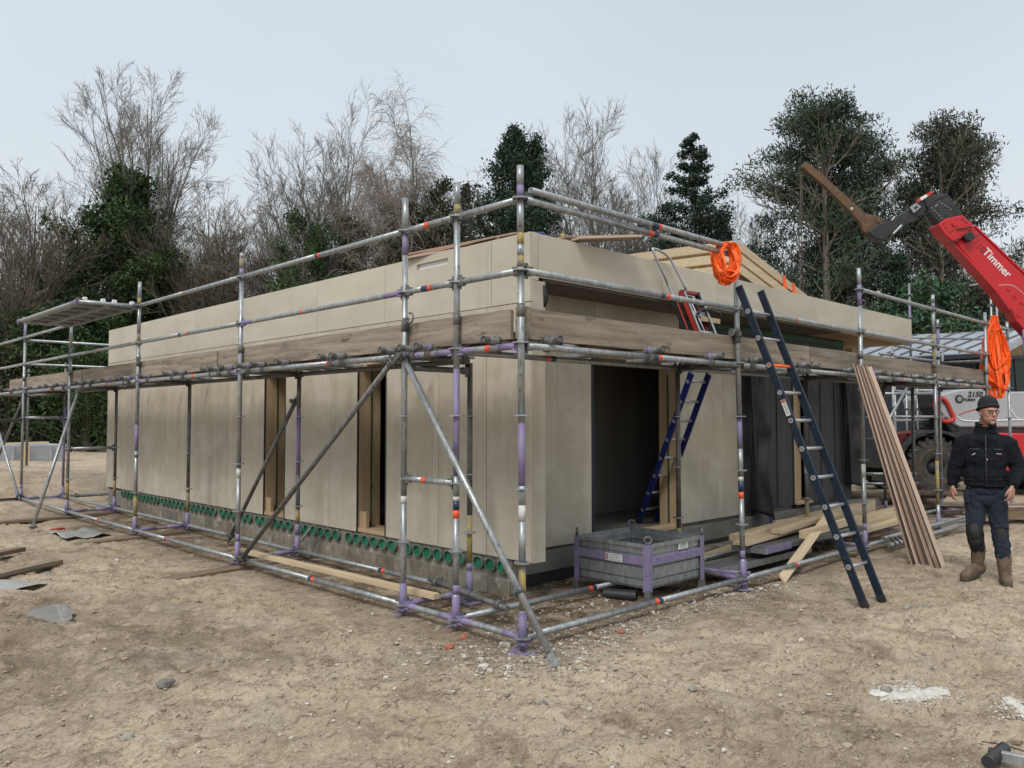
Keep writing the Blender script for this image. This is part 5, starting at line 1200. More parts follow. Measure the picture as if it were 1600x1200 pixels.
# jacket
jk = Blob()
jk.cap([(-.005, -.03, 1.45), (0, -.02, 1.36)], [.095, .15]); jk.ell((.005, -.02, 1.31), (.215, .135, .13)); jk.ell((.0, -.01, 1.19), (.215, .145, .19)); jk.ell((-.005, -.01, 1.04), (.208, .140, .15))
jk.ell((-.008, -.015, .955), (.205, .135, .085)); jk.ell((.005, -.03, 1.395), (.175, .085, .055))
for S, E_, W_2, o in ((SL, EL, WL, -1), (SR, ER, WR, 1)):
    m1 = tuple((a+b)/2 for a, b in zip(S, E_)); m2 = tuple(a+(b-a)*.5 for a, b in zip(E_, W_2)); m3 = tuple(a+(b-a)*.93 for a, b in zip(E_, W_2))
    jk.cap([(S[0]*.82, S[1], S[2]+.01), S, m1, E_, m2, m3], [.080, .085, .078, .069, .062, .047], 18)
    for k, f in enumerate((.15, .38, .6, .8)):      # sleeve folds
        c = tuple(a+(b-a)*f for a, b in zip(E_, W_2)); jk.ell(c, (.066-.016*f, .066-.016*f, .012), rl=.35*o*(1 if k % 2 else -1))
    for f in (.72, .88): c = tuple(a+(b-a)*f for a, b in zip(S, E_)); jk.ell(c, (.080, .078, .011), rl=.3*o)
for z, w in ((.93, .212), (.985, .214), (1.03, .213)): jk.ell((-.006, -.012, z), (w, .145, .012), rl=.03*(1 if z > .95 else -1.5))
jacket = jk.done('jacket', 'jacket', person, .0085, 5, .024, .05)
cl_ = Blob()
n = 26
for lv, (rr, zz) in enumerate(((.098, 1.452), (.096, 1.478), (.093, 1.508), (.091, 1.532))):
    pts = []
    for i in range(n):
        t = R_(112)+R_(316)*i/(n-1)
        pts.append((.008+rr*math.cos(t), -.012+rr*1.0*math.sin(t), zz+.012*math.cos(t-R_(270))))
    cl_.cap(pts, [.011]*n, 8)
cl_.done('collar', 'jacket', jacket, .006, 4)
def patch(name, pts, m_, par, r=.003): 
    mb = MB(); mb.poly([pw(*p) for p in pts], r, 6); return mb.build(name, m_, par)
M['seam'] = mat('jacket_seam', (.035, .038, .045), (.05, .052, .058), rough=.7)
patch('zip', [(.004, .150, 1.42), (.004, .158, 1.25), (.002, .160, 1.10), (.0, .148, .93)], 'seam', jacket, .004)
for (x0, x1, z) in ((-.15, -.05, 1.285), (.06, .155, 1.285)):
    patch('pocket_flap', [(x0, .118, z), ((x0+x1)/2, .142, z), (x1, .146 if x1 < 0 else .115, z)], 'seam', jacket, .005)
patch('logo', [(-.125, .132, 1.225), (-.110, .136, 1.235), (-.095, .139, 1.243)], 'white', jacket, .004)
patch('logo', [(.095, .139, 1.245), (.125, .133, 1.240), (.145, .127, 1.240)], 'jamb', jacket, .005)
patch('zip_pull', [(.004, .155, 1.305), (.004, .158, 1.285)], 'white', jacket, .003); patch('zip_pull', [(.012, .162, 1.195), (.016, .162, 1.178)], 'white', jacket, .0035)
# trousers
tr = Blob()
tr.ell((-.005, -.02, .885), (.178, .125, .10)); tr.ell((0, -.02, .80), (.17, .118, .09))
tr.cap([(-.085, -.02, .86), (-.105, .005, .68), (-.122, .055, .495), (-.105, .0, .37), (-.092, -.035, .30)], [.102, .088, .076, .070, .066], 18)
tr.cap([(.085, -.02, .86), (.10, -.01, .68), (.118, .0, .47), (.132, .02, .34), (.142, .035, .25)], [.102, .088, .076, .071, .067], 18)
for c, r in (((-.118, .03, .42), .080), ((-.110, .01, .375), .077), ((-.10, -.02, .325), .074), ((.122, .01, .41), .080), ((.130, .02, .35), .079), ((.138, .03, .295), .076), ((-.10, .01, .62), .094), ((.10, -.01, .60), .094), ((-.12, .03, .54), .088), ((.115, .0, .53), .088)):
    tr.ell(c, (r, r, .011), rl=rnd.uniform(-.3, .3), tilt=rnd.uniform(-.2, .2))
tr.ell((-.185, .0, .80), (.03, .075, .09))                       # tool pocket at the hip
trousers = tr.done('trousers', 'jeans', person, .0085, 4, .026, .05)
kp = Blob(); kp.ell((-.122, .088, .49), (.062, .050, .098)); kp.ell((-.114, .066, .40), (.060, .045, .06)); kp.done('knee_pocket', 'kneepad', trousers, .008, 5, .01, .05)
kp = Blob(); kp.ell((.120, .036, .470), (.062, .050, .098)); kp.ell((.126, .036, .380), (.060, .045, .06)); kp.done('knee_pocket', 'kneepad', trousers, .008, 5, .01, .05)
# boots: picture-left foot is swinging, heel just off the ground; the other one stands
def boot(top, ank, toe, heel, lift):
    b = Blob(); b.cap([top, tuple((a+c)/2 for a, c in zip(top, ank)), ank], [.067, .062, .056], 18)
    for k, f in enumerate((.3, .62, .9)): c = tuple(a+(q-a)*f for a, q in zip(top, ank)); b.ell(c, (.065-.004*k, .064-.003*k, .010), rl=.3*(1 if k % 2 else -1), tilt=.3)
    mid = tuple((a+c)/2 for a, c in zip(ank, toe)); b.cap([(heel[0], heel[1], heel[2]+.045), (mid[0], mid[1], (heel[2]+toe[2])/2+.055), (toe[0], toe[1], toe[2]+.044)], [.046, .050, .046], 16)
    b.cap([tuple((a+c)/2 for a, c in zip(ank, heel)), mid], [.052, .048]); o = b.done('boot', 'boot', person, .0075, 5, .008, .05)
    so2 = Blob(); so2.cap([(heel[0], heel[1], heel[2]+.016), tuple((a+c)/2 for a, c in zip((heel[0], heel[1], heel[2]+.016), (toe[0], toe[1], toe[2]+.016))), (toe[0], toe[1], toe[2]+.016)], [.042, .046, .046], 12)
    for k in range(3): pass
    ob = so2.done('sole', 'sole', o, .008, 2)
    return o
boot((-.090, -.032, .31), (-.100, -.055, .165), (-.225, .075, .006), (-.065, -.085, .088), 0)
boot((.142, .035, .27), (.150, .045, .10), (.168, .165, .0), (.145, .0, .0), 0)
# watch
mb = MB(); wc = Vector((WR[0]+.006, WR[1]-.002, WR[2]+.012)); d = (Vector(WR)-Vector(ER)).normalized()
mb.poly([pw(*(wc-d*.008)), pw(*(wc+d*.008))], [.034, .033], 18); mb.build('watch', 'alu', person)
# ---------------------------------------------------------------- telehandler behind the scaffold (u along the machine, w towards the viewer)
TO = Vector((13.85, 2.15, 0)); TU = Vector((RR.x, RR.y, 0)).normalized(); TW = Vector((-F_.x, -F_.y, 0)).normalized()
def tp(u, w, z): return TO+TU*u+TW*w+Vector((0, 0, z))
DT = (TO-CAM).dot(F_)
def pz_(px, py, w=0.0):                              # outline picked off in the machine's own plane: metres along and up
    d = F_+RR*((px-800)/1253.6)-UU*((py-600)/1253.6); t = ((TO-CAM).dot(TW)+w)/d.dot(TW); q = CAM+d*t-TO
    return (q.dot(TU), q.z)
tele = thing('telehandler', tuple(TO), 'red and silver rotating telehandler with a raised red boom behind the right scaffold', 'telehandler')
def tprism(name, pts, w0, w1, m_, parent=tele, px=True, bevel=.012):
    q = [pz_(*p, max(w0, w1)) for p in pts] if px else pts
    mb = MB(); mb.prism(q, lambda a, b, t: tp(a, t, b), w0, w1); return mb.build(name, m_, parent, bevel=bevel)
def wheel(u, w, r=.60, wd=.42):
    root = MB(); n = 44
    prof = [(.30, -.42), (.40, -.5), (.80, -.5), (.93, -.44), (1.0, -.30), (1.0, .30), (.93, .44), (.80, .5), (.40, .5), (.30, .42)]
    vs = []; fs = []
    for j in range(n):
        t = 2*math.pi*j/n
        for (rr, ww) in prof: vs.append(tp(u+r*.94*rr*math.cos(t), w+ww*wd, r+r*.94*rr*math.sin(t)))
    k = len(prof)
    for j in range(n):
        for i in range(k): fs.append((j*k+i, j*k+(i+1) % k, ((j+1) % n)*k+(i+1) % k, ((j+1) % n)*k+i))
    root.add(vs, fs, 0, True)
    for j in range(22):                      # chevron lugs
        for s_ in (1, -1):
            t0 = 2*math.pi*(j+(.5 if s_ < 0 else 0))/22; c = []
            for (rr, ww, dt) in ((.93, .02, -.05), (.93, .50, .10), (.93, .50, .22), (.93, .02, .06), (1.055, .02, -.04), (1.03, .49, .11), (1.03, .49, .20), (1.055, .02, .05)):
                c.append(tuple(tp(u+r*.97*rr*math.cos(t0+dt), w+s_*ww*wd, r+r*.97*rr*math.sin(t0+dt))))
            root.hexa(c)
            for rr0, rr1 in ((.82, .96),):
                c = []
                for (rr, ww, dt) in ((rr0, .46, .12), (rr0, .52, .12), (rr0, .52, .20), (rr0, .46, .20), (rr1, .44, .10), (rr1, .51, .10), (rr1, .51, .22), (rr1, .44, .22)): c.append(tuple(tp(u+r*.97*rr*math.cos(t0+dt), w+s_*ww*wd, r+r*.97*rr*math.sin(t0+dt))))
                root.hexa(c)
    wh = root.build('wheel', 'rubber', tele)
    rim = MB(); vs = []; fs = []; pr_ = [(.62, .50), (.60, .44), (.50, .30), (.46, .12), (.22, .10), (.18, .24), (.0, .26)]
    for j in range(n):
        t = 2*math.pi*j/n
        for (rr, ww) in pr_: vs.append(tp(u+r*.94*rr*math.cos(t), w+ww*wd, r+r*.94*rr*math.sin(t)))
    k = len(pr_)
    for j in range(n):
        for i in range(k-1): fs.append((j*k+i, j*k+i+1, ((j+1) % n)*k+i+1, ((j+1) % n)*k+i))
    rim.add(vs, fs, 0, True); rim.build('rim', 'blackm', wh); rg_ = MB(); rg_.poly([tp(u+r*.94*.60*math.cos(2*math.pi*j/n), w+.47*wd, r+r*.94*.60*math.sin(2*math.pi*j/n)) for j in range(n)], .022, 6, closed=True); rg_.build('rim_edge', 'rust', wh)
    for j in range(8):
        t = 2*math.pi*j/8; b = MB(); b.tube(tp(u+r*.33*math.cos(t), w+.10*wd, r+r*.33*math.sin(t)), tp(u+r*.33*math.cos(t), w+.17*wd, r+r*.33*math.sin(t)), .02, 6); b.build('wheel_nut', 'blackm', wh)
    return wh
wheel(.02, .25, .61, .44); wheel(3.05, .25, .61, .44); wheel(.02, -1.75, .61, .44); wheel(3.05, -1.75, .61, .44)
# chassis, mudguards
tprism('chassis', [(-.9, .55), (4.2, .55), (4.3, 1.15), (-.75, 1.15)], -1.5, -.05, 'blackm', px=False)
arc = [(.02+.78*math.cos(R_(a)), .62+.74*math.sin(R_(a))) for a in range(0, 181, 12)]; arc2 = [(.02+.72*math.cos(R_(a)), .62+.68*math.sin(R_(a))) for a in range(180, -1, -12)]
tprism('mudguard', arc+arc2, -.05, .52, 'blackm', px=False, bevel=0)
tprism('front_fender', [(-.66, .95), (-.50, .95), (-.46, 1.30), (-.62, 1.28)], -.3, .30, 'dkred', px=False); tprism('front_fender', [(-.42, 1.10), (-.20, 1.22), (-.22, 1.33), (-.44, 1.30)], -.3, .30, 'dkred', px=False)
tprism('side_box', [(.95, .52), (2.25, .52), (2.25, 1.28), (.95, 1.30)], -.1, .42, 'red', px=False, bevel=.03)
for i in range(3): tprism('box_rib', [(1.9, .70+.17*i), (2.24, .70+.17*i), (2.24, .74+.17*i), (1.9, .74+.17*i)], .421, .432, 'blackm', px=False, bevel=0)
text_obj('red_lettering', 'H M', TU, (0, 0, 1), tp(2.0, .435, 1.12), .13, 'white', tele)
tprism('outrigger_beam', [(-.9, .28), (-.35, .36), (-.35, .50), (-.9, .45)], -.4, .1, 'blackm', px=False); tprism('outrigger_beam', [(.7, .30), (1.3, .30), (1.3, .46), (.7, .46)], -.4, .3, 'blackm', px=False)
# turret with silver cover
cov = [(1462, 622), (1470, 616), (1500, 608.5), (1545, 603), (1572, 602), (1580, 612), (1640, 611), (1700, 640), (1700, 668), (1500, 668), (1488, 662), (1476, 652), (1466, 638)]
tprism('silver_cover', cov, -1.1, .32, 'greyp', bevel=.03)
tprism('turret_base', [(1480, 668.5), (1700, 668.5), (1700, 682), (1492, 682)], -1.1, .28, 'blackm')
tprism('black_edge', [(1455, 612), (1463, 619), (1470, 640), (1486, 662), (1500, 672), (1488, 674), (1470, 655), (1458, 636)], -.3, .30, 'blackp')
mb = MB(); c = pz_(1485, 624); n = 20; mb.tube(tp(c[0], .315, c[1]), tp(c[0], .335, c[1]), .085, n); mb.build('round_vent', 'blackp', tele); mb = MB(); mb.tube(tp(c[0], .34, c[1]), tp(c[0], .345, c[1]), .05, n); mb.build('vent_grille', 'greyprint', tele)
def stripe(name, pts, w, r, m_, flat=True):
    q = [pz_(*p, w) for p in pts]; mb = MB(); mb.poly(smooth_path([tp(a, w, b) for a, b in q], 4), r, 6); mb.build(name, m_, tele)
stripe('white_swoosh', [(1496, 650), (1502, 656), (1520, 658), (1560, 657), (1600, 656)], .322, .016, 'white')
stripe('red_swoosh', [(1497, 650), (1508, 644), (1530, 638)], .322, .010, 'red')
stripe('white_swoosh', [(1580, 640), (1588, 652), (1604, 658), (1640, 658)], .322, .012, 'white')
text_obj('model_number', '2150', TU, (0, 0, 1), tp(*(lambda q: (q[0], .326, q[1]))(pz_(1523, 616.5, .32))), .15, 'blackp', tele, shear=.25, bold=.005)
text_obj('model_number', 'TURBO', TU, (0, 0, 1), tp(*(lambda q: (q[0], .326, q[1]))(pz_(1514, 625, .32))), .075, 'blackp', tele, shear=.25, bold=.003)
mb = MB(); pts = [tp(*(lambda q: (q[0], .36, q[1]))(pz_(*p))) for p in ((1457, 622), (1449, 626), (1447, 636), (1452, 650), (1460, 658), (1472, 657), (1475, 652), (1470, 640), (1464, 628))]; mb.poly(smooth_path(pts+[pts[0]], 4), .045, 8); mb.build('counterweight_guard', 'redplastic', tele)
# cab
tprism('cab_glass', [(1577, 562), (1640, 556), (1650, 612), (1580, 612)], -1.0, .20, 'glass')
for a, b in (((1576, 560), (1580, 613)), ((1612, 556), (1616, 612))):
    q0, q1 = pz_(*a), pz_(*b); mb = MB(); mb.bar(tp(q0[0], .20, q0[1]), tp(q1[0], .20, q1[1]), .05, .06, up=tuple(TW)); mb.build('cab_pillar', 'blackm', tele)
tprism('cab_roof', [(1572, 556), (1655, 550), (1655, 557), (1574, 563)], -1.05, .25, 'blackm')
for z0 in (.0, .18): stripe('hose', [(1462, 601-z0*20), (1480, 590), (1500, 583+z0*10), (1530, 580), (1570, 582)], -.2-z0, .025, 'blackp')
# boom: drawn in its own upright plane, slightly behind the near side of the turret
BW0, BW1 = -.60, -.30
def bp(name, pts, m_, w0=BW0, w1=BW1, parent=tele, bevel=.015): return tprism(name, pts, w0, w1, m_, parent, True, bevel)
boom = bp('boom', [(1493, 378), (1524, 353.5), (1562, 389), (1600, 426), (1720, 545), (1680, 600), (1588, 502), (1580, 484), (1560, 456), (1528, 420)], 'red')
bp('boom_edge', [(1524, 351), (1600, 423.5), (1720, 542), (1718, 545), (1600, 427), (1523, 354)], 'red', BW0-.03, BW1+.03, boom, .004)
bp('boom_edge', [(1490, 377), (1560, 453), (1580, 481), (1578, 485), (1558, 457), (1488, 379)], 'red', BW0-.02, BW1+.02, boom, .004)
hd2 = bp('boom_head', [(1466, 350.5), (1479, 341), (1504, 336), (1521, 350.5), (1519, 358), (1495, 378.5), (1490, 378), (1476, 366)], 'red', BW0-.05, BW1+.06, boom)
mb = MB(); q = pz_(1489, 351, BW1); mb.tube(tp(q[0], BW1+.06, q[1]), tp(q[0], BW1+.085, q[1]), .055, 16); mb.build('pivot_boss', 'red', hd2)
for p in ((1472, 351), (1476, 357), (1482, 363), (1486, 361), (1501, 343), (1505, 346), (1508, 349)):
    q = pz_(*p, BW1); mb = MB(); mb.tube(tp(q[0], BW1+.06, q[1]), tp(q[0], BW1+.075, q[1]), .018, 8); mb.build('bolt', 'rust', hd2)
mb = MB(); q = pz_(1509, 372, BW1); mb.tube(tp(q[0], BW1+.02, q[1]), tp(q[0], BW1+.17, q[1]), .10, 20); mb.build('hose_reel', 'blackp', boom, bevel=.01)
for pts in (((1487, 378), (1496, 374), (1503, 371)), ((1516, 376), (1524, 371), (1531, 365)), ((1495, 358), (1510, 356), (1519, 354))): stripe('hose', pts, BW1+.09, .014, 'blackp')
for p in ((1576, 452), (1586, 463), (1597, 473), (1592, 493)):
    q = pz_(*p, BW1); mb = MB(); mb.tube(tp(q[0], BW1, q[1]), tp(q[0], BW1+.02, q[1]), .035, 12); mb.build('bolt', 'red', boom)
stripe('white_line', [(1560, 446), (1582, 446), (1600, 460), (1615, 474)], BW1+.003, .006, 'paper')
a0, a1 = pz_(1542, 395, BW1), pz_(1574, 428, BW1); bd = (TU*(a1[0]-a0[0])+Vector((0, 0, a1[1]-a0[1]))).normalized(); bu = Vector((0, 0, 1)); q = pz_(1557.5, 411, BW1)
text_obj('boom_lettering', 'Timmer', bd, bu, tp(q[0], BW1+.004, q[1]), .235, 'white', boom, bold=.004)
q = pz_(1534, 388.5, BW1); text_obj('boom_lettering', 'J.G', bd, bu, tp(q[0], BW1+.004, q[1]), .17, 'dkred', boom)
kn = bp('jib_knuckle', [(1468, 349), (1455, 334), (1448, 322), (1445, 312), (1460, 304), (1478, 302.5), (1484, 307), (1504, 333), (1504, 337), (1479, 342)], 'blackm', BW0+.03, BW1-.02, boom)
for r0, (ax, ay, bx_, by_) in enumerate(((1468, 315, 1486, 327), (1465, 319, 1462, 322), (1457, 325, 1472, 341))):
    for k in range(5):
        q = pz_(ax+(bx_-ax)*k/4, ay+(by_-ay)*k/4, BW1); mb = MB(); mb.tube(tp(q[0], BW1-.02, q[1]), tp(q[0], BW1-.005, q[1]), .014, 6); mb.build('bolt', 'galv', kn)
jb = bp('jib_arm', [(1470, 306), (1452, 318), (1451, 326), (1430, 345), (1412, 353), (1402, 354), (1396, 348), (1400, 338), (1422, 325), (1440, 312), (1455, 304)], 'blackm', BW0+.08, BW1-.06, boom)
bp('warning_plate', [(1432, 312), (1455, 298.5), (1458, 302), (1434, 317)], 'redplastic', BW1-.05, BW1-.02, jb, 0); bp('warning_plate', [(1437, 309.3), (1447, 303.4), (1450, 306.6), (1440, 313.2)], 'white', BW1-.019, BW1-.016, jb, 0)
bp('grey_bracket', [(1422, 324), (1432, 317), (1440, 323), (1428, 333)], 'galv', BW1-.06, BW1+.0, jb, .004); bp('bracket_hole', [(1428, 324), (1432, 321), (1435, 324), (1430, 328)], 'blackm', BW1+.0, BW1+.004, jb, 0)
qh = bp('quick_hitch', [(1398, 342), (1386, 346), (1372, 350), (1358, 362), (1364, 370), (1380, 376), (1390, 368), (1404, 357)], 'blackp', BW0+.02, BW1, boom)
stripe('hose', [(1395, 366), (1402, 359), (1409, 352)], BW1-.02, .03, 'galv'); stripe('hose', [(1396, 352), (1393, 346), (1398, 338)], BW1-.02, .012, 'white')
stripe('hose', [(1432, 330), (1440, 336), (1452, 330), (1456, 316), (1470, 308), (1480, 302)], BW1+.01, .010, 'blackp')
jibp = bp('rusty_jib', [(1255, 256), (1260, 252.5), (1270, 259), (1310, 295), (1352, 333), (1374, 338), (1382, 346), (1378, 352), (1357, 366), (1350, 362), (1345, 348), (1332, 334), (1290, 292), (1262, 268), (1254, 261)], 'rust', BW0+.08, BW1-.10, boom, .01)
q = pz_(1334, 324, BW1); mb = MB(); mb.tube(tp(q[0], BW1-.10, q[1]), tp(q[0], BW1-.09, q[1]), .03, 12); mb.build('white_mark', 'white', jibp); mb = MB(); mb.tube(tp(q[0], BW1-.09, q[1]), tp(q[0], BW1-.087, q[1]), .013, 10); mb.build('pin_hole', 'blackm', jibp)
q = pz_(1375, 343, BW1); mb = MB(); mb.tube(tp(q[0], BW1-.10, q[1]), tp(q[0], BW1-.08, q[1]), .05, 12); mb.build('pivot_pin', 'rust', jibp)
ch = thing('lifting_chain', tuple(tp(*(lambda q: (q[0], -.5, q[1]))(pz_(1256, 462, BW1)))), 'thin reddish pair of lifting chains hanging from the tip of the rusty jib', 'chain')
for dx, dw in ((0, 0), (3.0, .03)):
    mb = MB(); top = pz_(1255.5+dx*.3, 263, BW1); bot = pz_(1254.5+dx*1.3, 455, BW1); nl = 70
    for k in range(nl):
        f0, f1 = k/nl, (k+1.25)/nl; a = tp(top[0]+(bot[0]-top[0])*f0+.012*math.sin(f0*9), -.5+dw, top[1]+(bot[1]-top[1])*f0); b = tp(top[0]+(bot[0]-top[0])*f1+.012*math.sin(f1*9), -.5+dw, top[1]+(bot[1]-top[1])*f1)
        s_ = TU*.012 if k % 2 else TW*.012; c = (a+b)/2; h_ = (a-b)/2; mb.poly([c+h_, c+s_+h_*.5, c+s_-h_*.5, c-h_, c-s_-h_*.5, c-s_+h_*.5], .006, 4, closed=True)
    mb.build('chain', 'rust' if dx else 'galv_dark', ch)
# ---------------------------------------------------------------- second house, its scaffold and the container
def prow(px, py, D):                         # a point at a forward distance, for laying out far things
    d = F_+RR*((px-800)/1253.6)-UU*((py-600)/1253.6); return CAM+d*D
h2 = thing('zinc_roofed_house', tuple(Vector((prow(1480, 700, 22).x, prow(1480, 700, 22).y, 0))), 'low house with a pale ribbed metal roof and dark wall behind the right scaffold', 'house')
e0, e1 = prow(1372, 558, 21), prow(1528, 550, 21.5); r0_, r1_ = prow(1400, 524, 27), prow(1700, 506, 29)
ex = (e1-e0).normalized(); e1 = e0+ex*9.0; e0 = e0-ex*1.2; r0_ = e0+(r0_-e0); r1_ = r0_+ex*12
mb = MB(); th = Vector((0, 0, -.10)); mb.hexa([tuple(v) for v in (e0+th, e0+ex*9.3+th, r1_+th, r0_+th, e0, e0+ex*9.3, r1_, r0_)]); rf = mb.build('roof', 'roofmetal', h2)
for i in range(16):
    a = e0+ex*(.1+.58*i); b = r0_+ex*(.1+(.58*12/9.3)*i); mb = MB(); mb.bar(a+Vector((0, 0, .025)), b+Vector((0, 0, .025)), .03, .05); mb.build('standing_seam', 'galv_dark', rf)
mb = MB(); mb.bar(e0+Vector((0, 0, -.10)), e0+ex*9.3+Vector((0, 0, -.10)), .12, .12); mb.build('gutter', 'navywall', h2)
mb = MB(); q = Vector((0, 0, -.17)); w0_, w1_ = e0+ex*.5, e0+ex*9
bk = (r0_-e0); bk.z = 0; bk.normalize()
a, b = w0_+bk*.5, w1_+bk*.5
mb.hexa([(a.x, a.y, -.1), (b.x, b.y, -.1), (b.x+bk.x*4, b.y+bk.y*4, -.1), (a.x+bk.x*4, a.y+bk.y*4, -.1), (a.x, a.y, a.z-.2), (b.x, b.y, b.z-.2), (b.x+bk.x*4, b.y+bk.y*4, b.z+.2), (a.x+bk.x*4, a.y+bk.y*4, a.z+.2)]); mb.build('wall', 'navywall', h2)
# timber gable verge at the right end and a dark upper roof beyond
g0, g1, g2, g3 = prow(1568, 551, 19.5), prow(1570, 562, 19.5), prow(1640, 506, 19.5), prow(1640, 540, 19.5)
for k in range(4):
    f = k/4; a = prow(1568, 548+4*k*1.0, 19.5+.1*k); b = prow(1650, 500+9*k, 19.5+.1*k); mb = MB(); mb.bar(a, b, .3, .11); mb.build('verge_board', 'jamb' if k else 'alu', h2)
t = thing('dark_roofed_house', tuple(Vector((prow(1600, 700, 34).x, prow(1600, 700, 34).y, 0))), 'dark tiled roof of a house just showing at the right edge behind the metal roof', 'house')
a, b, c, d = prow(1562, 518, 34), prow(1700, 505, 34), prow(1700, 490, 38), prow(1585, 501, 38)
mb = MB(); mb.hexa([tuple(v) for v in (a+th, b+th, c+th, d+th, a, b, c, d)]); mb.build('roof', 'blackm', t)
a2, b2 = a+(b-a)*.03, b; mb = MB(); mb.hexa([(a2.x, a2.y, 0), (b2.x, b2.y, 0), (c.x, c.y, 0), (d.x, d.y, 0), (a2.x, a2.y, a2.z-.1), (b2.x, b2.y, b2.z-.1), (c.x, c.y, c.z-.1), (d.x, d.y, d.z-.1)]); mb.build('wall', 'navywall', t)
sc2 = thing('far_scaffold', tuple(Vector((prow(1430, 700, 18).x, prow(1430, 700, 18).y, 0))), 'second scaffold of thin grey tubes standing in front of the metal roofed house', 'scaffold')
def s2(px, D, top, purple=None, bot=0.0):
    p = prow(px, 650, D); mb = MB(); mb.tube((p.x, p.y, bot), (p.x, p.y, top), .025, 8, 0)
    if purple: mb.tube((p.x, p.y, purple[0]), (p.x, p.y, purple[1]), .0265, 8, 1)
    z = .3
    while z < top-.1: rosette(mb, p.x, p.y, z); z += .5
    mb.build('standard', SM, sc2); return p
def l2(a, b, z, zb=None): mb = MB(); mb.tube((a.x, a.y, z), (b.x, b.y, z if zb is None else zb), .025, 8, 0); mb.build('ledger', SM, sc2)
a = s2(1396, 15.0, 2.98); b = s2(1425, 17.5, 4.55, (2.9, 4.1)); c = s2(1475, 17.5, 3.1); d = s2(1553, 19, 5.15, (3.0, 3.9)); e_ = s2(1562, 18.2, 4.9, (3.0, 3.8)); g_ = s2(1603, 17, 3.7, (2.6, 3.9)); f_ = s2(1620, 18, 5.2)
s2(1399, 17, 2.4); s2(1417, 17, 2.4); s2(1434, 17, 2.4)
for z in (1.55, 2.10, 2.5): l2(a, c, z); 
l2(prow(1376, 650, 15), prow(1480, 650, 17.4), 2.80); l2(prow(1400, 650, 15), prow(1460, 650, 13), 2.95, 2.65); l2(b, d, 3.36, 3.46); l2(prow(1400, 650, 17), prow(1560, 650, 17.4), 2.62); l2(b, f_, 2.2)
l2(prow(1520, 650, 19), prow(1600, 650, 19), 4.75, 4.95); l2(prow(1560, 650, 19), prow(1600, 650, 19), 4.35); l2(prow(1390, 650, 16), prow(1480, 650, 16), 1.62, 1.62); l2(prow(1370, 650, 14.5), prow(1420, 650, 15), 1.2, 2.2)
l2(prow(1345, 650, 14), prow(1420, 650, 14), .45); l2(prow(1345, 650, 14), prow(1430, 650, 14), .62); l2(prow(1350, 650, 15), prow(1470, 650, 15), 2.22); l2(prow(1350, 650, 15), prow(1470, 650, 15), 2.05)
# dark container wall behind the machine, clutter on the ground
t = thing('dark_container', tuple(Vector((prow(1420, 700, 24).x, prow(1420, 700, 24).y, 0))), 'dark blue container standing behind the machine and the far scaffold tubes', 'container')
a, b = prow(1330, 650, 25), prow(1530, 650, 24); n_ = (b-a).cross(Vector((0, 0, 1))).normalized()
mb = MB(); nseg = 60
vs = []; fs = []
for i in range(nseg+1):
    p = a.lerp(b, i/nseg)+n_*(.035 if (i//1) % 4 in (1, 2) else 0); vs += [(p.x, p.y, .1), (p.x, p.y, 2.45)]
for i in range(nseg): fs.append((2*i, 2*i+2, 2*i+3, 2*i+1))
mb.add(vs, fs); mb.build('corrugated_wall', 'navywall', t, fixn=False)
c0, c1 = a-n_*2.4, b-n_*2.4; mb = MB(); mb.hexa([(a.x-n_.x*.02, a.y-n_.y*.02, .1), (b.x-n_.x*.02, b.y-n_.y*.02, .1), (c1.x, c1.y, .1), (c0.x, c0.y, .1), (a.x-n_.x*.02, a.y-n_.y*.02, 2.5), (b.x-n_.x*.02, b.y-n_.y*.02, 2.5), (c1.x, c1.y, 2.5), (c0.x, c0.y, 2.5)]); mb.build('body', 'navywall', t)
mb = MB(); mb.bar((a.x+n_.x*.04, a.y+n_.y*.04, 2.5), (b.x+n_.x*.04, b.y+n_.y*.04, 2.5), .10, .12); mb.build('top_rail', 'greywall', t)
def pile(name, px, D, n, L, label, mats_, seed, w=.14, h=.05, cat='timber pile'):
    r = random.Random(seed); p = prow(px, 700, D); root = thing(name, (p.x, p.y, 0), label, cat)
    for i in range(n):
        ang = r.uniform(-.25, .25)-.55; l_ = L*r.uniform(.6, 1.1); q = Vector((p.x+r.uniform(-.3, .3), p.y+r.uniform(-.3, .3), .05+h*1.05*(i//3)+.02)); d = Vector((math.cos(ang), math.sin(ang), r.uniform(-.02, .02)))
        mb = MB(); mb.bar(q-d*l_/2, q+d*l_/2, w*r.uniform(.7, 1.2), h); mb.build('board', r.choice(mats_), root)
pile('board_pile', 1372, 13.6, 18, 2.6, 'messy pile of brown boards on the ground behind the leaning boards', ['sole_wood', 'red_wood', 'under_wood', 'old_wood'], 3)
pile('board_pile', 1600, 12.5, 12, 1.8, 'stack of mixed boards at the right edge behind the walking man', ['pine', 'sole_wood', 'red_wood_light', 'under_wood'], 4)
pile('board_pile', 1500, 13.5, 7, 1.6, 'low pile of dark boards by the machine wheel', ['under_wood', 'sole_wood', 'old_wood'], 5)
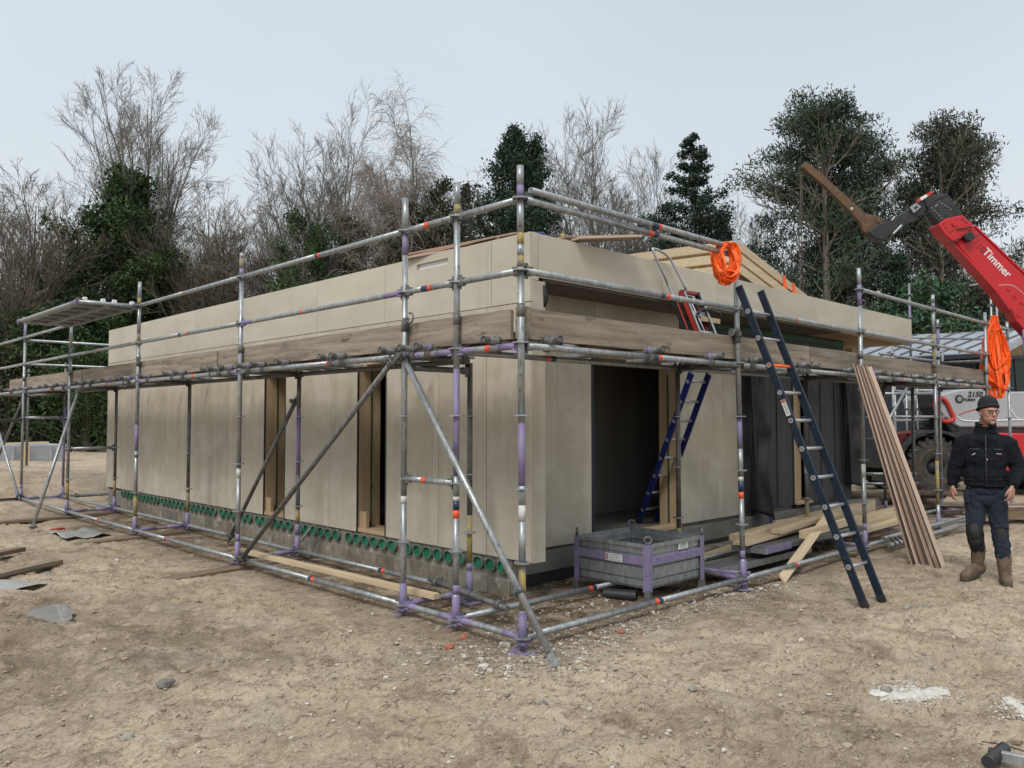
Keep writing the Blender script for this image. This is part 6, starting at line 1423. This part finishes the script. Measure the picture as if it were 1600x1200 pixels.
# pale steel skip with timber at the far left
p = prow(-40, 722, 24.5); q = prow(104, 722, 26.5); d = (q-p); d.z = 0; d.normalize(); n_ = Vector((-d.y, d.x, 0))
t = thing('pale_skip', (q.x, q.y, .05), 'long low pale grey steel bin standing on the sand at the far left edge', 'skip')
L = (Vector((q.x, q.y, 0))-Vector((p.x, p.y, 0))).length; A = Vector((p.x, p.y, .12))
mb = MB(); mb.hexa([tuple(v) for v in (A, A+d*(L-.12), A+d*(L-.12)+n_*1.6, A+n_*1.6, A+Vector((0, 0, .62)), A+d*L+Vector((0, 0, .62)), A+d*L+n_*1.6+Vector((0, 0, .62)), A+n_*1.6+Vector((0, 0, .62)))]); mb.build('body', 'greywall', t, bevel=.02)
for i in range(4): mb = MB(); s_ = A+d*(L-.5-1.1*i)-n_*.03; mb.bar(s_, s_+Vector((0, 0, .6)), .06, .07, up=tuple(n_)); mb.build('rib', 'greywall', t)
for k in (0, 1):
    u0 = L*.50+.12*k; o = plank('pine_prop', tuple(A+d*u0-n_*.15), tuple(A+d*u0-n_*.10+Vector((0, 0, .66))), .07, .04, 'pine', up=tuple(-n_), seg=2, seed=60+k); tag(o, ['left one of two upright pine battens standing against the pale bin', 'right one of two upright pine battens standing against the pale bin'][k], 'batten')
o = plank('pine_plank', tuple(A+n_*.2+Vector((0, 0, .66))), tuple(A+d*(L*.8)+n_*.2+Vector((0, 0, .69))), .3, .05, 'pine', seg=3, seed=63); tag(o, 'pine plank lying along the top of the pale bin at the far left', 'plank')

# ---------------------------------------------------------------- trees
def tubes(PT, RD, sides):
    """PT (n,k,3) polylines, RD (n,k) radii -> vertices, quads"""
    n, k, _ = PT.shape; T = np.zeros_like(PT); T[:, 1:-1] = PT[:, 2:]-PT[:, :-2]; T[:, 0] = PT[:, 1]-PT[:, 0]; T[:, -1] = PT[:, -1]-PT[:, -2]
    T /= np.linalg.norm(T, axis=2, keepdims=True)+1e-9
    ref = np.where(np.abs(T[:, :1, 2:3]) > .9, np.array([1.0, 0, 0]), np.array([0, 0, 1.0])); A = np.cross(T, np.broadcast_to(ref, T.shape)); A /= np.linalg.norm(A, axis=2, keepdims=True)+1e-9
    B = np.cross(T, A); ang = 2*np.pi*np.arange(sides)/sides
    Vv = PT[:, :, None]+(A[:, :, None]*np.cos(ang)[None, None, :, None]+B[:, :, None]*np.sin(ang)[None, None, :, None])*RD[:, :, None, None]
    idx = np.arange(n*k*sides).reshape(n, k, sides); nx_ = np.roll(idx, -1, axis=2)
    Fv = np.stack([idx[:, :-1], nx_[:, :-1], nx_[:, 1:], idx[:, 1:]], -1).reshape(-1, 4)
    return Vv.reshape(-1, 3), Fv
def grow(P, D, L, R0, R1, k, rg, wob, up):
    n = len(P); pts = [P]; rad = [R0]; D = D/np.linalg.norm(D, axis=1, keepdims=True); cur = P
    for i in range(k):
        D = D+rg.normal(0, wob, (n, 3))+np.array([0, 0, 1.0])*(up if np.isscalar(up) else up[:, None]); D /= np.linalg.norm(D, axis=1, keepdims=True)
        cur = cur+D*(L/k)[:, None]; pts.append(cur); rad.append(R0+(R1-R0)*(i+1)/k)
    return np.stack(pts, 1), np.stack(rad, 1)
def spawn(PT, RD, m, t0, t1, ang, angj, rg, lf, par_L, lj=.3, shape=None, skew=1.0):
    """m children on every polyline"""
    n, k, _ = PT.shape; t = t0+(t1-t0)*((np.arange(m)[None, :]+rg.uniform(0, 1, (n, m)))/m)**skew
    s = t*(k-1); i = np.minimum(s.astype(int), k-2); f = s-i; r = np.arange(n)[:, None]
    P = PT[r, i]*(1-f)[..., None]+PT[r, i+1]*f[..., None]; Rr = RD[r, i]*(1-f)+RD[r, i+1]*f
    T = PT[r, i+1]-PT[r, i]; T /= np.linalg.norm(T, axis=2, keepdims=True)+1e-9
    v = rg.normal(0, 1, T.shape); v -= T*(v*T).sum(2, keepdims=True); v /= np.linalg.norm(v, axis=2, keepdims=True)+1e-9
    a = ang+rg.normal(0, angj, t.shape); D = T*np.cos(a)[..., None]+v*np.sin(a)[..., None]
    L = par_L[:, None]*lf*(1-.55*t if shape is None else shape(t))*rg.uniform(1-lj, 1+lj, t.shape)
    return P.reshape(-1, 3), D.reshape(-1, 3), L.ravel(), Rr.ravel(), t.ravel()
def merge(parts):
    Vs, Fs, o = [], [], 0
    for v, f in parts: Vs.append(v); Fs.append(f+o); o += len(v)
    return np.concatenate(Vs), np.concatenate(Fs)
def leaves(C, size, rg, aspect=.6, droop=0.0):
    n = len(C); d = rg.normal(0, 1, (n, 3)); d[:, 2] -= droop; d /= np.linalg.norm(d, axis=1, keepdims=True); s = np.cross(d, rg.normal(0, 1, (n, 3))); s /= np.linalg.norm(s, axis=1, keepdims=True)
    z = size*rg.uniform(.6, 1.35, n)[:, None]; a = d*z*.5; b = s*z*.5*aspect
    Vv = np.stack([C-a, C+b*.9-a*.1, C+a, C-b*.9-a*.1], 1).reshape(-1, 3); return Vv, np.arange(4*n).reshape(n, 4)
def bare_tree(px, D, H, label, seed, spread=.30, trunk_h=.25, n1=7, n2=7, n3=5, n4=3, a1=.50, fork=.28, fan=.34, dome=.25, up1=.03, up2=.025, r=.22, stems=9, droop=0.0, twig='twig', bark='bark_grey', lean=0, twr=.0095, wob=.045, cluster=False, tips=None):
    rg = np.random.RandomState(seed); b = prow(px, 650, D); base = np.array([b.x, b.y, -.1]); H = H*.985
    root = thing('bare_tree' if droop == 0 else 'birch_tree', (b.x, b.y, 0), label, 'tree', None)
    hf = H*fork
    PTt, RDt = grow(base[None], np.array([[0, 0, 1.0]]), np.array([hf+.1]), np.array([r]), np.array([r*.72]), 6, rg, .02, .03)
    th_ = 2*np.pi*(np.arange(stems)+rg.uniform(-.3, .3, stems))/stems; sp = fan*np.sqrt((np.arange(stems)+.35)/stems)
    Dd = np.stack([np.cos(th_)*sp*1.25, np.sin(th_)*sp*1.25, np.ones(stems)], 1); L0 = (H-hf)*np.sqrt(1+sp**2)*(1.0-dome*(sp/fan)**2)*rg.uniform(.90, 1.0, stems); L0[0] = (H-hf)
    P = np.repeat(PTt[:, -1], stems, 0)-np.array([0, 0, 1.0])*(rg.uniform(0, .35, stems)*hf)[:, None]
    PT0, RD0 = grow(P, Dd, L0, np.full(stems, r*.52), np.full(stems, .016), 14, rg, .05, -.010*(1 if fan < .5 else .3)+.02)
    wood = [tubes(PTt, RDt, 8), tubes(PT0, RD0, 6)]
    P1, D1, L1, R1, t = spawn(PT0, RD0, n1, .06, .96, a1, .15, rg, spread*1.75, L0, shape=lambda t: 1.0-.55*t)
    PT1, RD1 = grow(P1, D1, L1, np.minimum(R1*.55, .008*L1+.010), np.full(len(P1), .009), 9, rg, wob, up1); wood.append(tubes(PT1, RD1, 5))
    P2, D2, L2, R2, t = spawn(PT1, RD1, n2, .15, .97, .50, .15, rg, .55, L1, shape=lambda t: 1.0-.5*t)
    PT2, RD2 = grow(P2, D2, L2, np.minimum(R2*.6, .016), np.full(len(P2), .007), 6, rg, wob*1.1, up2-droop*.12); wood.append(tubes(PT2, RD2, 4))
    V_, F2 = merge(wood); npmesh('trunk', V_, F2, bark, root, smooth=True)
    tw = []
    P3, D3, L3, R3, t = spawn(PT2, RD2, n3, .15, 1, .50, .2, rg, .60, L2, shape=lambda t: 1.0-.3*t)
    PT3, RD3 = grow(P3, D3, np.maximum(L3, .35), np.full(len(P3), twr), np.full(len(P3), twr*.6), 4, rg, wob*1.3, (up2 if droop == 0 else -droop*.35)); tw.append(tubes(PT3, RD3, 3))
    P4, D4, L4, R4, t = spawn(PT3, RD3, n4, .25, 1, .55, .25, rg, .6, np.maximum(L3, .45), shape=lambda t: 1.0-.2*t)
    PT4, RD4 = grow(P4, D4, np.maximum(L4, .25)*(1.8 if droop else 1), np.full(len(P4), twr*.8), np.full(len(P4), twr*.45), 3, rg, wob*1.5, (up2 if droop == 0 else -droop)); tw.append(tubes(PT4, RD4, 3))
    V_, F2 = merge(tw); npmesh('crown', V_, F2, twig, root)
    return root
def leafy_tree(px, D, H, prof, label, seed, n, size, m_, name='conifer_tree', z0=.0, lump=1.0, hollow=.5, droop=0.0, aspect=.55, r=.2, limbs=110, freq=1.4, cat='tree', bark='bark', lang=1.05, lup=.06):
    rg = np.random.RandomState(seed); b = prow(px, 650, D); base = np.array([b.x, b.y, z0]); root = thing(name, (b.x, b.y, 0), label, cat)
    PT, RD = grow(np.array([[b.x, b.y, -.1]]), np.array([[0, 0, 1.0]]), np.array([H*1.01+z0]), np.array([r]), np.array([.02]), 10, rg, .02, .05)
    P1, D1, L1, R1, t = spawn(PT, RD, limbs, max(.02, z0/(H+z0)), .985, lang, .22, rg, 1.0, np.array([1.0]), skew=.9); tt = np.clip(t, 0, 1)
    L1 = prof(tt)*np.where(rg.uniform(0, 1, len(t)) < .16, rg.uniform(1.05, 1.30, len(t)), rg.uniform(.60, 1.02, len(t)))/np.sin(lang)**.8+.10
    PT1, RD1 = grow(P1, D1, L1, np.full(len(P1), .030), np.full(len(P1), .008), 6, rg, .07, lup)
    V_, F2 = merge([tubes(PT, RD, 8), tubes(PT1, RD1, 4)]); npmesh('trunk', V_, F2, bark, root, smooth=True)
    w_ = L1+.5; w_ = w_/w_.sum(); bi = rg.choice(len(L1), n, p=w_); u = np.clip(1-np.abs(rg.normal(0, .36, n)), .12, 1)*6; i0 = np.minimum(u.astype(int), 5); f = (u-i0)[:, None]
    C = PT1[bi, i0]*(1-f)+PT1[bi, i0+1]*f; spr = (.10+.115*L1[bi]*(1.15-.75*u/6))*lump; C = C+rg.normal(0, 1, (n, 3))*spr[:, None]*np.array([1, 1, .75])
    C = C[C[:, 2] > .1]; V_, F2 = leaves(C, size, rg, aspect, droop); npmesh('crown', V_, F2, m_, root)
    return root
def pine_tree(px, D, H, label, seed, crown_from=.42, R=.24, m_='leaf_pine', n1=46, sparse=.72, lean=0.0, r=.30, needles=120, clump=1.0, flat=.0):
    rg = np.random.RandomState(seed); b = prow(px, 650, D); root = thing('pine_tree', (b.x, b.y, 0), label, 'tree')
    PT, RD = grow(np.array([[b.x, b.y, -.1]]), np.array([[lean*RR.x, lean*RR.y, 1.0]]), np.array([H*.97]), np.array([r]), np.array([.03]), 14, rg, .025, .04)
    P1, D1, L1, R1, t = spawn(PT, RD, n1, crown_from*.72, .99, 1.15, .22, rg, 1.0, np.array([1.0])); q = np.clip((t-crown_from*.72)/(1-crown_from*.72), 0, 1)
    L1 = H*R*(np.sin(np.pi*np.clip(q*.80+.16, 0, 1))**.7)*rg.uniform(.6, 1.1, len(t))
    PT1, RD1 = grow(P1, D1, L1, np.full(len(P1), .055)*(.5+L1/(H*R)*.6), np.full(len(P1), .014), 8, rg, .10, .07)
    P2, D2, L2, R2, t2 = spawn(PT1, RD1, 8, .30, 1, .75, .2, rg, .42, L1)
    PT2, RD2 = grow(P2, D2, L2, np.full(len(P2), .022), np.full(len(P2), .010), 5, rg, .10, .10)
    P3, D3, L3, R3, t3 = spawn(PT2, RD2, 4, .3, 1, .7, .2, rg, .5, L2)
    PT3, RD3 = grow(P3, D3, np.maximum(L3, .2), np.full(len(P3), .012), np.full(len(P3), .008), 3, rg, .1, .14)
    V_, F2 = merge([tubes(PT, RD, 10), tubes(PT1, RD1, 5), tubes(PT2, RD2, 4), tubes(PT3, RD3, 3)]); npmesh('trunk', V_, F2, 'bark_pine', root, smooth=True)
    # foliage sits in flattened pads over the outer part of each limb
    tips = np.concatenate([PT2[:, -1], PT2[:, 3], PT1[:, -1], PT1[:, 6]]); k = rg.uniform(0, 1, len(tips)) < .24*sparse; tips = tips[k]+np.array([0, 0, .06])
    psz = clump*rg.uniform(.6, 1.25, len(tips)); C = np.repeat(tips, needles, 0); q = np.repeat(psz, needles)[:, None]; n = len(C)
    dv = rg.normal(0, 1, (n, 3)); dv /= np.linalg.norm(dv, axis=1, keepdims=True); C = C+dv*(rg.uniform(0, 1, (n, 1))**.45)*q*np.array([1, 1, .55]); d = rg.normal(0, .75, (n, 3)); d[:, 2] += .75; d /= np.linalg.norm(d, axis=1, keepdims=True)
    s = np.cross(d, rg.normal(0, 1, (n, 3))); s /= np.linalg.norm(s, axis=1, keepdims=True); Lr = .17*rg.uniform(.6, 1.2, n)[:, None]; w = .030
    Vv = np.stack([C-s*w, C+s*w, C+d*Lr+s*w*.5, C+d*Lr-s*w*.5], 1).reshape(-1, 3)
    npmesh('crown', Vv, np.arange(4*n).reshape(n, 4), m_, root); return root
def Ht(y_top, D): return 1.576+(654.5-y_top)*D/1253.6
# left to right
bare_tree(8, 38, Ht(300, 38), 'bare brown tree at the left edge with its crown cut by the frame', 101, spread=.34, twig='thicket', bark='bark')
bare_tree(92, 44, Ht(318, 44), 'bare brown tree between the left edge and the ivy covered tree', 102, spread=.30, twig='thicket', bark='bark')
bare_tree(222, 43, Ht(70, 43), 'tallest bare tree, fanning out above the ivy covered crown at the left', 103, spread=.21, stems=12, n1=8, fan=.225, fork=.25, dome=.30, r=.25)
leafy_tree(178, 41, Ht(262, 41), lambda t: .2+np.minimum(6.4*np.clip(1-t, 0, 1)**.80, 3.5), 'dense dark ivy covered tree rising in a cone at the left', 104, 42000, .22, 'leaf_ivy', 'ivy_covered_tree', limbs=170, lump=1.1, hollow=.35, freq=1.1)
leafy_tree(70, 37, Ht(500, 37), lambda t: .3+2.6*np.sqrt(np.clip(1-t**1.6, 0, 1)), 'broad dark evergreen bush behind the far left scaffold deck', 105, 12000, .20, 'leaf_ivy', 'evergreen_bush', lump=1.0, cat='bush')
leafy_tree(8, 35, Ht(560, 35), lambda t: .3+2.0*np.sqrt(np.clip(1-t**1.6, 0, 1)), 'low dark evergreen bush at the very left edge', 106, 9000, .18, 'leaf_yew', 'evergreen_bush', lump=1.0, cat='bush')
leafy_tree(135, 35, Ht(560, 35), lambda t: .3+2.1*np.sqrt(np.clip(1-t**1.6, 0, 1)), 'dark evergreen bush directly left of the house wall', 107, 9000, .18, 'leaf_ivy', 'evergreen_bush', lump=1.0, cat='bush')
bare_tree(330, 42, Ht(305, 42), 'bare grey brown tree right of the ivy covered tree', 108, spread=.30, twig='thicket', bark='bark')
bare_tree(400, 46, Ht(325, 46), 'lower bare tree between the grey brown tree and the wide bare tree', 109, spread=.28, twig='thicket', bark='bark')
bare_tree(492, 42, Ht(200, 42), 'wide bare tree with branches fanning up and left, left of the birch', 110, spread=.30, stems=12, n1=8, fan=.33, fork=.25, dome=.45, r=.27)
bare_tree(556, 45, Ht(182, 45), 'slim upright bare tree close to the left side of the birch', 111, spread=.24, stems=6, fan=.22, r=.2)
bare_tree(640, 40, Ht(178, 40), 'leafless birch with drooping reddish twigs, above the third scaffold post', 112, spread=.30, stems=11, n1=8, fan=.32, fork=.35, dome=.35, r=.2, droop=.38, twig='twig_birch', twr=.010)
leafy_tree(474, 38, Ht(335, 38), lambda t: .3+1.9*np.sqrt(np.clip(1-t**1.5, 0, 1)), 'rounded dark evergreen under the wide bare tree', 113, 9000, .18, 'leaf_ivy', lump=1.0)
leafy_tree(560, 40, Ht(345, 40), lambda t: .3+1.8*np.sqrt(np.clip(1-t**1.5, 0, 1)), 'rounded dark evergreen just left of the birch foot', 114, 8000, .18, 'leaf_yew', lump=1.0)
leafy_tree(624, 38, Ht(318, 38), lambda t: .15+np.minimum(3.6*np.clip(1-t, 0, 1)**.75, 1.7), 'olive green conifer in front of the birch, left one of two', 115, 11000, .18, 'leaf_yew', lump=1.0)
leafy_tree(684, 38, Ht(283, 38), lambda t: .15+np.minimum(4.0*np.clip(1-t, 0, 1)**.75, 1.9), 'olive green conifer right of the birch trunk, right one of two', 116, 12000, .18, 'leaf_yew', lump=1.0)
leafy_tree(742, 36, Ht(286, 36), lambda t: .15+np.minimum(3.0*np.clip(1-t, 0, 1)**.75, 1.4), 'browning conifer between the olive conifers and the tall dark cypress', 117, 9000, .17, 'leaf_brown', lump=1.0)
CY = lambda t: .10+np.minimum(5.4*np.clip(1-t, 0, 1)**.90, 2.5)
leafy_tree(797, 38, Ht(184, 38), CY, 'tall dark green cypress behind the house corner', 118, 44000, .165, 'leaf_cypress', 'cypress_tree', lang=.75, lup=.10, limbs=190, lump=.9, hollow=.45, freq=1.8, droop=.3)
leafy_tree(852, 39, Ht(212, 39), lambda t: .08+np.minimum(2.6*np.clip(1-t, 0, 1)**.75, 1.4), 'narrow dark cypress close to the right of the tall one', 119, 20000, .16, 'leaf_cypress', 'cypress_tree', lang=.75, lup=.10, limbs=190, lump=.9, hollow=.4, freq=1.8, droop=.3)
bare_tree(928, 41, Ht(188, 41), 'bare tree with fine upright twigs right of the cypresses', 120, spread=.30, stems=12, n1=8, fan=.38, fork=.18, dome=.35, r=.22)
bare_tree(1000, 46, Ht(262, 46), 'lower bare tree between the upright bare tree and the broad fir', 121, spread=.30, stems=8, fan=.42, fork=.2, r=.18)
leafy_tree(1100, 38, Ht(206, 38), lambda t: np.where(t > .80, .10+1.15*np.clip((1-t)/.20, 0, 1)**1.0, np.minimum(1.25+9.0*np.clip(.80-t, 0, 1), 3.1)), 'broad dark fir with a thin pointed top, right of centre', 122, 46000, .155, 'leaf_fir', 'fir_tree', limbs=170, lang=1.35, lup=.03, lump=.75, hollow=.35, freq=1.5)
bare_tree(1196, 42, Ht(315, 42), 'small bare tree between the broad fir and the pines', 123, spread=.34, r=.14)
pine_tree(1288, 36, Ht(152, 36), 'tall pine with the fullest crown, left one of the pine group', 124, .36, .26, n1=70, needles=120, clump=1.0)
pine_tree(1302, 38, Ht(176, 38), 'pine with its trunk close beside the fullest one, slightly behind it', 125, .40, .20, n1=50, needles=120, clump=1.0, r=.22)
pine_tree(1374, 38, Ht(186, 38), 'pine standing between the rusty jib tip and the red boom head', 126, .40, .19, n1=52, needles=120, clump=1.0, r=.20)
pine_tree(1442, 41, Ht(250, 41), 'slender pine behind the black boom knuckle', 127, .40, .16, n1=36, sparse=.6, r=.14)
pine_tree(1474, 37, Ht(178, 37), 'thin brownish pine behind the boom head, rightmost of the pine group', 128, .36, .23, 'leaf_brown', n1=50, sparse=.62, needles=120, clump=1.0, r=.20)
pine_tree(1500, 40, Ht(205, 40), 'sparse green pine reaching out to the right behind the boom', 129, .32, .21, n1=40, sparse=.7, needles=120, clump=1.0, r=.17)
bare_tree(1478, 44, Ht(140, 44), 'fine bare treetop poking out above the brownish pine', 130, spread=.14, stems=4, fan=.10, fork=.55, r=.14)
leafy_tree(1404, 33, Ht(398, 33), lambda t: .10+1.15*np.clip(1-t, 0, 1)**.7, 'small dark conifer between the pine trunks', 131, 9000, .17, 'leaf_cypress', lump=1.0)
leafy_tree(1468, 29, Ht(450, 29), lambda t: .3+1.8*np.sqrt(np.clip(1-t**1.7, 0, 1)), 'glossy green laurel bush behind the second scaffold from the right', 132, 12000, .17, 'leaf_laurel', 'laurel_bush', lump=1.0, cat='bush')
leafy_tree(1400, 31, Ht(478, 31), lambda t: .3+1.7*np.sqrt(np.clip(1-t**1.7, 0, 1)), 'green laurel bush above the right end of the beige fascia', 133, 9000, .17, 'leaf_laurel', 'laurel_bush', lump=1.0, cat='bush')
leafy_tree(1545, 31, Ht(440, 31), lambda t: .3+1.7*np.sqrt(np.clip(1-t**1.7, 0, 1)), 'brown leaved bush behind the orange straps at the right', 134, 8000, .16, 'leaf_brown', 'brown_bush', lump=1.0, cat='bush')
bare_tree(1610, 40, Ht(400, 40), 'bare tree crown at the right edge under the red boom', 135, spread=.35, r=.14)
bare_tree(1660, 38, Ht(380, 38), 'bare tree just outside the right edge', 136, spread=.33, r=.14) if False else None
bare_tree(270, 50, Ht(325, 50), 'bare tree partly hidden behind the ivy covered tree', 137, spread=.30, twig='thicket', bark='bark')
# far thicket closing the view under the crowns: uncountable scrub
def thicket(name, label, pxr, D0, D1, n, hfun, seed, m_, twr=.016, leafn=0, leafm=None):
    rg = np.random.RandomState(seed); pxs = rg.uniform(*pxr, n); Ds = rg.uniform(D0, D1, n); base = np.array([tuple(prow(a, 650, d)) for a, d in zip(pxs, Ds)]); base[:, 2] = 0
    H = np.array([hfun(a, d) for a, d in zip(pxs, Ds)])*rg.uniform(.45, 1.0, n); Dd = rg.normal(0, .22, (n, 3)); Dd[:, 2] = 1
    PT, RD = grow(base, Dd, H, .012*H, np.full(n, .015), 7, rg, .09, .05)
    P1, D1_, L1, R1, t = spawn(PT, RD, 11, .10, 1, .6, .25, rg, .42, H); PT1, RD1 = grow(P1, D1_, L1, np.full(len(P1), .022), np.full(len(P1), .012), 5, rg, .12, .07)
    P2, D2_, L2, R2, t = spawn(PT1, RD1, 7, .1, 1, .6, .3, rg, .5, L1); PT2, RD2 = grow(P2, D2_, L2, np.full(len(P2), twr), np.full(len(P2), twr*.6), 3, rg, .15, .05)
    V_, F2 = merge([tubes(PT, RD, 4), tubes(PT1, RD1, 3), tubes(PT2, RD2, 3)]); tag(npmesh(name, V_, F2, m_, kind='stuff'), label, 'thicket')
    if leafn:
        C = PT2[:, -1][rg.randint(0, len(PT2), leafn)]+rg.normal(0, .35, (leafn, 3)); C = C[C[:, 2] < Ht(560, 40)*1.9]; V_, F2 = leaves(C, .26, rg, .6); tag(npmesh('evergreen_undergrowth', V_, F2, leafm, kind='stuff'), 'dark evergreen undergrowth along the wood edge', 'undergrowth')
def lh(a, d): return Ht(345-25*math.sin(a*.021), d)
thicket('bare_thicket', 'brown bare scrub and saplings closing the view behind the house at the left', (-80, 760), 44, 62, 240, lh, 201, 'thicket', leafn=26000, leafm='leaf_yew')
thicket('bare_thicket', 'brown bare scrub behind the house and the pines at the right', (740, 1680), 44, 62, 300, lambda a, d: Ht(410, d), 202, 'thicket', leafn=5000, leafm='leaf_yew')
rg = np.random.RandomState(77); n = 30000; a_ = rg.uniform(-160, 620, n); d_ = rg.uniform(40, 47, n); P0_ = np.array([tuple(prow(a, 650, d)) for a, d in zip(a_[:1], d_[:1])])
dd = (np.array(F_)[None]+np.array(RR)[None]*((a_-800)/1253.6)[:, None])*d_[:, None]+np.array(CAM)[None]; hz_ = 4.6+2.4*fbm(a_*.012, d_*.2, 3, 3)*2; dd[:, 2] = rg.uniform(0, 1, n)**.8*hz_
V_, F2 = leaves(dd, .34, rg, .6); tag(npmesh('evergreen_undergrowth', V_, F2, 'leaf_ivy', kind='stuff'), 'dark band of evergreen undergrowth at the foot of the wood on the left', 'undergrowth')
n = 22000; a_ = rg.uniform(700, 1720, n); d_ = rg.uniform(42, 50, n); dd = (np.array(F_)[None]+np.array(RR)[None]*((a_-800)/1253.6)[:, None])*d_[:, None]+np.array(CAM)[None]; hz_ = 4.0+1.8*fbm(a_*.012, d_*.2, 3, 3)*2; dd[:, 2] = rg.uniform(0, 1, n)**.8*hz_
V_, F2 = leaves(dd, .34, rg, .6); tag(npmesh('evergreen_undergrowth', V_, F2, 'leaf_ivy', kind='stuff'), 'dark band of evergreen undergrowth at the foot of the wood on the right', 'undergrowth')
